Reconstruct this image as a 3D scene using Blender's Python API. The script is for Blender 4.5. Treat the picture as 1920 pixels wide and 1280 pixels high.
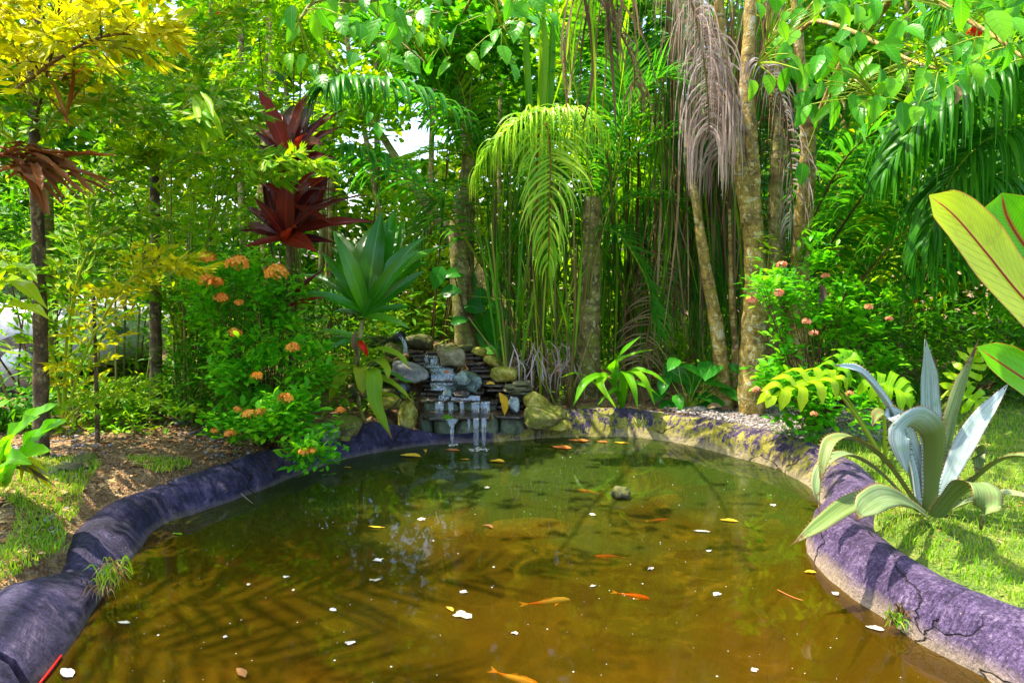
import bpy, bmesh, math, random
import numpy as np
from mathutils import Vector, Matrix, noise

for o in list(bpy.data.objects):
    bpy.data.objects.remove(o)
SC = bpy.context.scene
COL = SC.collection
rng = np.random.default_rng(7)
random.seed(7)

# ------------------------------------------------------------------ camera, sky, sun, exposure
PITCH = math.radians(7.1)
CAM = np.array([0.0, 0.0, 1.55])
cam_data = bpy.data.cameras.new('camera')
cam_data.lens = 24.0
cam_data.sensor_width = 36.0
cam_data.clip_end = 400
cam = bpy.data.objects.new('camera', cam_data)
COL.objects.link(cam)
cam.location = CAM
cam.rotation_euler = (math.radians(90) - PITCH, 0, 0)
SC.camera = cam

SUN_TO = Vector((-0.40, 0.09, 0.90)).normalized()      # direction from the scene towards the sun
sun_el = math.asin(SUN_TO.z)
world = bpy.data.worlds.new('World')
SC.world = world
world.use_nodes = True
wn = world.node_tree.nodes
sky = wn.new('ShaderNodeTexSky')
sky.sky_type = 'NISHITA'
sky.sun_disc = False
sky.sun_elevation = sun_el
sky.sun_rotation = math.atan2(SUN_TO.x, SUN_TO.y)
sky.air_density = 1.0
sky.dust_density = 2.5
wn['Background'].inputs['Strength'].default_value = 0.15
world.node_tree.links.new(sky.outputs[0], wn['Background'].inputs['Color'])
sl = bpy.data.lights.new('sun', 'SUN')
sl.energy = 3.5
sl.angle = math.radians(0.55)
sl.color = (1.0, 0.9, 0.74)
so = bpy.data.objects.new('sun', sl)
COL.objects.link(so)
so.rotation_euler = (-SUN_TO).to_track_quat('-Z', 'Y').to_euler()
SC.view_settings.view_transform = 'Standard'
SC.view_settings.look = 'None'
SC.view_settings.gamma = 1
SC.view_settings.use_curve_mapping = False
SC.view_settings.exposure = 1.95
SC.render.engine = 'CYCLES'
cy = SC.cycles
cy.max_bounces = 7
cy.diffuse_bounces = 4
cy.glossy_bounces = 3
cy.transmission_bounces = 5
cy.transparent_max_bounces = 10
cy.use_denoising = True
cy.sample_clamp_indirect = 6
cy.caustics_reflective = False
cy.caustics_refractive = False

# ------------------------------------------------------------------ layout helpers
F_ = np.array([0, math.cos(PITCH), -math.sin(PITCH)])
U_ = np.array([0, math.sin(PITCH), math.cos(PITCH)])
def ray(px, py):
    return F_ + np.array([1.0, 0, 0]) * (px - 960) / 1280 + U_ * (640 - py) / 1280
def P(px, py, d):
    r = ray(px, py)
    return CAM + r * (d / r[1])
def G(px, py, z=0.0):
    r = ray(px, py)
    return CAM + r * ((z - CAM[2]) / r[2])
def PX(n, d):
    return n / 1280.0 * d
def unit(v):
    v = np.asarray(v, float)
    return v / np.maximum(np.linalg.norm(v, axis=-1, keepdims=True), 1e-9)
def smooth_path(pts, n):
    pts = np.asarray(pts, float)
    k = len(pts)
    if k == 2:
        t = np.linspace(0, 1, n)[:, None]
        return pts[0] * (1 - t) + pts[1] * t
    q = np.vstack([2 * pts[0] - pts[1], pts, 2 * pts[-1] - pts[-2]])
    t = np.linspace(0, k - 1 - 1e-6, n)
    i = t.astype(int); f = (t - i)[:, None]
    p0, p1, p2, p3 = q[i], q[i + 1], q[i + 2], q[i + 3]
    return 0.5 * (2 * p1 + (p2 - p0) * f + (2 * p0 - 5 * p1 + 4 * p2 - p3) * f ** 2 + (3 * p1 - p0 - 3 * p2 + p3) * f ** 3)
def interp(a, n):
    a = np.asarray(a, float)
    return np.interp(np.linspace(0, 1, n), np.linspace(0, 1, len(a)), a)

# ------------------------------------------------------------------ mesh building
class MB:
    def __init__(s):
        s.V = []; s.F = []; s.A = []; s.n = 0
    def add(s, V, F, A=None):
        V = np.asarray(V, float)
        if A is None:
            A = np.zeros((len(V), 3)); A[:, 2] = rng.random()
        s.V.append(V); s.A.append(A)
        for f in (F if isinstance(F, list) else [F]):
            s.F.append(np.asarray(f, int) + s.n)
        s.n += len(V)
        return s
    def build(s, name, mat, parent=None, org=None, smooth=True, kind=None, flip=False):
        me = bpy.data.meshes.new(name)
        V = np.vstack(s.V); A = np.vstack(s.A)
        if org is not None:
            V = V - np.asarray(org)
        nl = sum(f.size for f in s.F); nf = sum(len(f) for f in s.F)
        me.vertices.add(len(V)); me.loops.add(nl); me.polygons.add(nf)
        me.vertices.foreach_set('co', V.astype(np.float32).ravel())
        me.loops.foreach_set('vertex_index', np.concatenate([f.ravel() for f in s.F]).astype(np.int32))
        tot = np.concatenate([np.full(len(f), f.shape[1]) for f in s.F])
        st = np.concatenate([[0], np.cumsum(tot)[:-1]])
        me.polygons.foreach_set('loop_start', st.astype(np.int32))
        me.polygons.foreach_set('use_smooth', np.full(nf, smooth))
        at = me.attributes.new('luv', 'FLOAT_VECTOR', 'POINT')
        at.data.foreach_set('vector', A.astype(np.float32).ravel())
        me.update(calc_edges=True)
        if flip: me.flip_normals()
        me.materials.append(mat)
        o = bpy.data.objects.new(name, me)
        COL.objects.link(o)
        if parent is not None:
            o.parent = parent
        elif org is not None:
            o.location = org
        if kind:
            o['kind'] = kind
        return o

def tag(o, label, cat, group=None, kind=None):
    if label: o['label'] = label
    if cat: o['category'] = cat
    if group: o['group'] = group
    if kind: o['kind'] = kind
    return o
def thing(name, label, cat, loc=(0, 0, 0), group=None):
    o = bpy.data.objects.new(name, None)
    o.empty_display_size = 0.1
    COL.objects.link(o)
    o.location = loc
    return tag(o, label, cat, group)

def grid_faces(r, c, wrap=False):
    i = np.arange(r - 1)[:, None]; cc = c if wrap else c - 1
    j = np.arange(cc)[None, :]; j2 = (j + 1) % c
    return np.stack([i * c + j, i * c + j2, (i + 1) * c + j2, (i + 1) * c + j], -1).reshape(-1, 4)

def ribbon(path, width, up=(0, 0, 1), cols=3, fold=0.25, thick=0.0, rnd=None, wav=0.0, side=None):
    """leaf blade along a path; width = half widths; fold lifts the edges"""
    path = np.asarray(path, float); n = len(path)
    T = unit(np.gradient(path, axis=0))
    if side is None:
        S = unit(np.cross(T, np.broadcast_to(np.asarray(up, float), T.shape)))
    else:
        side = np.broadcast_to(np.asarray(side, float), T.shape)
        S = unit(side - T * np.sum(side * T, 1, keepdims=True))
    N = np.cross(S, T)
    w = np.asarray(width)[:, None, None]
    c = np.linspace(-1, 1, cols)[None, :, None]
    V = path[:, None] + S[:, None] * w * c * math.cos(fold) + N[:, None] * w * np.abs(c) ** 1.4 * math.sin(fold)
    if wav:
        ph = rng.random() * 6
        V = V + N[:, None] * (np.abs(c) ** 2) * w * wav * np.sin(np.linspace(0, 22, n)[:, None, None] + ph + c * 1.5)
    A = np.zeros((n, cols, 3))
    A[..., 0] = c[..., 0]; A[..., 1] = np.linspace(0, 1, n)[:, None]; A[..., 2] = rng.random() if rnd is None else rnd
    F = grid_faces(n, cols)
    V = V.reshape(-1, 3); A = A.reshape(-1, 3)
    if thick:
        lo = V - np.repeat(N, cols, 0) * thick * (1 - 0.85 * np.abs(A[:, :1]))
        k = len(V)
        V = np.vstack([V, lo]); A2 = A.copy(); A2[:, 0] = np.where(np.abs(A2[:, 0]) < 1e-6, 0, A2[:, 0]); A = np.vstack([A, A2])
        i = np.arange(n - 1) * cols
        e1 = np.stack([i, i + cols, i + cols + k, i + k], 1); j = i + cols - 1
        e2 = np.stack([j + cols, j, j + k, j + cols + k], 1)
        F = np.vstack([F, F[:, ::-1] + k, e1, e2])
    return V, F, A

def tube(path, rad, n=8, bump=0.0, cap=True):
    path = np.asarray(path, float); m = len(path)
    rad = interp(rad, m) if len(np.atleast_1d(rad)) != m else np.asarray(rad, float)
    T = unit(np.gradient(path, axis=0))
    ref = np.array([0.0, 0.0, 1.0]) if abs(T[0][2]) < 0.9 else np.array([1.0, 0, 0])
    S = []; s = unit(np.cross(T[0], ref))
    for t in T:
        s = unit(s - t * np.dot(s, t)); S.append(s)
    S = np.array(S); B = np.cross(T, S)
    a = np.linspace(0, 2 * math.pi, n, endpoint=False)
    r = rad[:, None] * np.ones((m, n))
    if bump:
        r = r * (1 + bump * (rng.random((m, n)) - 0.5))
    V = path[:, None] + S[:, None] * (np.cos(a)[None, :, None] * r[..., None]) + B[:, None] * (np.sin(a)[None, :, None] * r[..., None])
    A = np.zeros((m, n, 3)); A[..., 0] = a / 6.283; A[..., 1] = np.linspace(0, 1, m)[:, None]; A[..., 2] = rng.random()
    F = [grid_faces(m, n, True)]
    if cap:
        F.append(np.arange(n)[::-1][None, :]); F.append((np.arange(n) + (m - 1) * n)[None, :])
    return V.reshape(-1, 3), F, A.reshape(-1, 3)

def leaf_template(L=1.0, W=0.3, rows=6, cols=3, arch=0.25, fold=0.3, shape='ovate', petiole=0.0):
    t = np.linspace(0, 1, rows)
    if shape == 'ovate':
        w = np.sin(np.pi * t ** 0.72) ** 0.85
    elif shape == 'lance':
        w = np.sin(np.pi * t ** 0.9) ** 0.9
    elif shape == 'obo':
        w = np.sin(np.pi * t ** 1.25) ** 0.8
    else:
        w = np.minimum(1, t * 6) * np.minimum(1, (1 - t) * 2.5) ** .8
    w = np.maximum(w, 0.03); w[-1] = 0.01
    ang = -arch * t
    y = np.concatenate([[0], np.cumsum(np.cos(ang[:-1] * 2))]) / (rows - 1)
    z = np.concatenate([[0], np.cumsum(np.sin(ang[:-1] * 2))]) / (rows - 1)
    path = np.stack([np.zeros(rows), y * L, z * L], 1)
    V, F, A = ribbon(path, w * W / 2, cols=cols, fold=fold, rnd=0.0)
    return V, F, A
def fishtail_template():
    # wedge leaflet with a ragged, bitten far edge
    k = 7
    x = np.linspace(-0.42, 0.55, k)
    far = np.array([0.72, 0.95, 0.8, 1.02, 0.78, 0.9, 0.55])
    V = [[0, 0, 0]]
    for i in range(k):
        V.append([x[i] * 0.5, far[i] * 0.55, -0.03 + 0.03 * (i % 2)])
    for i in range(k):
        V.append([x[i], far[i], -0.12 + 0.05 * (i % 2)])
    for i in range(k - 1):
        V.append([(x[i] + x[i + 1]) / 2 , min(far[i], far[i + 1]) * 0.86, -0.1])
    V = np.array(V, float)
    tri = []; 
    for i in range(k - 1):
        tri.append([0, i + 2, i + 1])
        a, b, m = 1 + i, 2 + i, 1 + 2 * k + i
        tri += [[a, b, m], [a, m, a + k], [b, b + k, m]]
    A = np.zeros((len(V), 3)); A[:, 0] = V[:, 0] * 2 * 0 + 0.5; A[:, 1] = V[:, 1]
    return V, np.array(tri), A

def basis(d, up=(0, 0, 1), roll=None):
    d = unit(d)
    up = np.broadcast_to(np.asarray(up, float), d.shape)
    bad = np.abs(np.sum(d * up, -1, keepdims=True)) > 0.985
    up = np.where(bad, np.array([0.3, -1.0, 0.1]), up)
    x = unit(np.cross(d, up)); z = np.cross(x, d)
    if roll is not None:
        c, s = np.cos(roll)[:, None], np.sin(roll)[:, None]
        x, z = x * c + z * s, z * c - x * s
    return np.stack([x, d, z], -1)       # columns
def scatter(mb, tpl, pos, B, sc, rnd=None):
    V, F, A = tpl; n = len(pos)
    if n == 0: return
    sc = np.asarray(sc, float)
    if sc.ndim == 1: sc = sc[:, None].repeat(3, 1)
    W = np.einsum('nij,nvj->nvi', B, V[None] * sc[:, None, :]) + pos[:, None, :]
    AA = np.broadcast_to(A[None], (n,) + A.shape).copy()
    AA[..., 2] = (rng.random(n) if rnd is None else rnd)[:, None]
    FF = (F[None] + (np.arange(n) * len(V))[:, None, None]).reshape(-1, F.shape[1])
    mb.add(W.reshape(-1, 3), FF, AA.reshape(-1, 3))

# ------------------------------------------------------------------ materials
def new_mat(name):
    m = bpy.data.materials.new(name); m.use_nodes = True
    nt = m.node_tree
    for n in list(nt.nodes): nt.nodes.remove(n)
    return m, nt
class N:
    """tiny node helper"""
    def __init__(s, nt): s.nt = nt
    def __call__(s, kind, ins=None, **kw):
        n = s.nt.nodes.new(kind)
        for k, v in kw.items(): setattr(n, k, v)
        for k, v in (ins or {}).items():
            sock = n.inputs[k]
            if isinstance(v, bpy.types.NodeSocket): s.nt.links.new(v, sock)
            else:
                if hasattr(sock, 'default_value'):
                    if isinstance(v, (tuple, list)) and len(v) == 3 and sock.type == 'RGBA': v = (*v, 1)
                    sock.default_value = v
        return n
    def math(s, op, a, b=0.0, c=None, clamp=False):
        ins = {0: a, 1: b}
        if c is not None: ins[2] = c
        n = s('ShaderNodeMath', ins, operation=op); n.use_clamp = clamp
        return n.outputs[0]
    def mix(s, f, a, b):
        n = s('ShaderNodeMix', None, data_type='RGBA')
        for sock, v in ((n.inputs[0], f), (n.inputs[6], a), (n.inputs[7], b)):
            if isinstance(v, bpy.types.NodeSocket): s.nt.links.new(v, sock)
            else: sock.default_value = (*v, 1) if isinstance(v, tuple) and len(v) == 3 else v
        return n.outputs[2]
    def ramp(s, f, stops, interp='LINEAR'):
        n = s('ShaderNodeValToRGB', {0: f}); cr = n.color_ramp; cr.interpolation = interp
        while len(cr.elements) < len(stops): cr.elements.new(0.5)
        for e, (p, c) in zip(cr.elements, stops):
            e.position = p; e.color = (*c, 1) if isinstance(c, tuple) else (c, c, c, 1)
        return n.outputs[0]
    def noise(s, scale, vec=None, detail=4, rough=0.55, dist=0.0):
        ins = {'Scale': scale, 'Detail': detail, 'Roughness': rough, 'Distortion': dist}
        if vec is not None: ins['Vector'] = vec
        return s('ShaderNodeTexNoise', ins).outputs[0]
    def obj(s): return s('ShaderNodeTexCoord').outputs['Object']
    def geo(s): return s('ShaderNodeNewGeometry').outputs['Position']
    def out(s, shader, disp=None):
        o = s('ShaderNodeOutputMaterial', {0: shader})
        return o
    def bump(s, h, strength=0.4, dist=0.01):
        return s('ShaderNodeBump', {'Height': h, 'Strength': strength, 'Distance': dist}).outputs[0]

def leaf_mat(name, cols, trans=0.5, tboost=(1.7, 1.5, 0.5), rough=0.45, rib=None, ribw=0.06, veins=0.0, edge=None, tip=None, spec=0.2, stain=None, stripe=0.0):
    cols = [(c_[0] * 1.45, c_[1] * 1.22, c_[2] * .6) if c_[1] > 1.5 * c_[0] else c_ for c_ in cols]
    m, nt = new_mat(name); n = N(nt)
    a = n('ShaderNodeAttribute', attribute_name='luv').outputs['Vector']
    sp = n('ShaderNodeSeparateXYZ', {0: a}); u, v, r = sp.outputs
    oi = n('ShaderNodeObjectInfo').outputs['Random']
    rr = n.math('FRACT', n.math('ADD', r, oi))
    nz = n.noise(2.3, n.geo(), 2)
    f = n.math('ADD', n.math('MULTIPLY', rr, 0.8), n.math('MULTIPLY', n.math('SUBTRACT', nz, 0.4), 1.1), clamp=True)
    k = len(cols)
    c = n.ramp(f, [(i / (k - 1) if k > 1 else 0, cc) for i, cc in enumerate(cols)])
    fine = n.noise(60, n.geo(), 3)
    c = n.mix(n.math('MULTIPLY', fine, 0.3), c, n.mix(0.5, c, (0.02, 0.03, 0.005)))
    au = n.math('ABSOLUTE', u)
    if stripe:
        sn = n.noise(1.0, n('ShaderNodeCombineXYZ', {0: n.math('MULTIPLY', u, 9.0), 1: n.math('MULTIPLY', v, 1.6), 2: n.math('MULTIPLY', r, 20.0)}).outputs[0], 5, .65)
        c = n.mix(n.math('MULTIPLY', n.ramp(sn, [(0.42, 1.0), (0.56, 0.0)]), stripe), c, tuple(x * .42 for x in cols[0]))
        sp2 = n.noise(45, n.geo(), 3, .7); c = n.mix(n.ramp(sp2, [(0.66, 0.0), (0.74, .6)]), c, (.3, .2, .08))
    bump = None
    if stain:
        sf = n.ramp(n.noise(14, n.geo(), 4, 0.7), [(0.55, 0.0), (0.68, 0.8)])
        c = n.mix(sf, c, stain)
    if veins:
        wv = n.math('SINE', n.math('ADD', n.math('MULTIPLY', v, veins), n.math('MULTIPLY', au, -veins * 0.22)))
        vf = n.math('MULTIPLY', n.math('POWER', n.math('ABSOLUTE', wv), 6.0), 0.14)
        c = n.mix(vf, c, tuple(min(1, x * 1.7 + 0.02) for x in cols[-1]))
        bump = n.bump(wv, 0.12, 0.003)
    if rib:
        rf = n.math('LESS_THAN', au, ribw)
        rf = n.ramp(au, [(ribw * 0.4, 0.9), (ribw * 1.6, 0.0)])
        c = n.mix(rf, c, rib)
    if edge:
        c = n.mix(n.ramp(au, [(0.93, 0.0), (0.985, 0.8)]), c, edge)
    if tip:
        tf = n.ramp(n.math('ADD', v, n.math('MULTIPLY', n.math('SUBTRACT', fine, 0.5), 0.3)), [(0.88, 0.0), (0.97, 1.0)])
        c = n.mix(tf, c, tip)
    tc = n('ShaderNodeVectorMath', {0: c, 1: tboost}, operation='MULTIPLY').outputs[0]
    ins = {'Base Color': c, 'Roughness': rough, 'Specular IOR Level': spec}
    if bump is not None: ins['Normal'] = bump
    pr = n('ShaderNodeBsdfPrincipled', ins)
    if trans > 0:
        tr = n('ShaderNodeBsdfTranslucent', {'Color': tc})
        sh = n('ShaderNodeMixShader', {0: trans, 1: pr.outputs[0], 2: tr.outputs[0]}).outputs[0]
    else:
        sh = pr.outputs[0]
    n.out(sh)
    return m

def solid_mat(name, stops, scale=6, rough=0.7, bump=0.9, bdist=0.018, spec=0.4, detail=6, dist=0.6, moss=None, moss_at=0.55, metallic=0, spots=None):
    m, nt = new_mat(name); n = N(nt)
    g = n.geo()
    nz = n.noise(scale, g, detail, 0.62, dist)
    nz = n.math('ADD', n.math('MULTIPLY', n.math('SUBTRACT', nz, 0.5), 1.7), 0.5)
    c = n.ramp(nz, stops)
    fine = n.noise(scale * 9, g, 5, 0.7)
    c = n.mix(n.ramp(fine, [(0.35, 0.55), (0.6, 0.0)]), c, tuple(x * 0.45 for x in stops[0][1]))
    if moss:
        nrm = n('ShaderNodeSeparateXYZ', {0: n('ShaderNodeNewGeometry').outputs['Normal']}).outputs[2]
        mf = n.ramp(n.math('ADD', n.noise(scale * 0.8, g, 5, 0.7), n.math('MULTIPLY', nrm, 0.12)), [(moss_at, 0.0), (moss_at + 0.1, 0.9)])
        c = n.mix(mf, c, n.mix(n.noise(scale * 5, g), moss, tuple(x * 0.35 for x in moss)))
    if spots:
        sn = n.noise(26, n('ShaderNodeMapping', {'Vector': g, 'Scale': (1.0, 1.0, 0.7)}).outputs[0], 4, .65)
        c = n.mix(n.ramp(sn, [(0.57, 0.0), (0.61, .85)]), c, spots)
        c = n.mix(n.ramp(n.noise(5, n('ShaderNodeMapping', {'Vector': g, 'Scale': (1.0, 1.0, 5.0)}).outputs[0], 3), [(0.36, .55), (0.46, 0.0)]), c, (.05, .035, .012))
    h = n.math('ADD', nz, n.math('MULTIPLY', fine, 0.35))
    ins = {'Base Color': c, 'Roughness': rough, 'Specular IOR Level': spec, 'Normal': n.bump(h, bump, bdist), 'Metallic': metallic}
    n.out(n('ShaderNodeBsdfPrincipled', ins).outputs[0])
    return m

M = {}
M['green'] = leaf_mat('green leaf', [(0.018, 0.12, 0.008), (0.035, 0.2, 0.010), (0.09, 0.3, 0.012)])
M['lime'] = leaf_mat('lime leaf', [(0.06, 0.26, 0.008), (0.14, 0.38, 0.008), (0.26, 0.46, 0.01)])
M['fishgreen'] = leaf_mat('fishtail green leaf', [(0.03, 0.17, 0.008), (0.09, 0.28, 0.008), (0.3, 0.4, 0.012)], rough=0.5)
M['fishyellow'] = leaf_mat('fishtail yellow leaf', [(0.3, 0.42, 0.008), (0.66, 0.66, 0.008), (0.85, 0.78, 0.01)], rough=0.5, stain=(0.4, 0.2, 0.01), tboost=(1.2, 1.2, 0.4), trans=.55)
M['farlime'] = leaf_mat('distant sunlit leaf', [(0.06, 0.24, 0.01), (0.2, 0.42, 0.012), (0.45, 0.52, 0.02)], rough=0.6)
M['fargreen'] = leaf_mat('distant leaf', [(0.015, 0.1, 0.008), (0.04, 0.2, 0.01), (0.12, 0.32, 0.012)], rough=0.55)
M['palm'] = leaf_mat('palm leaflet', [(0.012, 0.1, 0.016), (0.02, 0.16, 0.018), (0.05, 0.24, 0.015)], rough=0.33, rib=(0.1, 0.3, 0.02), ribw=0.12)
M['palmhero'] = leaf_mat('glossy palm leaflet', [(0.015, 0.15, 0.03), (0.03, 0.22, 0.035), (0.07, 0.3, 0.03)], rough=0.3, rib=(0.1, 0.3, 0.02), ribw=0.12)
M['palmlight'] = leaf_mat('pale palm leaflet', [(0.08, 0.3, 0.02), (0.17, 0.42, 0.03), (0.34, 0.55, 0.08)], rough=0.35, trans=0.35, rib=(0.4, 0.6, 0.08), ribw=0.12)
M['palmmid'] = leaf_mat('mid palm leaflet', [(0.03, 0.18, 0.012), (0.08, 0.3, 0.012), (0.2, 0.42, 0.015)], rough=0.38, rib=(0.2, 0.4, 0.02), ribw=0.12)
M['rust'] = leaf_mat('rust brown leaflet', [(0.12, 0.035, 0.015), (0.3, 0.11, 0.035), (0.45, 0.26, 0.12)], trans=0.3, tboost=(1.3, 1, .6), rough=0.6)
M['dead'] = leaf_mat('dead grey leaflet', [(0.26, 0.17, 0.13), (0.48, 0.37, 0.33), (0.62, 0.53, 0.5)], trans=0.35, tboost=(1, .9, .8), rough=0.7)
M['deadbrown'] = leaf_mat('dead brown leaflet', [(0.07, 0.045, 0.02), (0.2, 0.13, 0.06), (0.36, 0.27, 0.13)], trans=0.2, tboost=(1.2, 1, .6), rough=0.7)
M['broad'] = leaf_mat('broad leaf', [(0.02, 0.16, 0.01), (0.04, 0.27, 0.014), (0.12, 0.38, 0.015)], rough=0.33, rib=(0.16, 0.42, 0.05), ribw=0.05, veins=34)
M['broaddark'] = leaf_mat('dark broad leaf', [(0.015, 0.15, 0.025), (0.022, 0.2, 0.03), (0.04, 0.27, 0.03)], rough=0.3, rib=(0.1, 0.35, 0.05), ribw=0.05, veins=30)
M['strapgreen'] = leaf_mat('strap leaf', [(0.02, 0.17, 0.015), (0.04, 0.26, 0.015), (0.12, 0.38, 0.015)], stripe=.3, rough=0.27, rib=(0.1, 0.38, 0.05), ribw=0.06, spec=0.6)
M['strapyellow'] = leaf_mat('yellowing strap leaf', [(0.1, 0.34, 0.01), (0.3, 0.44, 0.012), (0.48, 0.5, 0.015)], rough=0.33, rib=(0.2, 0.45, 0.04), ribw=0.06, tip=(0.4, 0.16, 0.02), tboost=(1.3, 1.2, .4))
M['red'] = leaf_mat('dark red leaf', stripe=.35, cols=[(0.04, 0.007, 0.012), (0.11, 0.015, 0.014), (0.26, 0.04, 0.014)], rough=0.28, rib=(0.3, 0.03, 0.03), ribw=0.06, tboost=(2.6, 1.3, 0.7))
M['canna'] = leaf_mat('canna leaf', [(0.32, 0.5, 0.003), (0.42, 0.58, 0.004), (0.5, 0.62, 0.005)], stripe=.2, stain=(.3, .36, .01), rough=0.42, rib=(0.4, 0.12, 0.012), ribw=0.05, veins=120, edge=(0.5, 0.12, 0.02), trans=0.45)
M['cannagreen'] = leaf_mat('green canna leaf', [(0.05, 0.3, 0.01), (0.08, 0.36, 0.012), (0.1, 0.4, 0.012)], rough=0.33, rib=(0.3, 0.05, 0.02), ribw=0.06, veins=110, edge=(0.5, 0.2, 0.04), stripe=.3, trans=0.35)
M['curc'] = leaf_mat('ginger leaf', [(0.05, 0.3, 0.01), (0.1, 0.38, 0.01), (0.2, 0.46, 0.012)], rough=0.35, rib=(0.25, 0.5, 0.05), ribw=0.06, veins=70)
M['split'] = leaf_mat('split leaf', [(0.09, 0.34, 0.008), (0.2, 0.42, 0.008), (0.34, 0.5, 0.01)], rough=0.32, rib=(0.35, 0.5, 0.05), ribw=0.1)
M['petiole'] = leaf_mat('green stalk', [(0.09, 0.2, 0.01), (0.2, 0.32, 0.02), (0.3, 0.34, 0.03)], trans=0, rough=0.5)
M['cane'] = leaf_mat('cane', [(0.06, 0.09, 0.01), (0.16, 0.19, 0.03), (0.3, 0.22, 0.07)], trans=0, rough=0.6)
M['twig'] = leaf_mat('twig', [(0.05, 0.025, 0.012), (0.12, 0.07, 0.02), (0.2, 0.15, 0.04)], trans=0, rough=0.8)
M['grass'] = leaf_mat('grass blade', [(0.06, 0.22, 0.01), (0.15, 0.36, 0.015), (0.38, 0.46, 0.05)], rough=0.5, trans=0.35)
M['flower'] = leaf_mat('orange petal', [(0.85, 0.22, 0.03), (0.9, 0.33, 0.04), (0.95, 0.45, 0.05)], trans=0.3, tboost=(1, 1, 1), rough=0.6)
M['pinkflower'] = leaf_mat('salmon petal', [(0.8, 0.2, 0.1), (0.9, 0.3, 0.16), (0.9, 0.42, 0.25)], trans=0.3, tboost=(1, 1, 1), rough=0.6)
M['redflower'] = leaf_mat('red petal', [(0.7, 0.02, 0.01), (0.85, 0.05, 0.01)], trans=0.3, tboost=(1, 1, 1), rough=0.5)
M['petal'] = leaf_mat('pale petal', [(0.36, 0.34, 0.2), (0.55, 0.53, 0.42), (0.62, 0.62, 0.58)], trans=0.1, tboost=(1, 1, 1), rough=0.5)
M['litter'] = leaf_mat('dry litter', [(0.1, 0.035, 0.012), (0.32, 0.16, 0.05), (0.55, 0.38, 0.17)], trans=0.1, tboost=(1, 1, 1), rough=0.8)
M['yellowleaf'] = leaf_mat('fallen yellow leaf', [(0.7, 0.4, 0.02), (0.8, 0.5, 0.03)], trans=0.2, tboost=(1, 1, .5), rough=0.5, stain=(0.3, 0.12, 0.02))
M['orangeleaf'] = leaf_mat('fallen orange leaf', [(0.55, 0.14, 0.03), (0.6, 0.2, 0.04)], trans=0.1, tboost=(1, 1, .5), rough=0.5)
M['agave'] = leaf_mat('blue agave leaf', [(0.3, 0.4, 0.39), (0.4, 0.5, 0.5), (0.48, 0.57, 0.58)], trans=0.0, rough=0.55, edge=(0.2, 0.12, 0.07), stain=(0.2, 0.32, 0.22), stripe=.6)
M['agavegreen'] = leaf_mat('green agave leaf', [(0.1, 0.19, 0.07), (0.19, 0.28, 0.11), (0.28, 0.36, 0.17)], trans=0.05, rough=0.5, tip=(0.1, 0.04, 0.02), edge=(0.25, 0.1, 0.05), stripe=.6, stain=(.16, .16, .06))
M['agaveold'] = leaf_mat('green brown agave leaf', [(0.09, 0.14, 0.04), (0.15, 0.21, 0.06), (0.22, 0.29, 0.09)], trans=0.05, rough=0.5, tip=(0.1, 0.04, 0.02), edge=(0.25, 0.1, 0.03), stain=(0.26, 0.1, 0.03), stripe=.5)

M['bark_lichen'] = solid_mat('lichen bark', [(0.2, (0.09, 0.06, 0.015)), (0.42, (0.3, 0.2, 0.035)), (0.62, (0.46, 0.33, 0.06)), (0.8, (0.62, 0.58, 0.42))], scale=9, moss=(0.36, 0.3, 0.02), moss_at=0.56, bump=0.8, spots=(.52, .45, .22))
M['bark_palm'] = solid_mat('palm bark', [(0.25, (0.08, 0.06, 0.015)), (0.55, (0.24, 0.2, 0.05)), (0.75, (0.38, 0.34, 0.12))], scale=7, moss=(0.24, 0.28, 0.015), moss_at=0.52, bump=0.7, spots=(.4, .38, .16))
M['bark_dark'] = solid_mat('dark bark', [(0.3, (0.035, 0.02, 0.01)), (0.6, (0.13, 0.08, 0.035)), (0.8, (0.24, 0.18, 0.07))], scale=9, bump=0.8, spots=(.22, .2, .1))
M['rock_tan'] = solid_mat('tan mossy rock', [(0.3, (0.16, 0.13, 0.06)), (0.55, (0.34, 0.29, 0.15)), (0.75, (0.5, 0.46, 0.3))], scale=10, moss=(0.2, 0.22, 0.012), moss_at=0.62)
M['rock_moss'] = solid_mat('mossy rock', [(0.3, (0.1, 0.09, 0.02)), (0.55, (0.24, 0.21, 0.05)), (0.75, (0.36, 0.34, 0.12))], scale=12, moss=(0.22, 0.25, 0.01), moss_at=0.5)
M['rock_yellow'] = solid_mat('yellow lichen rock', [(0.3, (0.22, 0.17, 0.015)), (0.5, (0.42, 0.36, 0.03)), (0.72, (0.58, 0.52, 0.16))], scale=14, moss=(0.3, 0.33, 0.015), moss_at=0.55)
M['rock_grey'] = solid_mat('grey rock', [(0.3, (0.16, 0.15, 0.14)), (0.55, (0.3, 0.29, 0.26)), (0.75, (0.44, 0.42, 0.36))], scale=14, moss=(0.2, 0.2, 0.06), moss_at=0.66)
M['rock_wet'] = solid_mat('wet blue grey rock', [(0.3, (0.05, 0.08, 0.07)), (0.5, (0.14, 0.21, 0.2)), (0.7, (0.3, 0.38, 0.36))], scale=10, moss=(0.12, 0.14, 0.02), moss_at=0.62, rough=0.22, spec=0.7)
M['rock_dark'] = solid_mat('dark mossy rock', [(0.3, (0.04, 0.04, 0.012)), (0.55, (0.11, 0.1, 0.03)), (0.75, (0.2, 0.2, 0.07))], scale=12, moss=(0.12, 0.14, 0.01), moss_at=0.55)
M['slate'] = solid_mat('wet dark slate', [(0.3, (0.018, 0.012, 0.008)), (0.55, (0.06, 0.038, 0.02)), (0.72, (0.12, 0.085, 0.045)), (0.85, (0.12, 0.14, 0.03))], scale=12, rough=0.25, spec=0.7, bump=0.8)
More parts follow.
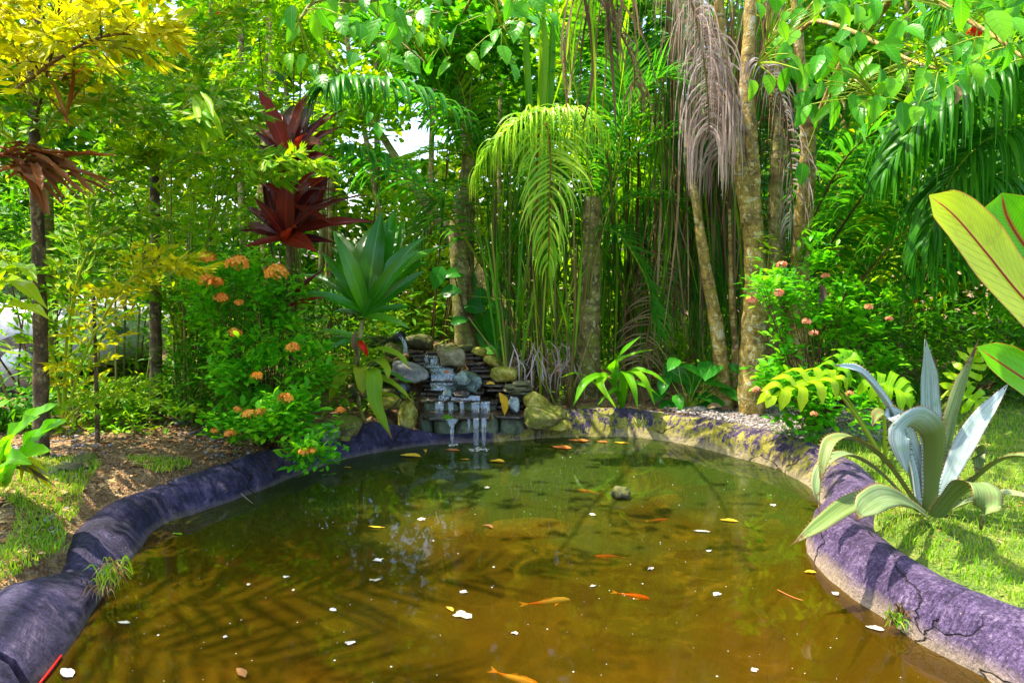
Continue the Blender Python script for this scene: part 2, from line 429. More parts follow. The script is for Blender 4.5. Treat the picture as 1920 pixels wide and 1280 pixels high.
M['slate_dry'] = solid_mat('dry slate', [(0.3, (0.1, 0.09, 0.04)), (0.6, (0.22, 0.22, 0.1)), (0.8, (0.3, 0.3, 0.15))], scale=12, rough=0.7)
M['wallstone'] = solid_mat('green wall stone', [(0.3, (0.06, 0.08, 0.04)), (0.55, (0.15, 0.19, 0.11)), (0.75, (0.24, 0.25, 0.14))], scale=9, moss=(0.17, 0.17, 0.02), moss_at=0.6, rough=0.45)
M['blackplastic'] = solid_mat('black plastic', [(0.3, (0.015, 0.017, 0.02)), (0.7, (0.035, 0.04, 0.045))], scale=20, rough=0.35, bump=0.05)
M['lens'] = solid_mat('lamp lens', [(0.3, (0.12, 0.16, 0.18)), (0.7, (0.2, 0.25, 0.27))], scale=20, rough=0.1, bump=0.02, spec=0.8)
M['carpaint'] = solid_mat('white car paint', [(0.3, (0.66, 0.67, 0.7)), (0.7, (0.72, 0.73, 0.76))], scale=2, rough=0.25, bump=0.0, spec=0.6)
M['carglass'] = solid_mat('car glass', [(0.3, (0.02, 0.025, 0.03)), (0.7, (0.03, 0.04, 0.045))], scale=2, rough=0.08, bump=0.0, spec=0.8)
M['tyre'] = solid_mat('tyre rubber', [(0.3, (0.015, 0.015, 0.015)), (0.7, (0.03, 0.03, 0.03))], scale=20, rough=0.8)

# ------------------------------------------------------------------ pond outline
WL = [(60, 1290), (110, 1238), (162, 1160), (205, 1100), (250, 1040), (300, 988), (400, 950), (500, 915), (570, 886), (640, 862), (720, 846), (775, 838),
      (830, 832), (900, 829), (970, 825), (1040, 820), (1120, 818), (1200, 820), (1290, 834), (1400, 862), (1470, 885), (1520, 915), (1540, 950), (1520, 990), (1512, 1030),
      (1550, 1080), (1620, 1135), (1700, 1192), (1790, 1238), (1880, 1288)]
inner = [G(x, y, 0)[:2] for x, y in WL]
inner += [np.array(q) for q in ((1.86, 1.7), (1.6, 1.0), (0.9, 0.55), (0, 0.42), (-0.9, 0.62), (-1.55, 1.15), (-1.8, 1.8))]
hf = []   # size factor of the rim along its run
for x, y in WL:
    f = 1.0
    if 790 < x < 1030: f = 0.26
    if x in (775,): f = 0.6
    if x < 700 and y > 855: f = 0.88
    if x < 170: f = 1.0
    if x == 205: f = 0.5
    hf.append(f)
hf += [1.1] * 7
inner = np.array(inner)
NP_ = 420
closed = np.vstack([inner, inner[:1]])
seglen = np.concatenate([[0], np.cumsum(np.linalg.norm(np.diff(closed, axis=0), axis=1))])
def closed_smooth(pts, n):
    k = len(pts); t = np.linspace(0, k, n, endpoint=False); i = t.astype(int); f = (t - i)[:, None]
    p0, p1, p2, p3 = pts[(i - 1) % k], pts[i % k], pts[(i + 1) % k], pts[(i + 2) % k]
    return 0.5 * (2 * p1 + (p2 - p0) * f + (2 * p0 - 5 * p1 + 4 * p2 - p3) * f ** 2 + (3 * p1 - p0 - 3 * p2 + p3) * f ** 3), t
ring, tpar = closed_smooth(inner, NP_)
hfr = np.interp(tpar, np.arange(len(hf) + 1), hf + hf[:1])
tan = unit(np.roll(ring, -2, 0) - np.roll(ring, 2, 0))
nor = np.stack([-tan[:, 1], tan[:, 0]], 1)
cen = ring.mean(0)
if np.mean(np.sum(nor * (ring - cen), 1)) < 0: nor = -nor
# smooth the normals so that tight bends do not fold
for _ in range(6): nor = unit(nor + 0.5 * (np.roll(nor, 1, 0) + np.roll(nor, -1, 0)))

def ss(a, b, x):
    t = np.clip((x - a) / (b - a), 0, 1); return t * t * (3 - 2 * t)
def height(x, y):
    x = np.asarray(x, float); y = np.asarray(y, float)
    h = 0.165 + 0.02 * np.sin(x * 1.7 + 1) * np.cos(y * 1.3) + 0.012 * np.sin(x * 5.1) * np.sin(y * 4.3 + 2)
    h = h - 0.2 * (1 - ss(6.0, 6.2, y)) * (1 - ss(0.55, 0.75, np.abs(x + 0.33)))
    h = h + 0.44 * ss(5.95, 6.85, y) * np.exp(-((x + 0.5) / 0.95) ** 4) * (1 - 0.5 * ss(7.6, 9.5, y))
    h = h + 0.10 * ss(0.1, 1.2, -x - 1.6) * ss(2.0, 4.0, y)
    h = h + 0.05 * ss(7, 14, y)
    return h
def on_ground(px, py, z0=0.17):
    p = G(px, py, z0)
    for _ in range(4):
        p = G(px, py, float(height(p[0], p[1])))
    return p
def at(px, py):      # alias used for rooting plants
    return on_ground(px, py)

# ground
rings = [0.12, 0.3, 0.34, 0.45, 0.6, 0.8, 1.05, 1.35, 1.7, 2.1, 2.6, 3.2, 4, 5, 6.5, 8.5, 11, 15, 21, 30, 45, 70, 110]
gv = []; c0 = np.array([0.0, 3.3])
radial = unit(ring - c0)
for q, d in enumerate(rings):
    w = min(1, d / 2.0)
    off = unit(nor * (1 - w) + radial * w)
    pt = ring + off * (d * np.where(d < .5, np.minimum(1, 0.25 + 0.75 * hfr), 1))[:, None]
    z = height(pt[:, 0], pt[:, 1])
    if q == 0: z = z * 0 - 0.1
    elif q < 3: z = np.minimum(z - 0.03, 0.16 * hfr)
    else: z = z + 0.006 * np.sin(pt[:, 0] * 37) * np.sin(pt[:, 1] * 31)
    gv.append(np.stack([pt[:, 0], pt[:, 1], z], 1))
gv = np.array(gv)
mb = MB(); mb.add(gv.reshape(-1, 3), grid_faces(len(rings), NP_, True))
m, nt = new_mat('garden ground'); n = N(nt)
g = n.geo(); sx = n('ShaderNodeSeparateXYZ', {0: g})
soil = n.ramp(n.noise(14, g, 8, 0.7), [(0.3, (0.06, 0.025, 0.008)), (0.5, (0.19, 0.1, 0.03)), (0.68, (0.4, 0.27, 0.11))])
soil = n.mix(n.ramp(n('ShaderNodeTexVoronoi', {'Scale': 55.0, 'Vector': g}).outputs['Distance'], [(0.1, 0.6), (0.5, 0.0)]), soil, (0.4, 0.33, 0.24))
turf = n.ramp(n.noise(9, g, 8, 0.7), [(0.3, (0.05, 0.1, 0.01)), (0.5, (0.12, 0.2, 0.012)), (0.7, (0.3, 0.3, 0.06))])
lf = n.math('ADD', n.math('MULTIPLY', n.noise(2.5, g, 4), 0.8), n.math('MULTIPLY', sx.outputs[0], 0.5))
lf = n.math('SUBTRACT', lf, n.math('MULTIPLY', n.math('MAXIMUM', n.math('SUBTRACT', sx.outputs[1], 5.4), 0), 1.2))
c = n.mix(n.ramp(n.math('MULTIPLY', lf, 0.5), [(0.47, 0.0), (0.55, 1.0)]), soil, turf)
gr = n('ShaderNodeTexVoronoi', {'Scale': 75.0, 'Vector': g})
gcol = n.ramp(n('ShaderNodeSeparateColor', {0: gr.outputs['Color']}).outputs[0], [(0.0, (0.2, 0.17, 0.17)), (0.5, (0.38, 0.34, 0.33)), (1, (0.62, 0.58, 0.55))])
gx = n.math('ABSOLUTE', n.math('SUBTRACT', sx.outputs[0], 2.35)); gy = n.math('ABSOLUTE', n.math('SUBTRACT', sx.outputs[1], 5.75))
gm = n.math('ADD', n.math('ADD', n.math('MULTIPLY', gx, 0.6), gy), n.math('MULTIPLY', n.noise(4, g, 4), 0.5))
c = n.mix(n.ramp(gm, [(0.75, 1.0), (0.95, 0.0)]), c, gcol)
bh = n.math('ADD', n.noise(30, g, 6, 0.7), gr.outputs['Distance'])
n.out(n('ShaderNodeBsdfPrincipled', {'Base Color': c, 'Roughness': 0.9, 'Normal': n.bump(bh, 0.9, 0.02)}).outputs[0])
w_ = mb.build('ground', m, kind='structure')
if w_.data.polygons[NP_ * 8].normal.z < 0: w_.data.flip_normals()

# pond bed
bed = []
for d, z in [(0.14, -0.02), (0.0, -0.1), (-0.10, -0.22), (-0.3, -0.34), (-0.7, -0.42), (-1.2, -0.46)]:
    pt = ring + nor * (d * np.minimum(1, 0.25 + 0.75 * hfr))[:, None] if d > -0.2 else cen + (ring - cen) * (1 + d / 2.1)
    bed.append(np.stack([pt[:, 0], pt[:, 1], np.full(NP_, z) + 0.015 * np.sin(pt[:, 0] * 3) * np.cos(pt[:, 1] * 4)], 1))
bed.append(np.tile(np.array([[cen[0], cen[1], -0.47]]), (NP_, 1)) + 0.01 * np.stack([radial[:, 0], radial[:, 1], 0 * radial[:, 0]], 1))
bed = np.array(bed)
mb = MB(); mb.add(bed.reshape(-1, 3), grid_faces(len(bed), NP_, True)); mb.add(bed[-1], np.arange(NP_)[None, :])
m, nt = new_mat('pond silt'); n = N(nt); g = n.geo()
sx = n('ShaderNodeSeparateXYZ', {0: g})
gold = n.ramp(n.noise(3.5, g, 8, 0.7, 1.0), [(0.3, (0.035, 0.026, 0.003)), (0.5, (0.085, 0.062, 0.005)), (0.68, (0.17, 0.125, 0.012))])
alg = n.ramp(n.noise(4, g, 6, 0.7, 1.0), [(0.3, (0.01, 0.05, 0.008)), (0.52, (0.05, 0.15, 0.02)), (0.66, (0.3, 0.36, 0.08))])
c = n.mix(n.ramp(n.math('MULTIPLY', n.math('ADD', n.math('MULTIPLY', sx.outputs[1], 0.3), n.noise(1.5, g, 3)), 0.5), [(0.7, 0.0), (0.85, 1.0)]), gold, alg)
n.out(n('ShaderNodeBsdfPrincipled', {'Base Color': c, 'Roughness': 0.9}).outputs[0])
mb.build('pond_bed', m, kind='structure')

# murky pond water: a surface that mirrors, lets some light to the bed and scatters some itself
wr = ring + nor * (0.1 * np.minimum(1, 0.25 + 0.75 * hfr))[:, None]
nr = 14; wv = []
for q in range(nr):
    pt = cen + (wr - cen) * (1 - q / nr)
    wv.append(np.stack([pt[:, 0], pt[:, 1], np.zeros(NP_)], 1))
wv = np.array(wv)
mb = MB(); mb.add(wv.reshape(-1, 3), grid_faces(nr, NP_, True)); mb.add(wv[-1], np.arange(NP_)[None, :])
m, nt = new_mat('murky pond water'); n = N(nt); g = n.geo()
sx = n('ShaderNodeSeparateXYZ', {0: g})
mp = n('ShaderNodeMapping', {'Vector': g, 'Scale': (1.0, 0.55, 1.0)}).outputs[0]
# rings spread from the place where the falls land
dv = n('ShaderNodeVectorMath', {0: g, 1: (-0.35, 5.55, 0.0)}, operation='DISTANCE').outputs['Value']
rip = n.math('MULTIPLY', n.math('SINE', n.math('MULTIPLY', dv, 55.0)), n.ramp(dv, [(0.0, 1.0), (0.75, 0.15), (1.0, 0.0)]))
bh = n.math('ADD', n.math('MULTIPLY', n.noise(3.0, mp, 3, 0.5, 0.4), 1.0), n.math('MULTIPLY', rip, 0.08))
bh = n.math('ADD', bh, n.math('MULTIPLY', n.noise(14.0, mp, 2), 0.08))
nrm = n.bump(bh, 0.16, 0.02)
yf = n.math('ADD', n.math('MULTIPLY', sx.outputs[1], 0.3), n.math('MULTIPLY', n.noise(1.6, g, 3), 0.8))
murk = n.mix(n.ramp(n.math('MULTIPLY', yf, 0.5), [(0.7, 0.0), (0.88, 1.0)]), (0.052, 0.031, 0.001), (0.03, 0.062, 0.007))
murk = n.mix(n.math('MULTIPLY', n.noise(9, g, 5, 0.7, 1.5), 0.45), murk, (0.04, 0.025, 0.002))
dif = n('ShaderNodeBsdfDiffuse', {'Color': murk})
tra = n('ShaderNodeBsdfTransparent', {'Color': (0.92, 0.72, 0.25)})
body = n('ShaderNodeMixShader', {0: n.ramp(n.math('MULTIPLY', yf, 0.5), [(0.6, 0.52), (0.8, 0.66)]), 1: tra.outputs[0], 2: dif.outputs[0]})
gl = n('ShaderNodeBsdfGlossy', {'Color': (0.95, 0.95, 1.0), 'Roughness': 0.035, 'Normal': nrm})
fr = n('ShaderNodeFresnel', {'IOR': 1.33, 'Normal': nrm}).outputs[0]
n.out(n('ShaderNodeMixShader', {0: fr, 1: body.outputs[0], 2: gl.outputs[0]}).outputs[0])
w_ = mb.build('pond_water', m, kind='structure')
if w_.data.polygons[5].normal.z < 0: w_.data.flip_normals()
if w_.data.polygons[-1].normal.z < 0: print('bad last')

# ------------------------------------------------------------------ rim
prof = [(0.16, -0.45), (0.03, -0.2), (-0.02, -0.06), (0.0, 0.0), (0.02, 0.055), (0.055, 0.115), (0.1, 0.16), (0.15, 0.188), (0.2, 0.198), (0.25, 0.192), (0.3, 0.168), (0.34, 0.12), (0.36, 0.04), (0.37, -0.1)]
m, nt = new_mat('painted concrete rim'); n = N(nt); g = n.geo()
sx = n('ShaderNodeSeparateXYZ', {0: g}); X, Y, Z = sx.outputs
lu = n('ShaderNodeSeparateXYZ', {0: n('ShaderNodeAttribute', attribute_name='luv').outputs['Vector']}); RU, RV = lu.outputs[0], lu.outputs[1]
vm = n('ShaderNodeCombineXYZ', {0: n.math('MULTIPLY', RV, 22.0), 1: n.math('MULTIPLY', RU, 3.0), 2: 0.0}).outputs[0]
streak = n.noise(2.2, vm, 8, 0.72, 0.3)
blot = n.noise(5.5, g, 8, 0.75, 0.8)
base = n.ramp(n.math('ADD', n.math('MULTIPLY', streak, 0.5), n.math('MULTIPLY', blot, 0.5)), [(0.38, (0.02, 0.012, 0.04)), (0.47, (0.075, 0.045, 0.12)), (0.56, (0.17, 0.115, 0.24)), (0.66, (0.38, 0.3, 0.38))])
fine = n.noise(70, g, 4, 0.8)
base = n.mix(n.ramp(fine, [(0.4, 0.8), (0.53, 0.0)]), base, (0.02, 0.012, 0.03))
base = n.mix(n.ramp(fine, [(0.6, 0.0), (0.7, 0.75)]), base, (0.5, 0.42, 0.38))
# darker blue-black tones on the far left run
left = n.ramp(X, [(0.0, 1.0), (0.15, 0.0)])
darkc = n.ramp(n.math('ADD', n.math('MULTIPLY', streak, 0.4), n.math('MULTIPLY', blot, 0.6)), [(0.38, (0.006, 0.005, 0.014)), (0.48, (0.024, 0.019, 0.055)), (0.56, (0.075, 0.058, 0.13)), (0.66, (0.24, 0.18, 0.24))])
base = n.mix(n.math('LESS_THAN', X, 0.0), base, darkc)
# yellow-green algae on the back right run, streaked, inner face first
am = n.math('SUBTRACT', n.math('MULTIPLY', n.math('SUBTRACT', Y, 3.7), 0.9, clamp=True), 0.0)
xm = n.math('MULTIPLY', n.math('ADD', X, 0.3), 3.0, clamp=True)
inn = n.math('SUBTRACT', 1.15, n.math('MULTIPLY', RU, 1.15))
af = n.math('MULTIPLY', n.math('MULTIPLY', am, xm), n.math('ADD', n.math('SUBTRACT', inn, 0.2), n.math('MULTIPLY', n.math('SUBTRACT', n.math('ADD', streak, blot), 1.03), 4.5)), clamp=True)
algae = n.ramp(n.noise(9, g, 6, 0.7), [(0.3, (0.1, 0.11, 0.01)), (0.5, (0.3, 0.27, 0.015)), (0.7, (0.5, 0.44, 0.09))])
base = n.mix(n.ramp(af, [(0.3, 0.0), (0.62, 0.92)]), base, algae)
# brown-yellow patches here and there
pf = n.math('MULTIPLY', n.ramp(n.noise(1.3, g, 5, 0.7), [(0.58, 0.0), (0.66, 0.75)]), n.ramp(RU, [(0.15, 1.0), (0.6, 0.0)]))
base = n.mix(pf, base, (0.2, 0.14, 0.04))
# pale scum line just above the water
zz = n.math('ADD', Z, n.math('MULTIPLY', n.math('SUBTRACT', n.noise(9, g, 5, 0.7), 0.5), 0.06))
zs = n.math('MULTIPLY', zz, n.math('SUBTRACT', 12.0, n.math('MULTIPLY', n.math('GREATER_THAN', X, 0.9), 6.5)))
wl = n.math('MULTIPLY', n.ramp(zs, [(0.0, 1.0), (0.15, 0.85), (0.45, 0.0)]), n.math('ADD', 0.35, n.math('MULTIPLY', n.math('GREATER_THAN', X, 0.9), 0.6)))
base = n.mix(n.math('MULTIPLY', wl, n.ramp(fine, [(0.3, 0.35), (0.6, 0.95)])), base, (0.42, 0.33, 0.2))
base = n.mix(n.ramp(n.math('MULTIPLY', Z, -10.0), [(0.0, 0.0), (0.3, 0.9)]), base, (0.16, 0.1, 0.02))
vo = n('ShaderNodeTexVoronoi', {'Vector': n('ShaderNodeVectorMath', {0: g, 1: n('ShaderNodeVectorMath', {0: n('ShaderNodeTexNoise', {'Scale': 5.0, 'Detail': 4.0}).outputs['Color'], 1: (0.3, 0.3, 0.3)}, operation='MULTIPLY').outputs[0]}, operation='ADD').outputs[0], 'Scale': 1.1}, feature='DISTANCE_TO_EDGE').outputs['Distance']
crk = n.math('MULTIPLY', n.ramp(vo, [(0.0, 1.0), (0.003, 0.8), (0.008, 0.0)]), n.ramp(n.noise(0.9, g, 2), [(0.5, 0.0), (0.55, .9)]))
base = n.mix(crk, base, (0.02, 0.012, 0.01))
bh = n.math('ADD', n.math('ADD', n.math('SUBTRACT', blot, crk), n.math('MULTIPLY', streak, 0.5)), n.math('MULTIPLY', fine, 0.3))
n.out(n('ShaderNodeBsdfPrincipled', {'Base Color': base, 'Roughness': 0.62, 'Specular IOR Level': 0.35, 'Normal': n.bump(bh, 1.0, 0.045)}).outputs[0])
M['rim'] = m
rim_org = np.array([cen[0], cen[1], 0.0])
rim = thing('pond_rim', 'rounded purple black concrete rim running all round the pond', 'pond rim', rim_org)
cuts_t = [0.0, 3.2, 5.6, 11.6, 14.0, 16.9, 20.5, 27.4, 31.0, 34.0, 37.0]
for a, b in zip(cuts_t[:-1], cuts_t[1:]):
    idx = np.where((tpar >= a - 1e-6) & (tpar <= b + 0.09))[0]
    k = len(idx)
    if k < 3: continue
    proud = 1 + rng.uniform(-0.035, 0.05)
    fp = []
    for q, i in enumerate(idx):
        e = min(q, k - 1 - q)
        endf = 1 - 0.12 * math.exp(-e * 1.9)
        j = (i + 0) % NP_
        row = []
        for s_, (o_, z_) in enumerate(prof):
            f = hfr[j]
            ow = 0.25 + 0.75 * min(f, 1.15) if z_ > -0.15 else 1.0 * (0.25 + .75 * f)
            p3 = np.array([ring[j][0] + nor[j][0] * o_ * ow, ring[j][1] + nor[j][1] * o_ * ow, z_ * (f * proud * endf if z_ > 0 else 1)])
            nz_ = noise.noise(Vector((p3[0] * 3.1, p3[1] * 3.1, s_ * 0.35))) * 0.024 + noise.noise(Vector((p3[0] * 9, p3[1] * 9, s_ * 0.9))) * 0.012
            if z_ > -0.03:
                p3[2] += nz_; p3[:2] -= nor[j] * nz_ * 0.8
            row.append(p3)
        fp.append(row)
    fp = np.array(fp)
    # finer surface across the roll
    A = np.zeros((k, len(prof), 3)); A[..., 0] = np.linspace(-0.3, 1, len(prof))[None]; A[..., 1] = (tpar[idx] * 0.28)[:, None]
    mb = MB(); mb.add(fp.reshape(-1, 3), grid_faces(k, len(prof))[:, ::-1], A.reshape(-1, 3))
    for end in (0, k - 1):
        mb.add(fp[end], np.arange(len(prof))[None, :] if end == 0 else np.arange(len(prof))[::-1][None, :], A[end])
    mb.build('rim_section', M['rim'], rim, rim_org)

# ------------------------------------------------------------------ rocks
bm = bmesh.new(); bmesh.ops.create_icosphere(bm, subdivisions=4, radius=1.0)
bm.verts.ensure_lookup_table()
ICO_V = np.array([v.co[:] for v in bm.verts]); ICO_F = np.array([[v.index for v in f.verts] for f in bm.faces]); bm.free()
bm = bmesh.new(); bmesh.ops.create_icosphere(bm, subdivisions=3, radius=1.0)
ICO3_V = np.array([v.co[:] for v in bm.verts]); ICO3_F = np.array([[v.index for v in f.verts] for f in bm.faces]); bm.free()
def rock_mesh(dims, seed, rough=0.18, facets=5, hi=True, power=0.8):
    r = np.random.default_rng(seed)
    V = (ICO_V if hi else ICO3_V).copy()
    # boxy squash plus a few planar cuts make river boulders and broken stones
    V = np.sign(V) * np.abs(V) ** power
    V = V / np.max(np.linalg.norm(V, axis=1))
    for _ in range(facets):
        d = unit(r.normal(size=3)); h = r.uniform(0.55, 0.82)
        over = V @ d - h
        V = V - np.where(over > 0, over * 0.85, 0)[:, None] * d
    off = r.uniform(0, 50, 3)
    nz_ = np.array([noise.noise(Vector(v * 1.6 + off)) * 1.0 + noise.noise(Vector(v * 4.5 + off)) * 0.3 + noise.noise(Vector(v * 11 + off)) * 0.12 for v in V])
    V = V * (1 + rough * nz_)[:, None]
    V = V / np.abs(V).max(0)
    return V * np.asarray(dims)
def rock(px, py, d, wpx, hpx, mat, label, seed, depth=None, tilt=0, rz=0, facets=5, rough=0.2, name='boulder', cat='boulder', group=None, power=0.8, lean=0):
    c = P(px, py, d)
    w, h = PX(wpx, d) / 2, PX(hpx, d) / 2
    V = rock_mesh((w, (depth or (w + h) * 0.55), h), seed, rough, facets, power=power)
    R = Matrix.Rotation(rz, 3, 'Z') @ Matrix.Rotation(tilt, 3, 'Y') @ Matrix.Rotation(lean, 3, 'X')
    V = V @ np.array(R).T
    mb = MB(); mb.add(V, (ICO_F))
    o = mb.build(name, M[mat], None, np.zeros(3)); o.location = c
    tag(o, label, cat, group)
    return o
FB = 'boulders set around the little waterfall'
rock(845, 672, 6.35, 58, 46, 'rock_tan', 'pale tan angular boulder with mossy foot beside the top cascade', 1, tilt=0.15, facets=7, group=FB)
rock(877, 717, 6.0, 60, 46, 'rock_wet', 'wet blue grey boulder standing in the running water', 2, tilt=0.45, facets=5, group=FB)
rock(768, 697, 6.1, 78, 36, 'rock_grey', 'flat topped grey boulder sloping toward the cascade', 3, tilt=0.25, facets=6, group=FB)
rock(760, 780, 5.72, 46, 70, 'rock_yellow', 'upright lumpy mossy boulder at the near side of the cascade below the lamp', 4, facets=6, rough=0.3, group=FB)
rock(945, 701, 6.15, 54, 30, 'rock_yellow', 'smooth yellow mossy oval boulder above the stacked slates', 5, facets=1, rough=0.08, group=FB)
rock(925, 677, 6.4, 42, 20, 'rock_yellow', 'narrow slanting yellow boulder at the upper right edge of the cascade', 6, tilt=0.5, facets=4, group=FB)
rock(899, 659, 6.55, 32, 18, 'rock_yellow', 'small mossy stone between the slanting boulder and the thin top one', 7, tilt=0.2, group=FB)
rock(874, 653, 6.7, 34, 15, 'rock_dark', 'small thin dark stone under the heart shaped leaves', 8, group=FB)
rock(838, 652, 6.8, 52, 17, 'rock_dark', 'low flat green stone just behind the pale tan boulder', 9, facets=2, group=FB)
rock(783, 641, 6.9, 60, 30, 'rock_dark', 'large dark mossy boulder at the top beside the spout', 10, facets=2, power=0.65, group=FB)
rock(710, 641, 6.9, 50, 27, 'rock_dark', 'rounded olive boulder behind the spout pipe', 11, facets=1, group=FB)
rock(737, 656, 6.6, 36, 32, 'rock_moss', 'olive round boulder under the spout pipe', 12, facets=1, group=FB)
rock(1006, 751, 5.8, 52, 40, 'rock_yellow', 'bright yellow topped boulder on the corner of the wall', 13, facets=7, rough=.25, group=FB)
rock(1018, 783, 5.7, 74, 50, 'rock_moss', 'broad olive stone cemented under the bright corner boulder', 14, facets=6, group=FB)
rock(1049, 776, 5.75, 28, 32, 'rock_moss', 'small upright olive stone at the end of the waterfall wall', 15, facets=4, group=FB)
rock(1046, 797, 5.66, 44, 22, 'rock_yellow', 'low yellow green stone resting on the rim by the corner', 16, facets=4, group=FB)
rock(650, 800, 5.35, 62, 44, 'rock_moss', 'speckled olive rounded boulder beside the orange flower shrub', 17, facets=1, rough=.08, group=FB)
rock(613, 816, 5.2, 52, 38, 'rock_grey', 'pale grey rounded boulder half hidden by the orange flower shrub', 18, facets=1, rough=.08, group=FB)
rock(647, 822, 5.12, 24, 11, 'rock_moss', 'small flat stone on the rim below the speckled boulder', 19, group=FB)
rock(722, 757, 5.9, 66, 28, 'rock_yellow', 'sunlit yellow mossy boulder behind the hanging strap leaf', 20, facets=2, group=FB)
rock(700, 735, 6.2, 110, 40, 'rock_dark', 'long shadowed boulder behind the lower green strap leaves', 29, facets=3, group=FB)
rock(841, 740, 5.95, 22, 28, 'rock_wet', 'small wet dark upright stone in the middle of the cascade', 21, facets=4, group=FB)
rock(865, 738, 5.92, 38, 16, 'slate', 'flat brown wet stone below the blue grey boulder', 22, facets=4, group=FB)
rock(963, 760, 5.78, 26, 34, 'rock_wet', 'glossy wet violet stone beside the bright corner boulder', 23, facets=6, group=FB)
GB = 'loose stones along the back of the rim'
rock(1110, 774, 6.15, 66, 26, 'rock_moss', 'long smooth olive stone lying behind the rim under the ginger leaves', 24, facets=0, rough=.05, name='stone', cat='stone', group=GB)
rock(1150, 780, 6.15, 24, 15, 'rock_grey', 'small blue grey stone at the end of the long olive stone', 25, facets=1, name='stone', cat='stone', group=GB)
rock(1313, 774, 6.1, 38, 28, 'rock_grey', 'smooth round grey stone on the gravel', 26, facets=0, rough=.05, name='stone', cat='stone', group=GB)
rock(1285, 771, 6.25, 50, 28, 'rock_moss', 'brown olive stone tucked behind the round grey stone', 27, facets=2, name='stone', cat='stone', group=GB)
LB = 'stones under the broad leaf clump by the soil path'
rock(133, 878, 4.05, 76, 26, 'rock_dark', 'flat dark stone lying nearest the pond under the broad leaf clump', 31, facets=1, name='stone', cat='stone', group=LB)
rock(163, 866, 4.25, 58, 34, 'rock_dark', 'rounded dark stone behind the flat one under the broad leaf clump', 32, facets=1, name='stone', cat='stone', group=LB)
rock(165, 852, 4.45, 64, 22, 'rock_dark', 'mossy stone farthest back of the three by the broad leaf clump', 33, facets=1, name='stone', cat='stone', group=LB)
c = G(1165, 933, 0)
rock(1165, 924, float(c[1]), 44, 30, 'rock_dark', 'pointed grey stone poking out of the pond water', 34, facets=10, rough=.3, name='stone', cat='stone')
SB = 'stones lying under the pond surface'
for i, (px, py, w, h, lb) in enumerate([(830, 985, 130, 34, 'sunken golden flat stone, widest of the group'), (800, 945, 70, 16, 'small sunken stone behind the widest golden one'),
        (880, 960, 70, 20, 'sunken golden stone beside the small one'), (985, 985, 170, 24, 'long sunken golden stone with a dead leaf above it'), (870, 945, 60, 14, 'farthest sunken golden stone'), (1250, 935, 70, 14, 'sunken stone near the pointed grey stone')]):
    q = G(px, py, -0.06)
    rock(px, py, q[1], w, h * 1.3, 'rock_yellow', lb, 40 + i, depth=PX(h * 1.7, q[1]), name='sunken_stone', cat='stone', group=SB, facets=3)
    bpy.context.scene.objects[-1]
for o in COL.objects:
    if o.name.startswith('sunken_stone'):
        o.location.z = -0.075; o.scale.z = 0.045 / max(0.02, max(v.co.z for v in o.data.vertices))

# ------------------------------------------------------------------ waterfall
fall_org = np.array([-0.35, 5.9, 0.0])
fall = thing('rock_waterfall', 'stepped garden waterfall of thin wet slate slabs running into the pond', 'waterfall', fall_org)
def slab(cx, cyf, z, w, dpt, th, seed, mat='slate', name='slate_slab', parent=fall, org=fall_org, tilt=0.0):
    r = np.random.default_rng(seed); k = 14
    a = np.linspace(0, 2 * np.pi, k, endpoint=False)
    sq = np.stack([np.sign(np.cos(a)) * np.abs(np.cos(a)) ** 0.45 * w / 2, np.sign(np.sin(a)) * np.abs(np.sin(a)) ** 0.45 * dpt / 2], 1)
    sq *= (1 + r.uniform(-0.13, 0.07, (k, 1)))
    top = np.column_stack([sq + [cx, cyf + dpt / 2], np.full(k, z) + r.uniform(-.002, .002, k)])
    mid = np.column_stack([sq * r.uniform(1.0, 1.03, (k, 1)) + [cx, cyf + dpt / 2], np.full(k, z - th * 0.5)])
    bot = np.column_stack([sq * r.uniform(0.93, 0.99, (k, 1)) + [cx, cyf + dpt / 2], np.full(k, z - th)])
    V = np.vstack([top, mid, bot])
    V[:, 2] += (V[:, 0] - cx) * tilt
    F = [grid_faces(3, k, True)[:, ::-1], np.arange(k)[None, :], (np.arange(k)[::-1] + 2 * k)[None, :]]
    mb = MB(); mb.add(V, F)
    return mb.build(name, M[mat], parent, org, smooth=False)
sd = 100
def ledge(pxa, pxb, py, d, n_, th=0.03, dpt=0.5, jit=0.05):
    """one course of slabs whose front top edge shows along pxa-pxb at height py"""
    global sd
    xs = np.linspace(pxa, pxb, n_ + 1)
    for a, b in zip(xs[:-1], xs[1:]):
        q = P((a + b) / 2, py, d); sd += 1
        slab(q[0] + rng.uniform(-.02, .02), q[1] + rng.uniform(-jit, jit) * 0.5, q[2] + rng.uniform(-.006, .006), PX(b - a, d) * 1.12, dpt, th * rng.uniform(.7, 1.2), sd, tilt=rng.uniform(-.02, .02))
# lower wall of squared stones
for i, (a, b) in enumerate([(786, 812), (813, 850), (851, 893), (894, 935), (936, 985)]):
    q0, q1 = P(a, 786, 5.72), P(b, 786, 5.72)
    V = rock_mesh(((q1[0] - q0[0]) / 2, 0.1, 0.115), 70 + i, 0.06, 2, hi=False, power=0.45)
    V += [(q0[0] + q1[0]) / 2, 5.8 + rng.uniform(-.012, .012), 0.09]
    mb = MB(); mb.add(V, ICO3_F); mb.build('wall_stone', M['wallstone'], fall, fall_org)
ledge(795, 985, 783, 5.6, 3, 0.028, 0.5)
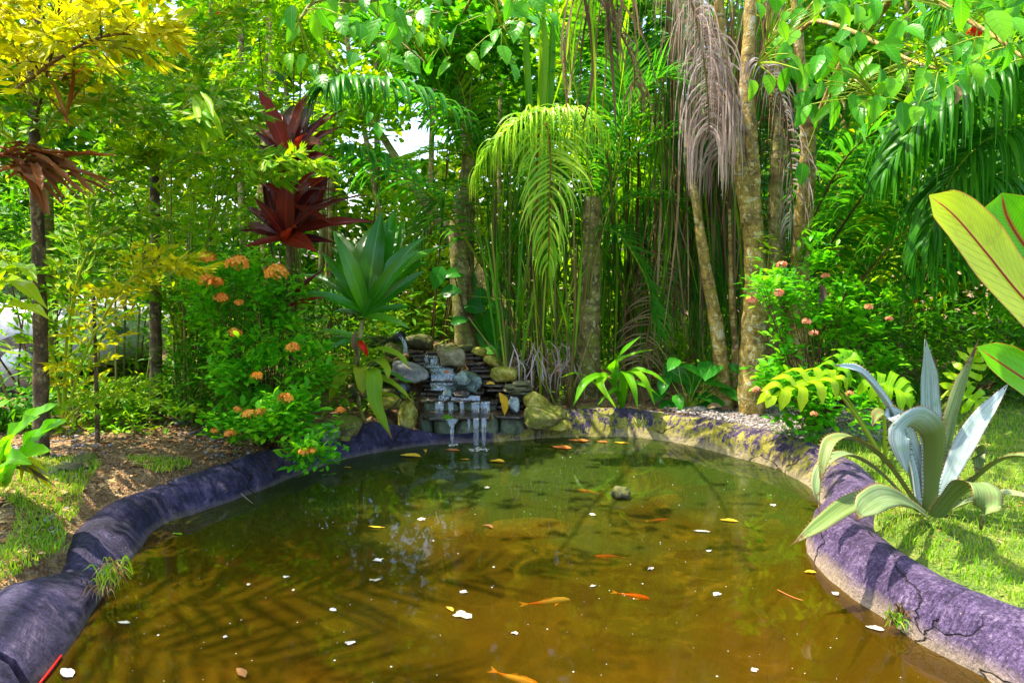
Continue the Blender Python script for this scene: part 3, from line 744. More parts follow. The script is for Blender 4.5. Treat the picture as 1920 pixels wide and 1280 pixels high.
# second wall and ledge
for i, (a, b) in enumerate([(792, 826), (827, 860), (861, 900), (901, 932)]):
    q0, q1 = P(a, 765, 5.86), P(b, 765, 5.86)
    V = rock_mesh(((q1[0] - q0[0]) / 2, 0.08, 0.075), 80 + i, 0.06, 2, hi=False, power=0.45)
    V += [(q0[0] + q1[0]) / 2, 5.97, P(a, 766, 5.9)[2]]
    mb = MB(); mb.add(V, ICO3_F); mb.build('wall_stone', M['wallstone'], fall, fall_org)
ledge(786, 935, 752, 5.84, 3, 0.024, 0.4)
ledge(930, 985, 752, 5.9, 1, 0.024, 0.4); ledge(925, 985, 764, 5.86, 1, 0.03, 0.4); ledge(925, 990, 775, 5.85, 1, 0.03, .3); ledge(925, 990, 740, 5.95, 1, 0.04, 0.4)
for py, a, b in ((746, 786, 832), (738, 788, 830), (730, 790, 826), (722, 788, 820), (714, 780, 822), (706, 770, 824)):
    ledge(a, b, py, 5.92 + (746 - py) * 0.008, 1, 0.026, 0.4)
for py, a, b, d in ((735, 826, 905, 5.97), (724, 806, 860, 6.03), (716, 810, 850, 6.08), (706, 806, 850, 6.15), (698, 804, 856, 6.2), (690, 796, 850, 6.28), (682, 780, 842, 6.38), (674, 770, 832, 6.46), (666, 764, 826, 6.55), (660, 760, 832, 6.62)):
    ledge(a, b, py, d, 2 if b - a > 55 else 1, 0.028, 0.5)
for py, a, b, d in ((730, 905, 960, 6.0), (722, 905, 965, 6.05), (714, 905, 960, 6.12), (706, 890, 930, 6.2), (696, 880, 925, 6.28), (688, 875, 915, 6.36), (680, 868, 912, 6.42), (672, 868, 905, 6.5), (664, 862, 900, 6.6)):
    ledge(a, b, py, d, 1, 0.028, 0.45)
for py, a, b, d in ((712, 700, 770, 6.15), (704, 696, 740, 6.25), (694, 690, 730, 6.35), (684, 690, 730, 6.45), (676, 745, 765, 6.5)):
    ledge(a, b, py, d, 1, 0.03, 0.4)
for i, (px, py, w, tl) in enumerate([(978, 719, 34, .05), (966, 726, 46, -.02), (980, 729, 42, .1), (960, 732, 36, 0), (975, 736, 50, -.05)]):
    q = P(px, py, 5.85 + i * 0.01); sl_ = slab(q[0], q[1], q[2], PX(w, 5.85), 0.16, 0.02, 300 + i, 'slate_dry', tilt=tl)

# running water
m, nt = new_mat('falling water'); n = N(nt)
lu = n('ShaderNodeAttribute', attribute_name='luv').outputs['Vector']; sp = n('ShaderNodeSeparateXYZ', {0: lu})
mp = n('ShaderNodeCombineXYZ', {0: n.math('MULTIPLY', sp.outputs[0], 5.0), 1: n.math('MULTIPLY', sp.outputs[1], 0.9), 2: 0.0}).outputs[0]
st = n.noise(2.6, mp, 5, 0.6)
sd_ = n.math('SUBTRACT', 1.0, n.math('ABSOLUTE', n.math('SUBTRACT', n.math('MULTIPLY', sp.outputs[2], 2.0), 1.0)))
f = n.math('MULTIPLY', n.ramp(st, [(0.42, 0.03), (0.64, 0.75)]), n.ramp(sd_, [(0.0, 0.0), (0.5, 1.0)]))
wht = n('ShaderNodeMixShader', {0: 0.4, 1: n('ShaderNodeBsdfPrincipled', {'Base Color': (0.5, 0.62, 0.7), 'Roughness': 0.25}).outputs[0], 2: n('ShaderNodeBsdfTranslucent', {'Color': (0.45, 0.55, 0.6)}).outputs[0]})
clr = n('ShaderNodeMixShader', {0: 0.12, 1: n('ShaderNodeBsdfTransparent', {'Color': (0.9, 0.95, 0.95)}).outputs[0], 2: n('ShaderNodeBsdfGlossy', {'Color': (0.9, 0.95, 1.0), 'Roughness': 0.1}).outputs[0]})
n.out(n('ShaderNodeMixShader', {0: f, 1: clr.outputs[0], 2: wht.outputs[0]}).outputs[0])
M['water_white'] = m
def sheet(pts_a, pts_b, cols=9, rows=7, bulge=0.0):
    """a curtain of water between two edge paths"""
    a = smooth_path(pts_a, rows); b = smooth_path(pts_b, rows)
    t = np.linspace(0, 1, cols)[None, :, None]
    V = a[:, None] * (1 - t) + b[:, None] * t
    V = V + rng.normal(0, 0.0025, V.shape) * [0.3, 1, 0.3]
    A = np.zeros((rows, cols, 3)); A[..., 0] = (V[..., 0] * 6); A[..., 1] = np.linspace(0, 1, rows)[:, None]; A[..., 2] = np.linspace(0, 1, cols)[None]
    mb = MB(); mb.add(V.reshape(-1, 3), grid_faces(rows, cols), A.reshape(-1, 3))
    return mb.build('water_sheet', M['water_white'], fall, fall_org)
def fallsheet(xa, xb, y0, y1, d, taper=1.0):
    xc = (xa + xb) / 2; ha = (xb - xa) / 2
    f = lambda s: [P(xc + s * ha, y0, d + 0.05), P(xc + s * ha, y0 + 1, d - 0.012), P(xc + s * ha * (1 + taper) / 2, (y0 + y1) / 2, d - 0.03), P(xc + s * ha * taper, y1, d - 0.035)]
    sheet(f(-1), f(1))
for args in [(815, 832, 753, 780, 5.82), (840, 850, 753, 779, 5.82), (862, 870, 753, 779, 5.82), (884, 899, 753, 780, 5.82), (901, 918, 752, 779, 5.82), (908, 915, 752, 780, 5.81),
             (836, 860, 784, 800, 5.56, 0.35), (844, 852, 798, 834, 5.55, 0.8), (887, 898, 784, 842, 5.54, 0.9), (902, 912, 784, 841, 5.54, 0.7), (876, 882, 785, 806, 5.57, .5),
             (865, 900, 740, 751, 5.92), (828, 842, 735, 750, 5.93), (846, 900, 741, 750, 5.92),
             (806, 850, 716, 722, 6.03), (812, 838, 722, 731, 5.99), (808, 852, 698, 714, 6.1), (826, 850, 690, 704, 6.15), (806, 842, 690, 697, 6.22), (800, 828, 684, 689, 6.28),
             (806, 822, 667, 683, 6.4), (796, 803, 665, 680, 6.45), (822, 830, 740, 750, 5.93)]:
    fallsheet(*args)
q_ = G(897, 841, .006)
mb = MB()
for cx_, r0_ in ((892, .05), (906, .045), (849, .03)):
    c_ = G(cx_, 842 if cx_ > 860 else 834, .005)
    for k in range(26):
        a_ = rng.uniform(0, 6.28); r_ = r0_ * rng.uniform(.2, 1.3); p_ = c_ + [math.cos(a_) * r_, math.sin(a_) * r_ * .7 - .02, rng.uniform(0, .012)]
        mb.add(p_ + ICO3_V * [.009, .006, .003] * rng.uniform(.4, 1.2), ICO3_F)
mb.build('splash', M['petal'], fall, fall_org, kind='stuff')
# thin flowing film on the treads
for xa, xb, y0, y1, d0, d1 in [(806, 858, 716, 711, 6.02, 6.2), (805, 850, 697, 690, 6.15, 6.3), (790, 850, 690, 684, 6.25, 6.38), (808, 880, 734, 724, 5.96, 6.05)]:
    q = lambda x, y, d: P(x, y, d) + [0, 0, 0.008]
    sheet([q(xa, y0, d0), q(xa, y1, d1)], [q(xb, y0, d0), q(xb, y1, d1)])

# spout pipe with its jet
q = P(744, 634, 6.6)
spout = thing('spout_pipe', 'black plastic spout pipe pouring water between the mossy top boulders', 'pipe', q)
mb = MB(); a_, b_ = P(733, 639, 6.75), P(751, 630, 6.45)
mb.add(*tube([a_, a_ * .5 + b_ * .5, b_], [PX(8, 6.6)] * 3, 16)); mb.build('pipe_barrel', M['blackplastic'], spout, q)
mb = MB(); mb.add(*tube([b_ - (b_ - a_) * 0.12, b_ + (b_ - a_) * 0.03], [PX(9.5, 6.6)] * 2, 16)); mb.build('collar', M['blackplastic'], spout, q)
mb = MB(); mb.add(*tube(smooth_path([P(749, 632, 6.46), P(755, 636, 6.38), P(759, 646, 6.36), P(761, 663, 6.36)], 10), [0.018, 0.02, 0.022, 0.026], 10)); mb.build('water_jet', M['water_white'], spout, q)
# garden lamp
q = P(757, 728, 5.75)
lamp = thing('garden_spotlight', 'round black garden spotlight among the waterfall boulders', 'spotlight', q)
ax = unit(np.array([-0.15, -1, 0.25]))
mb = MB(); mb.add(*tube([q - ax * 0.1, q - ax * 0.08, q + ax * 0.04], [0.02, 0.042, 0.046], 20)); mb.build('housing', M['blackplastic'], lamp, q)
mb = MB()
ringp = []
B = basis(ax)
for r_, o_ in ((0.046, 0.04), (0.05, 0.045), (0.047, 0.055), (0.037, 0.055), (0.035, 0.044)):
    a = np.linspace(0, 2 * np.pi, 24, endpoint=False)
    ringp.append(q + ax * o_ + np.outer(np.cos(a) * r_, B[:, 0]) + np.outer(np.sin(a) * r_, B[:, 2]))
mb.add(np.array(ringp).reshape(-1, 3), grid_faces(5, 24, True)); mb.build('bezel', M['blackplastic'], lamp, q)
mb = MB(); a = np.linspace(0, 2 * np.pi, 24, endpoint=False)
mb.add(np.vstack([q + ax * 0.043 + np.outer(np.cos(a) * .036, B[:, 0]) + np.outer(np.sin(a) * .036, B[:, 2])]), np.arange(24)[None, :]); mb.build('lens', M['lens'], lamp, q)
mb = MB(); mb.add(*tube(smooth_path([q - ax * 0.05, q + [-.03, .02, -.08], q + [-.1, -.05, -.16], q + [-.2, -.02, -.2]], 12), [0.006], 6)); mb.build('cable', M['blackplastic'], lamp, q)

# ------------------------------------------------------------------ plant makers
def frond(parent, org, pts, n=60, L=0.6, w=0.012, ang=(70, 25), droop=0.10, lift=0.25, mat='palm', start=0.12, split=False, segs=7, rr=(0.014, 0.004),
          rmat='petiole', sides=(1, -1), jitter=0.12, prof=None, up=(0, 0, 1), name='frond', lname='leaflet', droop_jit=0.5):
    """palm frond: rachis tube with rows of drooping leaflets; the frond is a part, leaflets its sub-parts"""
    K = 80
    path = smooth_path(pts, K)
    T = unit(np.gradient(path, axis=0))
    mb = MB(); mb.add(*tube(path[::3], np.interp(np.linspace(0, 1, len(path[::3])), [0, 1], rr), 6))
    fr = mb.build(name, M[rmat], parent, org)
    t = np.linspace(start, 0.995, n)
    allw = []
    for sgn in sides:
        tt = np.clip(t + rng.normal(0, 0.3 / n, n), 0, 1)
        i = tt * (K - 1); i0 = np.clip(i.astype(int), 0, K - 2); f = (i - i0)[:, None]
        p = path[i0] * (1 - f) + path[i0 + 1] * f
        tg = T[i0]
        s = unit(np.cross(tg, np.broadcast_to(np.asarray(up, float), tg.shape))) * sgn
        nn = np.cross(np.cross(tg, np.broadcast_to(np.asarray(up, float), tg.shape)), tg); nn = unit(nn)
        q = (tt - start) / (1 - start)
        a = np.radians(ang[0] + (ang[1] - ang[0]) * q + rng.normal(0, 5, n))
        d = s * np.sin(a)[:, None] + tg * np.cos(a)[:, None] + nn * (lift + rng.normal(0, jitter, n))[:, None]
        d = unit(d)
        ln = L * (np.sin(np.pi * (0.12 + 0.82 * q)) ** 0.6 if prof is None else np.interp(q, *prof)) * rng.uniform(0.85, 1.08, n)
        dr = droop * rng.uniform(1 - droop_jit, 1 + droop_jit, n)
        pos = [p]; dd = d.copy()
        for k in range(segs):
            p = p + dd * (ln / segs)[:, None]
            dd = unit(dd + np.array([0, 0, -1.0]) * (dr * (0.6 + k * 0.25))[:, None] + rng.normal(0, 0.02, (n, 3)))
            pos.append(p)
        pos = np.stack(pos, 1)
        wd = np.array([np.interp(k / segs, [0, 0.12, 0.5, 1], [0.45, 1, 0.85, 0.06]) for k in range(segs + 1)])
        D = unit(np.gradient(pos, axis=1))
        Sx = unit(np.cross(D, np.broadcast_to(tg[:, None] * 0.25 + nn[:, None], D.shape)))
        Nx = np.cross(Sx, D)
        ww = (wd[None] * w * rng.uniform(.85, 1.15, n)[:, None])[..., None]
        V = np.stack([pos - Sx * ww + Nx * ww * 0.35, pos, pos + Sx * ww + Nx * ww * 0.35], 2)
        A = np.zeros(V.shape); A[..., 0] = [-1, 0, 1]; A[..., 1] = np.linspace(0, 1, segs + 1)[None, :, None]; A[..., 2] = rng.random(n)[:, None, None]
        allw.append((V, A))
    F = grid_faces(segs + 1, 3)
    if split:
        for V, A in allw:
            for k in range(len(V)):
                mb = MB(); mb.add(V[k].reshape(-1, 3), F, A[k].reshape(-1, 3)); mb.build(lname, M[mat], fr, org)
    else:
        mb = MB()
        for V, A in allw:
            k = len(V); per = V.shape[1] * 3
            mb.add(V.reshape(-1, 3), (F[None] + (np.arange(k) * per)[:, None, None]).reshape(-1, 4), A.reshape(-1, 3))
        mb.build('leaflets', M[mat], fr, org, kind='stuff')
    return fr

T_LANCE = leaf_template(1, 0.26, 5, 3, 0.3, 0.3, 'lance')
T_OV = leaf_template(1, 0.5, 5, 3, 0.25, 0.25)
T_OVHI = leaf_template(1, 0.52, 12, 5, 0.32, 0.28)
T_OB = leaf_template(1, 0.42, 5, 3, 0.2, 0.2, 'obo')
T_FISH = fishtail_template()
T_STRIP = leaf_template(1, 0.05, 5, 2, 0.1, 0.0, 'strap')

def randdir(n, zlo=-0.3, zhi=0.8):
    a = rng.uniform(0, 2 * np.pi, n); z = rng.uniform(zlo, zhi, n)
    r = np.sqrt(np.maximum(0, 1 - z * z))
    return np.stack([r * np.cos(a), r * np.sin(a), z], 1)

def clumpy(n, c, rad, k=14, tight=0.33):
    """points in clumps through an ellipsoid volume"""
    cc = rng.normal(size=(k, 3)); cc = unit(cc) * rng.uniform(0.25, 1.0, (k, 1)) ** 0.6
    idx = rng.integers(0, k, n)
    p = cc[idx] + rng.normal(0, tight, (n, 3)) * 0.8
    return np.asarray(c) + p * np.asarray(rad), idx

def shrub(name, label, cat, root, top, rad, nleaf, leaf, size, mat, group=None, stems=7, smat='twig', zlo=-0.2, tight=0.3, k=14, r0=0.01, out=0.8, foliage='foliage', lsz=(0.7, 1.2), th=None):
    root = np.asarray(root, float)
    t = th or thing(name, label, cat, root, group)
    org = root
    top = np.asarray(top, float)
    pts, idx = clumpy(nleaf, top, rad, k, tight)
    d = unit(unit((pts - top) / np.asarray(rad)) * out + randdir(nleaf, zlo, 0.7))
    mb = MB(); scatter(mb, leaf, pts, basis(d, roll=rng.normal(0, 0.4, nleaf)), size * rng.uniform(*lsz, nleaf))
    mb.build(foliage, M[mat], t, org, kind='stuff')
    ends = np.array([pts[idx == j].mean(0) for j in range(k) if np.any(idx == j)])
    for e in ends[:stems]:
        b = root + rng.normal(0, 0.05, 3) * [1, 1, 0]
        mid = (b + e) / 2 + rng.normal(0, 0.05, 3) + [0, 0, 0.05]
        mb = MB(); mb.add(*tube(smooth_path([b, mid, e], 9), [r0, r0 * 0.4], 6)); mb.build('stem', M[smat], t, org)
    return t

def flower_head(parent, org, c, r, mat, nf=17, name='flower_head'):
    r = r * 1.05
    d = randdir(nf, -0.15, 1.0)
    pos = np.asarray(c) + d * r * [1, 1, 0.7] * rng.uniform(0.7, 1, (nf, 1))
    mb = MB()
    tpl = FLORET
    scatter(mb, tpl, pos, basis(unit(np.cross(d, randdir(nf))), d), np.full(nf, r * 0.46))
    for q in pos[:10]:
        mb.add(*tube([np.asarray(c) - [0, 0, r * 0.6], q], [0.0012, 0.001], 3))
    return mb.build(name, M[mat], parent, org)
def floret():
    V = []; F = []; A = []
    for k in range(4):
        a = k * math.pi / 2; ca, sa = math.cos(a), math.sin(a)
        loc = [(0, 0, 0), (0.35, 0.55, 0.06), (0, 1, 0.0), (-0.35, 0.55, 0.06)]
        b = len(V)
        for x, y, z in loc:
            V.append((x * ca - y * sa, x * sa + y * ca, z)); A.append((0.5, 0.5, 0))
        F.append([b, b + 1, b + 2, b + 3])
    return np.array(V), np.array(F), np.array(A, float)
FLORET = floret()

def trunk(name, pts, rad, mat, parent, org, n=14, bump=0.06, k=40):
    p = smooth_path(pts, k)
    r = interp(rad, k) * (1 + 0.05 * np.sin(np.linspace(0, 40, k) + rng.random() * 6) * rng.uniform(.5, 1.2, k))
    mb = MB(); mb.add(*tube(p, r, n, bump)); return mb.build(name, M[mat], parent, org)

def shared_leaf(tplname, L, W, rows, cols, arch, fold, shape, mat, wav=0.0):
    V, F, A = leaf_template(1, W / L, rows, cols, arch, fold, shape)
    if wav:
        V = V.copy(); V[:, 2] += wav * np.abs(A[:, 0]) ** 2 * np.sin(V[:, 1] * 24 + A[:, 0])
    mb = MB(); mb.add(V * L, F, A)
    me_o = mb.build(tplname, M[mat])
    me = me_o.data; bpy.data.objects.remove(me_o)
    return me
def put_leaf(me, parent, org, pos, d, scale=1.0, up=(0, 0, 1), roll=0.0, name='leaf'):
    o = bpy.data.objects.new(name, me); COL.objects.link(o); o.parent = parent
    B = basis(np.array([d], float), up, np.array([roll]))[0]
    R = Matrix([list(r) for r in B]).to_4x4()
    sc = scale if isinstance(scale, (tuple, list)) else (scale,) * 3
    o.matrix_local = Matrix.Translation(Vector(np.asarray(pos) - org)) @ R @ Matrix.Diagonal((*sc, 1))
    return o

# ------------------------------------------------------------------ the wood behind
def wall_of_leaves(name, n, box, size, tpl, mat, gaps=None, zlo=-0.7):
    (x0, x1), (y0, y1), (z0, z1) = box
    k = 420
    cc = np.column_stack([rng.uniform(x0, x1, k), rng.uniform(y0, y1, k), rng.uniform(z0, z1, k)])
    i = rng.integers(0, k, n)
    p = cc[i] + rng.normal(0, 1, (n, 3)) * [0.7, 0.5, 0.55]
    p = p[(p[:, 2] > 0.0)]
    if gaps is not None: p = p[~gaps(p)]
    d = randdir(len(p), zlo, 0.35)
    mb = MB(); scatter(mb, tpl, p, basis(d, roll=rng.normal(0, .6, len(p))), size * rng.uniform(0.6, 1.3, len(p)))
    return tag(mb.build(name, M[mat]), None, None, None, 'stuff')
def pxgap(p):
    """open spots where white sky shows through"""
    r = p - CAM
    u = r[:, 0] / (r @ F_); v = (r @ U_) / (r @ F_)
    X = 960 + 1280 * u; Y = 640 - 1280 * v
    g = np.zeros(len(p), bool)
    for a, b, rx, ry in [(785, 262, 82, 34), (325, 15, 30, 40), (470, 190, 24, 30), (655, 110, 22, 60), (1545, 10, 30, 25), (1010, 110, 14, 26), (560, 170, 22, 24), (930, 30, 16, 40), (700, 250, 50, 22), (1130, 140, 26, 40), (1200, 40, 26, 24)]:
        g |= ((X - a) / rx) ** 2 + ((Y - b) / ry) ** 2 < 1
    return g
T_FAR = leaf_template(1, 0.4, 4, 2, 0.3, 0.0, 'lance')
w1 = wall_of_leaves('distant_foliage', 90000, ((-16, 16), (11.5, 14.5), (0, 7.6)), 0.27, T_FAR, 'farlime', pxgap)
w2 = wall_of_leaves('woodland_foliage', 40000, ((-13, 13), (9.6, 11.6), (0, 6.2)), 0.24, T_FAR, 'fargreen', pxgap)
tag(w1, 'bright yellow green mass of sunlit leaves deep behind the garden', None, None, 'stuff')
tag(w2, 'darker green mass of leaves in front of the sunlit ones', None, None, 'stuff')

# thin pale trunks of the wood
TG = 'slender trunks in the wood behind the waterfall'
spec = [((455, 430), (452, 60), 9.0, 12), ((475, 620), (500, 100), 9.2, 8), ((510, 640), (508, 120), 8.6, 11), ((592, 620), (592, 30), 8.8, 10), ((745, 470), (640, 20), 9.5, 9), ((610, 560), (612, 60), 9.6, 14), ((545, 500), (530, 20), 9.7, 9),
        ((700, 420), (705, -20), 10, 10), ((800, 560), (818, -20), 9.4, 9), ((380, 600), (395, 80), 9.1, 7), ((225, 640), (200, 60), 8.9, 8), ((1560, 500), (1590, 0), 8.4, 12), ((1690, 560), (1700, 40), 9.2, 9), ((950, 560), (945, 0), 9, 8)]
words = ['pale', 'thin grey', 'straight', 'slim lichened', 'slanting', 'stout pale', 'narrow', 'distant', 'brownish', 'whip thin', 'leaning thin', 'greyish upright', 'dim', 'shaded']
marks = ['behind the fishtail fronds', 'just beside the red cordyline', 'behind the red cordyline crown', 'under the overhanging broad leaves', 'crossing behind the palm fronds', 'between the red cordyline and the strap leaved cordyline', 'above the orange flowers', 'in front of the white gap of sky', 'beside the leaning pale trunk', 'over the orange flower shrub', 'above the white car', 'behind the split lichened tree', 'behind the long drooping fronds', 'behind the pale drooping frond']
for i, (a, b, d, w) in enumerate(spec):
    p0, p1 = P(*a, d), P(*b, d + 0.2)
    p0[2] = float(height(p0[0], p0[1])) - 0.05
    o_ = p0.copy()
    t = thing('slender_tree', f'{words[i]} tree trunk {marks[i]}', 'tree', o_, TG)
    up_ = p1 + (p1 - p0) * 0.5
    trunk('trunk', [p0, (p0 + p1) / 2 + rng.normal(0, .06, 3), p1, up_], [PX(w, d) * .62, PX(w, d) * .45], 'bark_lichen' if i % 3 else 'bark_palm', t, o_, 8)
    c, _ = clumpy(260, up_ - [0, 0, .2], (0.9, 0.8, 0.7), 9, .3)
    mb = MB(); scatter(mb, T_OV, c, basis(randdir(len(c), -.7, .3)), 0.16 * rng.uniform(.7, 1.3, len(c))); mb.build('crown', M['green' if i % 2 else 'lime'], t, o_, kind='stuff')

# white car parked behind the bushes
co = np.array([P(232, 690, 6.5)[0], 6.3, float(height(-3.7, 6.5)) - .06])
car = thing('parked_car', 'white car with rounded bonnet parked behind the thin stemmed bushes', 'car', co)
def car_section(xs, zlo, zhi, wid, name, mat, inset=0.0, y0=0):
    # lofted body: stations along x, rounded cross-section
    k = 14; rows = []
    for x, lo, hi, w in zip(xs, zlo, zhi, wid):
        a = np.linspace(0, 2 * np.pi, k, endpoint=False) + np.pi / k
        y = np.sign(np.cos(a)) * np.abs(np.cos(a)) ** .4 * w / 2; z = (lo + hi) / 2 + np.sign(np.sin(a)) * np.abs(np.sin(a)) ** .5 * (hi - lo) / 2
        rows.append(np.column_stack([np.full(k, x), y, z]))
    V = np.array(rows).reshape(-1, 3) + co + [0, 0.8, 0]
    mb = MB(); mb.add(V, [grid_faces(len(rows), k, True), np.arange(k)[None, ::-1], (np.arange(k) + (len(rows) - 1) * k)[None]]); return mb.build(name, M[mat], car, co)
car_section([0, -.12, -.5, -1.0, -1.6, -2.6, -3.5, -4.0, -4.15], [.4, .3, .25, .25, .25, .25, .25, .35, .45], [.62, .74, .86, .95, 1.0, 1.02, 1.0, .95, .8], [1.3, 1.5, 1.65, 1.72, 1.74, 1.74, 1.7, 1.6, 1.4], 'body', 'carpaint')
car_section([-1.0, -1.5, -1.9, -2.8, -3.4, -3.9], [.93] * 6, [.96, 1.22, 1.4, 1.44, 1.3, .98], [1.35, 1.38, 1.3, 1.28, 1.25, 1.2], 'cabin', 'carglass')
car_section([-1.75, -2.0, -2.8, -3.2], [1.38, 1.4, 1.42, 1.36], [1.4, 1.45, 1.48, 1.4], [1.2, 1.25, 1.22, 1.1], 'roof', 'carpaint')
for x in (-0.75, -3.35):
    for y in (-0.04, 1.64):
        for r_, w_, nm, mt in ((0.32, 0.1, 'wheel', 'tyre'), (0.2, 0.11, 'rim', 'lens')):
            c_ = co + [x, y, .32]
            mb = MB(); mb.add(*tube([c_ - [0, w_, 0], c_ + [0, w_, 0]], [r_, r_], 24)); mb.build(nm, M[mt], car, co)
for y in (0.28, 1.32):
    V = rock_mesh((.09, .17, .07), 5, 0.01, 0, hi=False) + co + [-0.1, y, .62]
    mb = MB(); mb.add(V, ICO3_F); mb.build('headlight', M['lens'], car, co)

# ------------------------------------------------------------------ filler shrubs, left and back
LG = 'leafy bushes crowding the soil path side'
def bush_px(px, py, d, rx, ry, n, tpl, size, mat, label, group=LG, name='leafy_bush', cat='bush', stems=6, **kw):
    c = P(px, py, d); root = np.array([c[0] + rng.normal(0, .1), c[1] + rng.normal(0, .1), float(height(c[0], c[1])) - 0.02])
    return shrub(name, label, cat, root, c, (PX(rx, d), PX(min(rx, ry), d) * 0.9, PX(ry, d)), n, tpl, size, mat, group, stems, **kw)
B_ = [
 (60, 440, 6.0, 130, 110, 1300, T_LANCE, .13, 'fargreen', 'dim green bush directly behind the thick fishtail palm trunk'),
 (230, 420, 6.8, 170, 130, 1900, T_LANCE, .13, 'fishgreen', 'lance leaved green bush between the two fishtail palm trunks'),
 (420, 330, 6.9, 150, 130, 1700, T_LANCE, .13, 'fishgreen', 'lance leaved bush behind the hanging pale fishtail frond'),
 (330, 160, 6.6, 170, 110, 1900, T_LANCE, .12, 'fishgreen', 'high lance leaved bush beside the yellow fishtail fronds'),
 (480, 60, 6.6, 130, 110, 1800, T_LANCE, .11, 'lime', 'high yellow green bush with a red flower at its top'),
 (110, 800, 5.6, 110, 30, 400, T_LANCE, .12, 'green', 'low bush hiding the lower side of the white car'),
 (400, 560, 6.2, 130, 110, 1500, T_LANCE, .11, 'green', 'dense green bush behind the orange flowers'),
 (10, 740, 4.9, 90, 80, 1000, T_LANCE, .10, 'green', 'green bush just above the broad leaf clump'),
 (235, 745, 5.2, 90, 60, 900, T_LANCE, .09, 'fishgreen', 'loose bush beside the darker fishtail palm trunk'),
 (150, 800, 4.9, 120, 40, 500, T_LANCE, .09, 'lime', 'low yellowish bush at the edge of the soil path'),
 (400, 700, 5.4, 90, 100, 1000, T_LANCE, .09, 'green', 'upright green bush between trunk and orange flower shrub'),
 (640, 250, 8.2, 90, 120, 900, T_OV, .14, 'lime', 'sunlit bush behind the upper arching palm frond'),
 (800, 430, 8.8, 110, 120, 1300, T_OV, .13, 'farlime', 'bright yellow bush seen through the lower palm frond'),
 (800, 580, 8.4, 100, 60, 900, T_OV, .13, 'farlime', 'bright yellow undergrowth behind the spout boulders'),
 (640, 600, 7.2, 90, 70, 700, T_LANCE, .12, 'green', 'green bush behind the strap leaved cordyline'),
 (860, 60, 7.0, 120, 90, 1300, T_OV, .15, 'broad', 'high dark broadleaf bush between the palms'),
 (930, 180, 7.3, 100, 110, 1200, T_OV, .13, 'green', 'leafy climber mass over the pale drooping frond'),
 (1190, 60, 7.3, 100, 90, 1100, T_OV, .13, 'green', 'high leafy mass left of the dead hanging frond'),
 (1500, 120, 7.6, 150, 110, 1500, T_OV, .14, 'fargreen', 'shaded leafy mass behind the lichened forked tree'),
 (1720, 420, 8.6, 260, 180, 2200, T_LANCE, .17, 'farlime', 'deep green thicket behind the long drooping fronds'),
 (1850, 640, 6.6, 140, 90, 1300, T_LANCE, .13, 'green', 'dark shrub at the back edge of the lawn behind the agave'),
 (1650, 620, 6.6, 100, 80, 900, T_LANCE, .12, 'green', 'dark shrub between the salmon flower shrub and the agave'),
 (1870, 200, 7.8, 180, 180, 1500, T_LANCE, .16, 'lime', 'high green thicket above the canna leaves'),
 (1180, 560, 8.5, 160, 110, 1400, T_LANCE, .16, 'lime', 'sunlit thicket glimpsed through the palm stalks'),
]
for b in B_: bush_px(*b)
# cane-like thin stems on the left
CG = 'thin upright canes among the bushes'
CL = ['pale cane just past the dark fissured palm trunk', 'leafy cane beside the slim fishtail palm', 'tallest cane over the orange flowers path edge', 'short cane nearest the orange flower shrub', 'cane touching the dark fissured palm trunk', 'cane crossing before the white car bonnet',
      'cane leaning over the white car windscreen', 'low cane in front of the white car roof', 'thin cane at the nose of the white car', 'second thin cane past the nose of the white car', 'bare cane between the car and the dark fissured trunk', 'cane close behind the dark fissured trunk',
      'cane behind the lowest orange flower heads', 'cane under the hanging pale frond', 'cane behind the middle orange flower heads', 'cane rising beside the red cordyline stem', 'cane between the two cordylines', 'cane behind the topmost orange flower heads', 'cane just before the red cordyline', 'cane over the wide wavy leaf clump']
for i, (px, pb, pt, d) in enumerate([(325, 790, 280, 5.4), (338, 800, 420, 5.3), (345, 805, 330, 5.5), (352, 800, 500, 5.2), (310, 800, 360, 5.6), (130, 780, 520, 5.0), (158, 800, 430, 5.1), (100, 760, 500, 5.2), (210, 690, 430, 5.8),
                                    (225, 650, 420, 6.2), (245, 660, 380, 6.3), (262, 700, 440, 6.0), (370, 720, 420, 6.0), (405, 690, 390, 6.4), (430, 700, 440, 6.2), (560, 640, 330, 6.8), (585, 620, 300, 7.0), (470, 650, 360, 6.6), (500, 640, 330, 6.9), (20, 780, 480, 5.0)]):
    p0 = at(px, pb); p0 = np.array([P(px, 640, d)[0], d, float(height(P(px, 640, d)[0], d)) - .02]); p1 = P(px + rng.uniform(-50, 70), pt, d + .1)
    t = tag(thing('cane_plant', CL[i], 'cane', p0, CG), None, None)
    mb = MB(); mb.add(*tube(smooth_path([p0, (p0 + p1) / 2 + rng.normal(0, .03, 3), p1], 14), [.011, .006], 6)); mb.build('stem', M['cane'], t, p0)
    c = p0 + (p1 - p0) * rng.uniform(.45, 1.05, 26)[:, None] + rng.normal(0, .05, (26, 3))
    mb = MB(); scatter(mb, T_LANCE, c, basis(randdir(26, -.3, .6)), .1 * rng.uniform(.7, 1.3, 26)); mb.build('leaves', M['fishgreen' if i % 2 else 'green'], t, p0, kind='stuff')

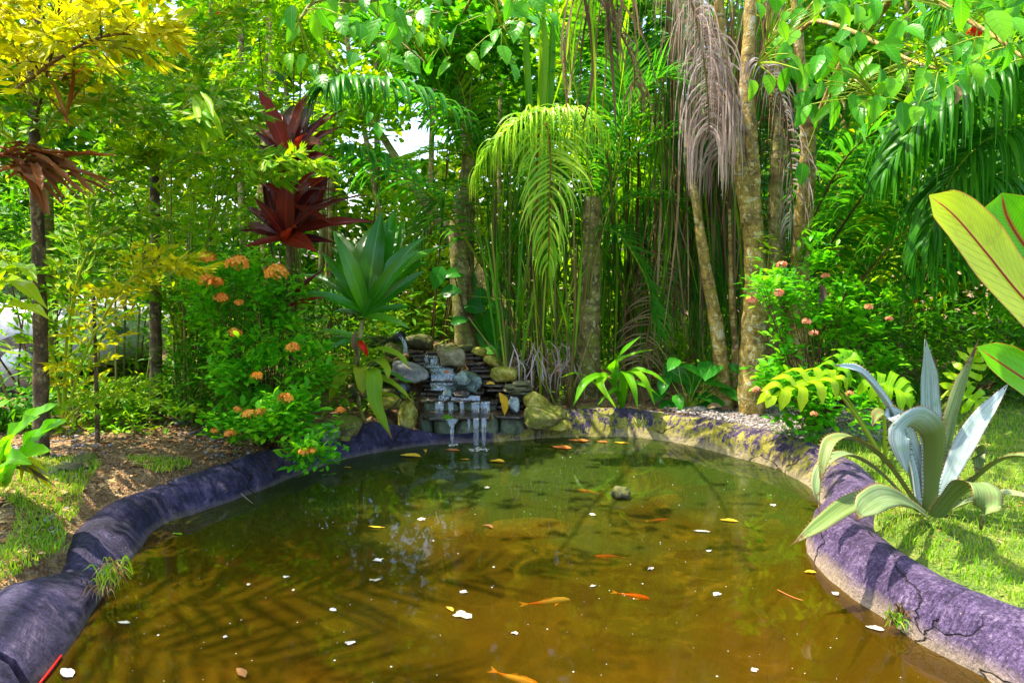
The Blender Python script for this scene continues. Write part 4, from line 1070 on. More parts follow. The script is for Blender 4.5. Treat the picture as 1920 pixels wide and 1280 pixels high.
# ------------------------------------------------------------------ fishtail palms
def fish_frond(t, org, pts, L, n, mat, size, split=False, spread=0.55, rmat='petiole', droop=0.25):
    """bipinnate fishtail frond: side branches off the rachis, wedge leaflets on each"""
    path = smooth_path(pts, 40); T = unit(np.gradient(path, axis=0))
    mb = MB(); mb.add(*tube(path[::2], [0.011, 0.004], 6)); fr = mb.build('frond', M[rmat], t, org)
    pos = []; dr = []; mb = MB()
    for k in range(n):
        q = 0.15 + 0.85 * k / (n - 1); i = int(q * 39); s = unit(np.cross(T[i], [0, 0, 1.0]))
        for sg in (1, -1):
            ln = L * math.sin(math.pi * (0.15 + 0.75 * q)) * rng.uniform(.75, 1.1)
            d = unit(s * sg * (1 - spread * q) + T[i] * (0.45 + .6 * q) + [0, 0, rng.normal(0.3, 0.3)])
            p = path[i].copy(); bp = [p.copy()]; m_ = max(4, int(ln / (size * 0.42)))
            for j in range(m_):
                p = p + d * ln / m_; d = unit(d + [0, 0, -droop * 0.25]); bp.append(p.copy())
                sd_ = unit(np.cross(d, [0, 0, 1.0]))
                for s2 in (1, -1):
                    pos.append(p.copy()); dr.append(unit(d * 0.9 + sd_ * s2 * 0.75 + [0, 0, rng.normal(-0.15, .55)]))
            pos.append(p.copy()); dr.append(d)
            mb.add(*tube(bp, [0.004, 0.002], 4))
    mb.build('side_stalks', M[rmat], fr, org, kind='stuff')
    pos, dr = np.array(pos), np.array(dr)
    mb = MB(); scatter(mb, T_FISH, pos, basis(dr, roll=rng.normal(0, .8, len(pos))), np.column_stack([size * rng.uniform(.32, .6, len(pos)), size * rng.uniform(.9, 1.6, len(pos)), np.full(len(pos), size)]))
    mb.build('leaflets', M[mat], fr, org, kind='stuff')
def fish_palm(px, py, d, top, w, label, fronds, tm='bark_dark', grp='fishtail palms by the soil path'):
    p0 = np.array([P(px, py, d)[0], d, float(height(P(px, py, d)[0], d)) - 0.03]); pt = P(*top)
    t = thing('fishtail_palm', label, 'palm', p0, grp)
    trunk('trunk', [p0, (p0 * .6 + pt * .4) + rng.normal(0, .02, 3), pt], [PX(w, d) * .48, PX(w, d) * .3], tm, t, p0, 12, .12)
    for pts, L, n, mat, size, rm in fronds:
        fish_frond(t, p0, [P(*q) for q in pts], L, n, mat, size, rmat=rm)
    return t
fish_palm(75, 830, 4.3, (60, 110, 4.2), 30, 'fishtail palm with bright yellow top fronds and a brown dead one', [
    ([(20, 175, 4.1), (110, 110, 3.8), (190, 70, 3.6), (300, 62, 3.5)], .32, 14, 'fishyellow', .105, 'twig'),
    ([(60, 250, 4.2), (95, 110, 4.0), (110, 20, 3.8), (150, -50, 3.7)], .34, 10, 'fishyellow', .105, 'twig'),
    ([(50, 200, 4.2), (20, 80, 4.0), (-60, 20, 3.7), (-120, 10, 3.6)], .36, 13, 'fishyellow', .105, 'twig'),
    ([(60, 160, 4.2), (100, 60, 4.3), (200, -10, 4.4), (280, -20, 4.5)], .34, 9, 'fishyellow', .1, 'twig'),
    ([(60, 290, 4.25), (120, 200, 4.2), (230, 190, 4.1), (330, 235, 4.0)], .32, 14, 'fishgreen', .09, 'petiole'),
    ([(66, 330, 4.25), (10, 250, 4.1), (-60, 260, 3.9), (-90, 300, 3.8)], .3, 9, 'fishgreen', .09, 'petiole')])
fish_palm(295, 810, 5.3, (290, 300, 5.2), 26, 'fishtail palm with dark fissured trunk and green fronds over the soil path', [
    ([(290, 330, 5.2), (240, 230, 5.0), (150, 200, 4.8), (90, 240, 4.7)], .36, 13, 'fishgreen', .09, 'petiole'),
    ([(290, 310, 5.2), (330, 220, 5.0), (400, 180, 4.7), (440, 230, 4.6)], .36, 13, 'fishgreen', .09, 'petiole'),
    ([(292, 350, 5.2), (350, 290, 5.0), (460, 300, 4.7), (600, 305, 4.5)], .3, 14, 'lime', .085, 'petiole'),
    ([(290, 340, 5.2), (270, 220, 5.3), (230, 120, 5.4), (180, 60, 5.4)], .36, 12, 'fishgreen', .09, 'petiole'),
    ([(290, 320, 5.2), (330, 150, 5.3), (400, 60, 5.3), (480, 10, 5.3)], .36, 12, 'fishgreen', .09, 'petiole')])
fish_palm(180, 800, 4.6, (175, 540, 4.5), 9, 'young fishtail palm with slanting green stalks beside the white car', [
    ([(120, 790, 4.6), (170, 640, 4.4), (260, 510, 4.2), (370, 505, 4.0)], .27, 16, 'fishyellow', .07, 'petiole'),
    ([(118, 790, 4.6), (130, 600, 4.4), (180, 450, 4.3), (290, 420, 4.2)], .3, 13, 'fishgreen', .08, 'petiole'),
    ([(118, 790, 4.6), (90, 640, 4.5), (20, 500, 4.3), (-50, 470, 4.2)], .3, 12, 'fishgreen', .08, 'petiole'),
    ([(118, 790, 4.6), (140, 560, 4.8), (170, 380, 4.9), (260, 300, 4.9)], .34, 13, 'fishgreen', .085, 'petiole'),
    ([(118, 790, 4.6), (170, 750, 4.5), (240, 740, 4.4), (330, 770, 4.3)], .22, 10, 'lime', .06, 'petiole')])
fish_palm(340, 800, 5.5, (350, 560, 5.4), 9, 'slim fishtail palm with pale green tips next to the orange flowers', [
    ([(345, 700, 5.5), (380, 480, 5.2), (440, 330, 4.9), (520, 330, 4.7)], .3, 13, 'lime', .08, 'petiole'),
    ([(345, 700, 5.5), (330, 500, 5.2), (300, 330, 5.0), (240, 290, 4.8)], .3, 13, 'lime', .08, 'petiole'),
    ([(345, 640, 5.5), (360, 420, 5.6), (350, 200, 5.7), (420, 60, 5.8)], .36, 13, 'fishgreen', .09, 'petiole'),
    ([(345, 700, 5.5), (310, 560, 5.2), (250, 500, 5.0), (180, 480, 4.8)], .28, 13, 'fishgreen', .075, 'petiole')])
# brown dead fishtail frond and the pale hanging one
q = P(65, 290, 4.2)
t = thing('dead_fishtail_frond', 'brown dead fishtail frond hanging across the trunk under the yellow fronds', 'frond', q)
for i in range(30):
    a = P(rng.uniform(-60, 70), rng.uniform(268, 340), 4.0); b = P(rng.uniform(60, 225), rng.uniform(290, 405), 3.8 + rng.normal(0, .1))
    mid = (a + b) / 2 + [0, 0, 0.06 + rng.normal(0, .02)]
    p_ = smooth_path([a, mid, b], 9)
    mb = MB(); mb.add(*ribbon(p_, np.interp(np.linspace(0, 1, 9), [0, .3, .8, 1], [.004, .022, .026, .004]), cols=3, fold=.5, wav=.4)); mb.build('leaflet', M['rust'], t, q)
for i in range(8):
    a = P(rng.uniform(110, 150), rng.uniform(130, 260), 4.1); b = P(rng.uniform(60, 190), rng.uniform(105, 200), 3.9 + rng.normal(0, .1))
    mb = MB(); mb.add(*ribbon(smooth_path([a, (a + b) / 2 + rng.normal(0, .02, 3), b], 7), np.array([.003, .01, .014, .012, .01, .006, .002]), cols=3, fold=.5)); mb.build('leaflet', M['rust'], t, q)
q = P(385, 170, 4.2)
t = thing('hanging_frond', 'pale green fishtail frond hanging straight down among the bushes', 'frond', q)
for i in range(13):
    a = P(375 + rng.normal(0, 8), 175 + rng.uniform(-10, 60), 4.2); b = P(385 + rng.normal(10, 20), 250 + rng.uniform(-30, 70), 4.1 + rng.normal(0, .06))
    mb = MB(); mb.add(*ribbon(smooth_path([a, (a + b) / 2 + rng.normal(0, .02, 3), b], 9), np.array([.004, .012, .02, .024, .026, .026, .02, .014, .003]) * rng.uniform(.6, 1), up=(.3, -1, .2), cols=5, fold=.4, wav=.5)); mb.build('leaflet', M['lime'], t, q)

# low growth hiding the ground under the bushes
def undergrowth(name, label, n, f, mat, size, zmax):
    out = []
    while sum(map(len, out)) < n:
        m_ = 6000; x = rng.uniform(-9, 9, m_); y = rng.uniform(4.6, 10.5, m_); k = f(x, y); out.append(np.column_stack([x[k], y[k]]))
    p = np.vstack(out)[:n]; hgt = zmax * (0.5 + 0.5 * np.sin(p[:, 0] * 3.1 + np.cos(p[:, 1] * 2.2) * 2)) * rng.uniform(0.05, 1, n) + .03
    p = np.column_stack([p, height(p[:, 0], p[:, 1]) + hgt]); mb = MB(); scatter(mb, T_LANCE, p, basis(randdir(n, -.2, .8)), size * rng.uniform(.6, 1.3, n))
    return tag(mb.build(name, M[mat]), label, None, None, 'stuff')
undergrowth('undergrowth', 'low green growth covering the ground beyond the soil path', 9000, lambda x, y: (x < -1.2) & (y > 5.5 - (x + 2.4) * -.25) & ~((x > -8.6) & (x < -3.9) & (y < 9.6)), 'fishgreen', .13, .6)
undergrowth('back_undergrowth', 'low shaded growth under the palms', 6000, lambda x, y: (x > -1.5) & (y > 7.0 - .12 * np.abs(x - 1)), 'fargreen', .15, .6)
undergrowth('lawn_edge_undergrowth', 'low dark growth along the far edge of the lawn', 3000, lambda x, y: (x > 3.0) & (y > 6.1) & (y < 8), 'green', .13, .5)

# ------------------------------------------------------------------ cordylines
ME_RED = shared_leaf('red_leaf', 1.0, 0.17, 12, 5, 0.35, 0.3, 'lance', 'red', 0.012)
ME_STRAP = shared_leaf('strap_leaf', 1.0, 0.185, 14, 5, 0.45, 0.3, 'lance', 'strapgreen', 0.006)
ME_STRAPY = shared_leaf('drooping_strap_leaf', 1.0, 0.2, 14, 5, 0.95, 0.3, 'lance', 'strapyellow', 0.01)
ME_BROAD = [shared_leaf('broad_leaf', 1.0, w_, 12, 7, a_, f_, 'ovate', 'broad', 0.01) for w_, a_, f_ in ((.5, .3, .25), (.44, .5, .35), (.56, .2, .15))]
ME_BROADD = [shared_leaf('dark_broad_leaf', 1.0, w_, 12, 7, a_, f_, 'ovate', 'broaddark', 0.012) for w_, a_, f_ in ((.62, .3, .2), (.55, .45, .25), (.68, .2, .15))]
root = np.array([P(545, 640, 5.2)[0], 5.2, float(height(-1.7, 5.2))])
t = thing('red_cordyline', 'tall cordyline with two tiers of dark red leaves above orange flowers', 'cordyline', root)
s0, s1 = P(540, 470, 5.2), P(548, 300, 5.25)
trunk('stem', [root, P(543, 600, 5.2), s0, s1, P(548, 250, 5.25)], [.02, .016, .014, .012, .01], 'bark_dark', t, root, 8)
def tier(lst, base, me, t, root, sc=1.0):
    for (tx, ty, dd, s) in lst:
        b = np.asarray(base); e = P(tx, ty, b[1] + dd); L = np.linalg.norm(e - b)
        dr = (e - b) / L; dr = unit(dr + [0, 0, 0.22 * L]) if me is not ME_STRAPY else unit(dr + [0, 0, .5])
        put_leaf(me, t, root, b + rng.normal(0, .01, 3) + [0, 0, rng.uniform(-.03, .03)], dr, (L * s * sc, L * sc, L * sc), up=(-0.15 * dr[0], -.75, .66), roll=rng.normal(0, .35))
tier([(555, 150, .1, 1.2), (488, 165, -.2, 1.1), (608, 200, -.1, 1), (575, 175, .3, .8), (520, 258, -.5, 1.6), (562, 262, -.55, 1.5), (628, 225, .25, .8), (500, 270, -.3, 1.3), (596, 285, -.35, 1.0), (470, 205, .3, .7), (530, 175, .4, 1), (515, 200, .1, .9), (580, 215, -.2, 1), (545, 230, -.4, 1.3), (600, 240, .1, .8), (480, 240, 0, .8)], P(548, 312, 5.25), ME_RED, t, root, 1.15)
tier([(525, 330, -.25, 1.5), (588, 330, -.1, 1.4), (478, 345, -.1, .9), (648, 355, -.1, 1.0), (668, 410, -.2, .9), (445, 410, .0, .9), (468, 462, -.2, 1.0), (560, 450, -.5, 1.4), (600, 440, -.3, 1.0), (500, 385, -.3, 1.2), (430, 405, .3, .7), (640, 335, .3, .8), (550, 350, .4, 1.2), (490, 325, .3, .9), (625, 395, .3, .9), (610, 330, .2, 1), (555, 325, .0, 1.2), (620, 355, 0, 1), (455, 375, .1, .9), (500, 350, .0, 1.1), (570, 380, -.4, 1.3), (530, 400, -.4, 1.3)], P(538, 450, 5.2), ME_RED, t, root, 1.12)
tier([(505, 300, .1, 1), (590, 310, .1, 1), (475, 330, -.1, .9), (620, 345, -.2, .9), (520, 320, -.3, 1.2), (575, 330, -.3, 1.2), (490, 400, -.2, .8), (605, 400, -.2, .8)], P(545, 378, 5.22), ME_RED, t, root, 1.1)
tier([(600, 545, -.1, .8), (595, 500, -.1, .7), (570, 560, -.2, .7)], P(540, 575, 5.2), ME_RED, t, root)

root = np.array([P(688, 800, 5.45)[0], 5.45, float(height(-1.1, 5.45))])
t = thing('green_cordyline', 'cordyline with fan of glossy green strap leaves and yellowing drooping ones below', 'cordyline', root)
trunk('stem', [root, P(674, 760, 5.45), P(668, 690, 5.45), P(680, 600, 5.45)], [.014, .016, .022, .016], 'bark_palm', t, root, 8)
tier([(640, 440, .1, 1), (660, 405, .2, 1.2), (693, 395, .1, 1.1), (730, 400, .15, 1.1), (770, 395, .25, 1), (610, 480, -.1, .9), (575, 500, .1, .8), (590, 540, -.3, .9), (720, 430, -.2, 1.2), (760, 450, -.25, 1), (790, 480, .1, .8), (780, 520, -.2, .9),
      (620, 440, .3, .9), (700, 430, -.35, 1.2), (600, 570, .2, .7), (770, 560, .1, .8), (745, 590, -.3, .9), (810, 430, .2, .8), (650, 470, -.35, 1.1), (680, 460, .4, 1), (630, 415, .2, 1), (745, 395, -.1, 1), (710, 385, .3, 1), (740, 500, -.4, 1)], P(685, 592, 5.45), ME_STRAP, t, root, 1.12)
tier([(600, 600, -.2, .9), (590, 650, .0, .8), (620, 640, -.3, .9), (575, 630, .2, .8), (640, 620, .3, .9)], P(678, 640, 5.45), ME_STRAP, t, root)
ME_SY = ME_STRAPY
def curved_leaf(t, org, pts, w, mat, up=(0, -.3, 1), fold=.3, name='leaf', wav=.08, cols=5, n=16, shape=None):
    p_ = smooth_path(pts, n); tt = np.linspace(0, 1, n)
    pr = shape or ([0, .12, .45, .8, 1], [.3, .6, 1, .6, .02])
    mb = MB(); mb.add(*ribbon(p_, np.interp(tt, *pr) * w, up=up, cols=cols, fold=fold, wav=wav)); return mb.build(name, M[mat], t, org)
for pts, w in [
    ([(675, 690, 5.45), (700, 655, 5.30), (745, 665, 5.15), (768, 690, 5.10)], .038), ([(675, 690, 5.45), (705, 675, 5.25), (725, 690, 5.10), (728, 712, 5.05)], .036),
    ([(672, 692, 5.45), (650, 685, 5.30), (600, 715, 5.15), (583, 750, 5.10)], .045), ([(672, 692, 5.45), (650, 700, 5.20), (630, 725, 5.10), (618, 755, 5.05)], .05),
    ([(675, 690, 5.45), (675, 690, 5.20), (678, 715, 5.10), (680, 742, 5.08)], .05), ([(678, 695, 5.45), (700, 700, 5.10), (705, 760, 5.00), (735, 822, 4.98)], .058),
    ([(678, 690, 5.45), (710, 705, 5.25), (745, 725, 5.15), (775, 755, 5.12)], .03), ([(680, 690, 5.45), (735, 700, 5.40), (760, 715, 5.30), (778, 716, 5.25)], .022),
    ([(680, 700, 5.45), (705, 735, 5.30), (735, 742, 5.20), (752, 748, 5.20)], .03), ([(670, 690, 5.45), (625, 680, 5.50), (595, 700, 5.50), (575, 730, 5.50)], .035)]:
    curved_leaf(t, root, [P(*q) for q in pts], w * 1.15, 'strapyellow' if w != .022 else 'strapgreen')
q = P(688, 655, 5.30)
mb = MB()
mb.add(*ribbon(smooth_path([P(672, 640, 5.35), P(682, 650, 5.25), P(690, 668, 5.28)], 8), np.array([.008, .022, .03, .03, .028, .022, .014, .003]), up=(0, -1, .3), cols=5, fold=.6, wav=.3)); mb.build('withered_leaf', M['redflower'], t, root)
mb = MB(); mb.add(*ribbon(smooth_path([P(668, 620, 5.35), P(664, 645, 5.28), P(672, 668, 5.32)], 8), np.array([.008, .02, .028, .03, .024, .02, .012, .003]), up=(0, -1, .3), cols=5, fold=.7, wav=.5)); mb.build('withered_leaf', M['deadbrown'], t, root)

# ------------------------------------------------------------------ ixora shrubs
M['ixleaf'] = leaf_mat('shrub leaf', [(0.03, 0.24, 0.015), (0.07, 0.38, 0.018), (0.18, 0.5, 0.02)], rough=0.35, rib=(0.16, 0.42, 0.05), ribw=0.05)
def ixora(label, root, clumps, heads, fm, lm='ixleaf', size=.085):
    t = thing('ixora_shrub', label, 'flowering shrub', root, 'flowering shrubs beside the pond')
    for (px, py, d, rx, ry, n) in clumps:
        c = P(px, py, d); rad = (PX(rx, d), PX(min(rx, ry), d) * .8, PX(ry, d))
        k = max(5, n // 45)
        cc = unit(rng.normal(size=(k, 3))) * rng.uniform(.35, 1, (k, 1)) * rad + c
        pos = []; dr = []
        for e in cc:
            m_ = n // k
            # twig with pairs of leaves and a rosette at its tip
            b = e - unit(e - c + [0, 0, .12]) * 0.12
            mb = MB(); mb.add(*tube(smooth_path([root * [1, 1, 1] + rng.normal(0, .04, 3) * [1, 1, 0], (root + b) / 2 + rng.normal(0, .04, 3), e], 7), [.006, .002], 5)); mb.build('stem', M['twig'], t, root)
            pos.append(e + rng.normal(0, .045, (m_, 3)) * [1.2, 1.2, 1]); dr.append(unit(unit(e - c) * .5 + randdir(m_, -.2, .8)))
        pos = np.vstack(pos); dr = np.vstack(dr)
        mb = MB(); scatter(mb, T_OB, pos, basis(dr, roll=rng.normal(0, .3, len(pos))), size * rng.uniform(.6, 1.2, len(pos))); mb.build('foliage', M[lm], t, root, kind='stuff')
    for (px, py, d, r) in heads:
        flower_head(t, root, P(px, py, d), PX(r, d), fm)
    return t
r1 = on_ground(505, 832)
ixora('green shrub with orange flower clusters leaning over the rim near the cascade', r1,
      [(535, 785, 4.45, 95, 60, 800), (470, 700, 4.8, 95, 110, 1300), (560, 690, 4.9, 50, 70, 450), (590, 850, 4.3, 38, 24, 220), (455, 560, 5.0, 95, 95, 1100), (430, 800, 4.6, 50, 35, 260), (530, 560, 5.1, 65, 70, 600), (400, 620, 5.1, 50, 70, 500)],
      [(387, 483, 4.7, 17), (445, 495, 4.6, 21), (520, 512, 4.6, 22), (388, 527, 4.65, 19), (405, 530, 4.6, 14), (415, 560, 4.7, 15), (448, 568, 4.7, 9), (440, 624, 4.6, 13), (550, 652, 4.5, 14), (482, 705, 4.4, 11), (535, 748, 4.3, 15), (468, 778, 4.25, 15), (491, 773, 4.25, 12),
       (444, 768, 4.3, 9), (402, 808, 4.3, 8), (431, 813, 4.25, 11), (570, 848, 4.15, 11), (584, 845, 4.15, 8), (638, 769, 4.5, 10)], 'flower')
r2 = on_ground(1530, 800)
ixora('shrub with salmon pink flower clusters in front of the lichened forked tree', r2,
      [(1540, 760, 5.0, 110, 50, 800), (1500, 560, 5.4, 90, 60, 600), (1600, 600, 5.6, 90, 70, 700), (1440, 540, 5.2, 40, 30, 160), (1480, 680, 5.3, 60, 50, 350), (1590, 700, 5.4, 80, 50, 400), (1520, 500, 5.6, 50, 50, 250), (1460, 720, 4.95, 45, 35, 220), (1640, 660, 5.6, 50, 50, 250)],
      [(1466, 497, 5.2, 10), (1548, 518, 5.4, 8), (1410, 563, 5.05, 10), (1458, 550, 5.05, 12), (1629, 576, 5.3, 8), (1512, 603, 5.0, 9), (1526, 625, 5.0, 9), (1420, 731, 4.8, 9), (1593, 738, 4.8, 8), (1526, 776, 4.75, 7), (1667, 598, 5.3, 7)], 'pinkflower', 'ixleaf', .085)
for i, (px, py, d, s) in enumerate([(412, 28, 5.6, 9), (1830, 60, 3.5, 14), (1920, 665, 6.3, 14), (1715, 565, 6.2, 6)]):
    q = P(px, py, d); t = thing('red_flower', ['single red flower high in the yellow green bush', 'red blossom between the overhanging broad leaves at the top', 'red flowers in the dark shrub behind the lawn', 'tiny red flower head amid the long drooping fronds'][i], 'flower', q)
    flower_head(t, q, q, PX(s, d), 'redflower')
    mb = MB(); mb.add(*tube([q, q - [0, -.02, .25]], [.002, .003], 5)); mb.build('stalk', M['petiole'], t, q)

# ------------------------------------------------------------------ broad leaf clump, lower left
root = on_ground(20, 900)
t = thing('broad_leaf_clump', 'clump of wide wavy yellow green leaves beside the dark stones', 'plant', root)
for pts, w in [([(15, 900, 3.6), (20, 830, 3.4), (60, 785, 3.3), (110, 756, 3.25)], .075), ([(20, 905, 3.6), (40, 850, 3.4), (85, 810, 3.3), (126, 788, 3.2)], .08),
               ([(10, 905, 3.6), (0, 850, 3.3), (30, 810, 3.15), (75, 780, 3.1)], .085), ([(15, 910, 3.5), (30, 870, 3.2), (60, 850, 3.1), (95, 845, 3.05)], .07), ([(0, 900, 3.6), (-30, 830, 3.4), (-20, 780, 3.3), (20, 750, 3.2)], .08),
               ([(10, 910, 3.5), (5, 880, 3.1), (20, 860, 3.0), (60, 870, 3.0)], .06), ([(-10, 910, 3.5), (-40, 870, 3.2), (-60, 850, 3.1), (-90, 880, 3.0)], .07)]:
    curved_leaf(t, root, [P(*q) for q in pts], w, 'curc', up=(-.2, -.6, .8), wav=.22, n=20, cols=7, fold=.35)
for i in range(16):
    a = P(rng.uniform(0, 70), rng.uniform(850, 880), 3.5); b = P(rng.uniform(-5, 115), rng.uniform(880, 935), 3.35)
    curved_leaf(t, root, [a, (a + b) / 2 + [0, -.02, .05], b], .016, 'fishyellow' if i % 2 else 'deadbrown', n=8, cols=3, name='withered_leaf')
# blurred big yellow green fronds above
root = np.array([P(10, 700, 4.2)[0] - .3, 4.2, .18])
t = thing('broad_frond_plant', 'yellow green broad fronds leaning over the young fishtail palm', 'plant', root)
for pts, w in [([(-40, 700, 4.2), (-20, 560, 4.1), (30, 530, 3.9), (90, 580, 3.8)], .07), ([(-40, 700, 4.2), (-20, 540, 4.0), (40, 500, 3.8), (70, 530, 3.7)], .06), ([(-40, 700, 4.2), (-10, 590, 4.0), (50, 575, 3.8), (95, 600, 3.7)], .05), ([(-40, 700, 4.2), (-40, 560, 4.0), (-10, 500, 3.9), (30, 515, 3.8)], .06)]:
    curved_leaf(t, root, [P(*q) for q in pts], w, 'split', wav=.3, n=18, cols=7)

# ------------------------------------------------------------------ ginger, hydrangea-like and climbers behind the rim
root = on_ground(1165, 775)
t = thing('ginger_plant', 'ginger plant with long pointed bright green leaves behind the long olive stone', 'plant', root)
for pts, w in [([(1165, 770, 6.1), (1150, 700, 6.0), (1165, 665, 5.9), (1201, 630, 5.85)], .085), ([(1165, 770, 6.1), (1140, 710, 6.0), (1100, 715, 5.8), (1075, 760, 5.7)], .07), ([(1165, 770, 6.1), (1145, 705, 6.0), (1125, 720, 5.8), (1155, 765, 5.6)], .06),
               ([(1165, 770, 6.1), (1170, 700, 5.9), (1185, 720, 5.7), (1196, 765, 5.65)], .06), ([(1165, 770, 6.1), (1175, 700, 5.9), (1205, 710, 5.75), (1228, 760, 5.7)], .065), ([(1165, 770, 6.1), (1180, 700, 6.0), (1220, 700, 5.9), (1255, 725, 5.85)], .055),
               ([(1165, 770, 6.1), (1150, 690, 6.1), (1185, 665, 6.1), (1225, 655, 6.1)], .04), ([(1165, 770, 6.1), (1110, 715, 6.2), (1080, 700, 6.1), (1050, 708, 6.0)], .035), ([(1165, 770, 6.1), (1180, 720, 6.1), (1210, 725, 6.0), (1240, 745, 6.0)], .05), ([(1165, 770, 6.1), (1160, 730, 6.0), (1140, 740, 5.9), (1120, 760, 5.9)], .035)]:
    curved_leaf(t, root, [P(*q) for q in pts], w * .8, 'curc', wav=.05)
root = on_ground(1290, 765)
t = thing('heart_leaf_shrub', 'low shrub of broad dark green heart shaped leaves behind the round grey stone', 'shrub', root)
pts = [(1270, 700, 60), (1300, 712, 55), (1330, 690, 60), (1298, 735, 55), (1245, 715, 45), (1345, 718, 45), (1395, 705, 42), (1372, 735, 45), (1330, 745, 45), (1255, 765, 50), (1272, 750, 35), (1395, 728, 40), (1262, 680, 35), (1300, 690, 45), (1360, 700, 40), (1235, 740, 35), (1380, 690, 30), (1315, 755, 40), (1350, 755, 30), (1410, 735, 35)]
for i, (px, py, s) in enumerate(pts):
    c = P(px, py, 6.15 + rng.uniform(-.15, .15)); d = unit([rng.normal(0, .8), -0.7, rng.uniform(-.5, .05)])
    L = PX(s * 1.15, 6.15)
    put_leaf(ME_BROADD[i % 3], t, root, c - d * L * .5, d, L, up=(0, -.5, .85), roll=rng.normal(0, .3))
    mb = MB(); mb.add(*tube(smooth_path([root, (root + c) / 2 + [0, 0, .05], c - d * L * .5], 6), [.004, .003], 5)); mb.build('stalk', M['petiole'], t, root)
root = on_ground(915, 660); root[1] = 6.9
t = thing('heart_leaf_climber', 'climbing plant with heart shaped green leaves on the trunk beside the cascade', 'climber', root)
pts = [(893, 600, 60, 0), (925, 610, 62, 0), (870, 580, 35, 0), (890, 575, 40, 1), (955, 635, 45, 0), (985, 625, 30, 1), (975, 640, 30, 0), (940, 655, 40, 0), (915, 655, 35, 1), (900, 560, 40, 0), (865, 560, 40, 0), (845, 545, 36, 1), (935, 580, 45, 0), (860, 600, 30, 1), (905, 630, 40, 1), (932, 672, 34, 0), (948, 665, 30, 1), (820, 520, 40, 0), (880, 530, 44, 0), (850, 510, 40, 1), (900, 640, 30, 0)]
for i, (px, py, s, k_) in enumerate(pts):
    c = P(px, py, 6.75 + rng.uniform(-.15, .15)); d = unit([rng.normal(0, .45), -0.4, rng.uniform(-1, -.4)]) if not k_ else unit([rng.choice([-1, 1]), -.5, rng.uniform(-.2, .5)])
    L = PX(s * 1.2, 6.7)
    put_leaf(ME_BROADD[i % 3] if i % 4 else ME_BROAD[i % 3], t, root, c - d * L * .5, d, L, up=(0, -.8, .5), roll=rng.normal(0, .3))
for a, b in (((915, 700), (880, 500)), ((925, 700), (960, 600)), ((920, 690), (850, 510))):
    mb = MB(); mb.add(*tube(smooth_path([P(*a, 6.85), (P(*a, 6.85) + P(*b, 6.8)) / 2 + rng.normal(0, .04, 3), P(*b, 6.8)], 10), [.008, .005], 6)); mb.build('stem', M['twig'], t, root)

# ------------------------------------------------------------------ overhanging broad leaved branches
def branchy(name, label, root, limbs, leaves, tm, group=None, rad0=.03, th=None):
    t = th or thing(name, label, 'tree', root, group)
    ends = []
    for pts, r0 in limbs:
        p_ = smooth_path([P(*q) if len(q) == 3 else q for q in pts], 26)
        mb = MB(); mb.add(*tube(p_, [r0, r0 * .3], 8, .1)); mb.build('branch', M[tm], t, root); ends.append(p_)
    allp = np.vstack([e[6:] for e in ends])
    for i, (px, py, d, s, tx, ty) in enumerate(leaves):
        c = P(px, py, d); L = PX(s * .88, d)
        e = P(px + tx, py + ty, d + rng.uniform(-.25, .05)); dr = unit(e - c)
        put_leaf(ME_BROAD[i % 3], t, root, c, dr, L, up=(rng.normal(0, .25), -.75, .65), roll=rng.normal(0, .3))
        near = allp[np.argmin(np.linalg.norm(allp - c, axis=1))]
        if np.linalg.norm(near - c) < 0.9:
            mb = MB(); mb.add(*tube(smooth_path([near, (near + c) / 2 + [0, 0, .02], c], 5), [.004, .002], 4)); mb.build('twig', M['petiole'], t, root)
    return t
def leaf_cloud(xr, yr, dr_, n, s, fall=60, prob=None):
    out = []
    for _ in range(n):
        px, py = rng.uniform(*xr), rng.uniform(*yr)
        if prob and not prob(px, py): continue
        out.append((px, py, rng.uniform(*dr_), s * rng.uniform(.7, 1.25), rng.normal(0, 45), abs(rng.normal(fall, 25))))
    return out
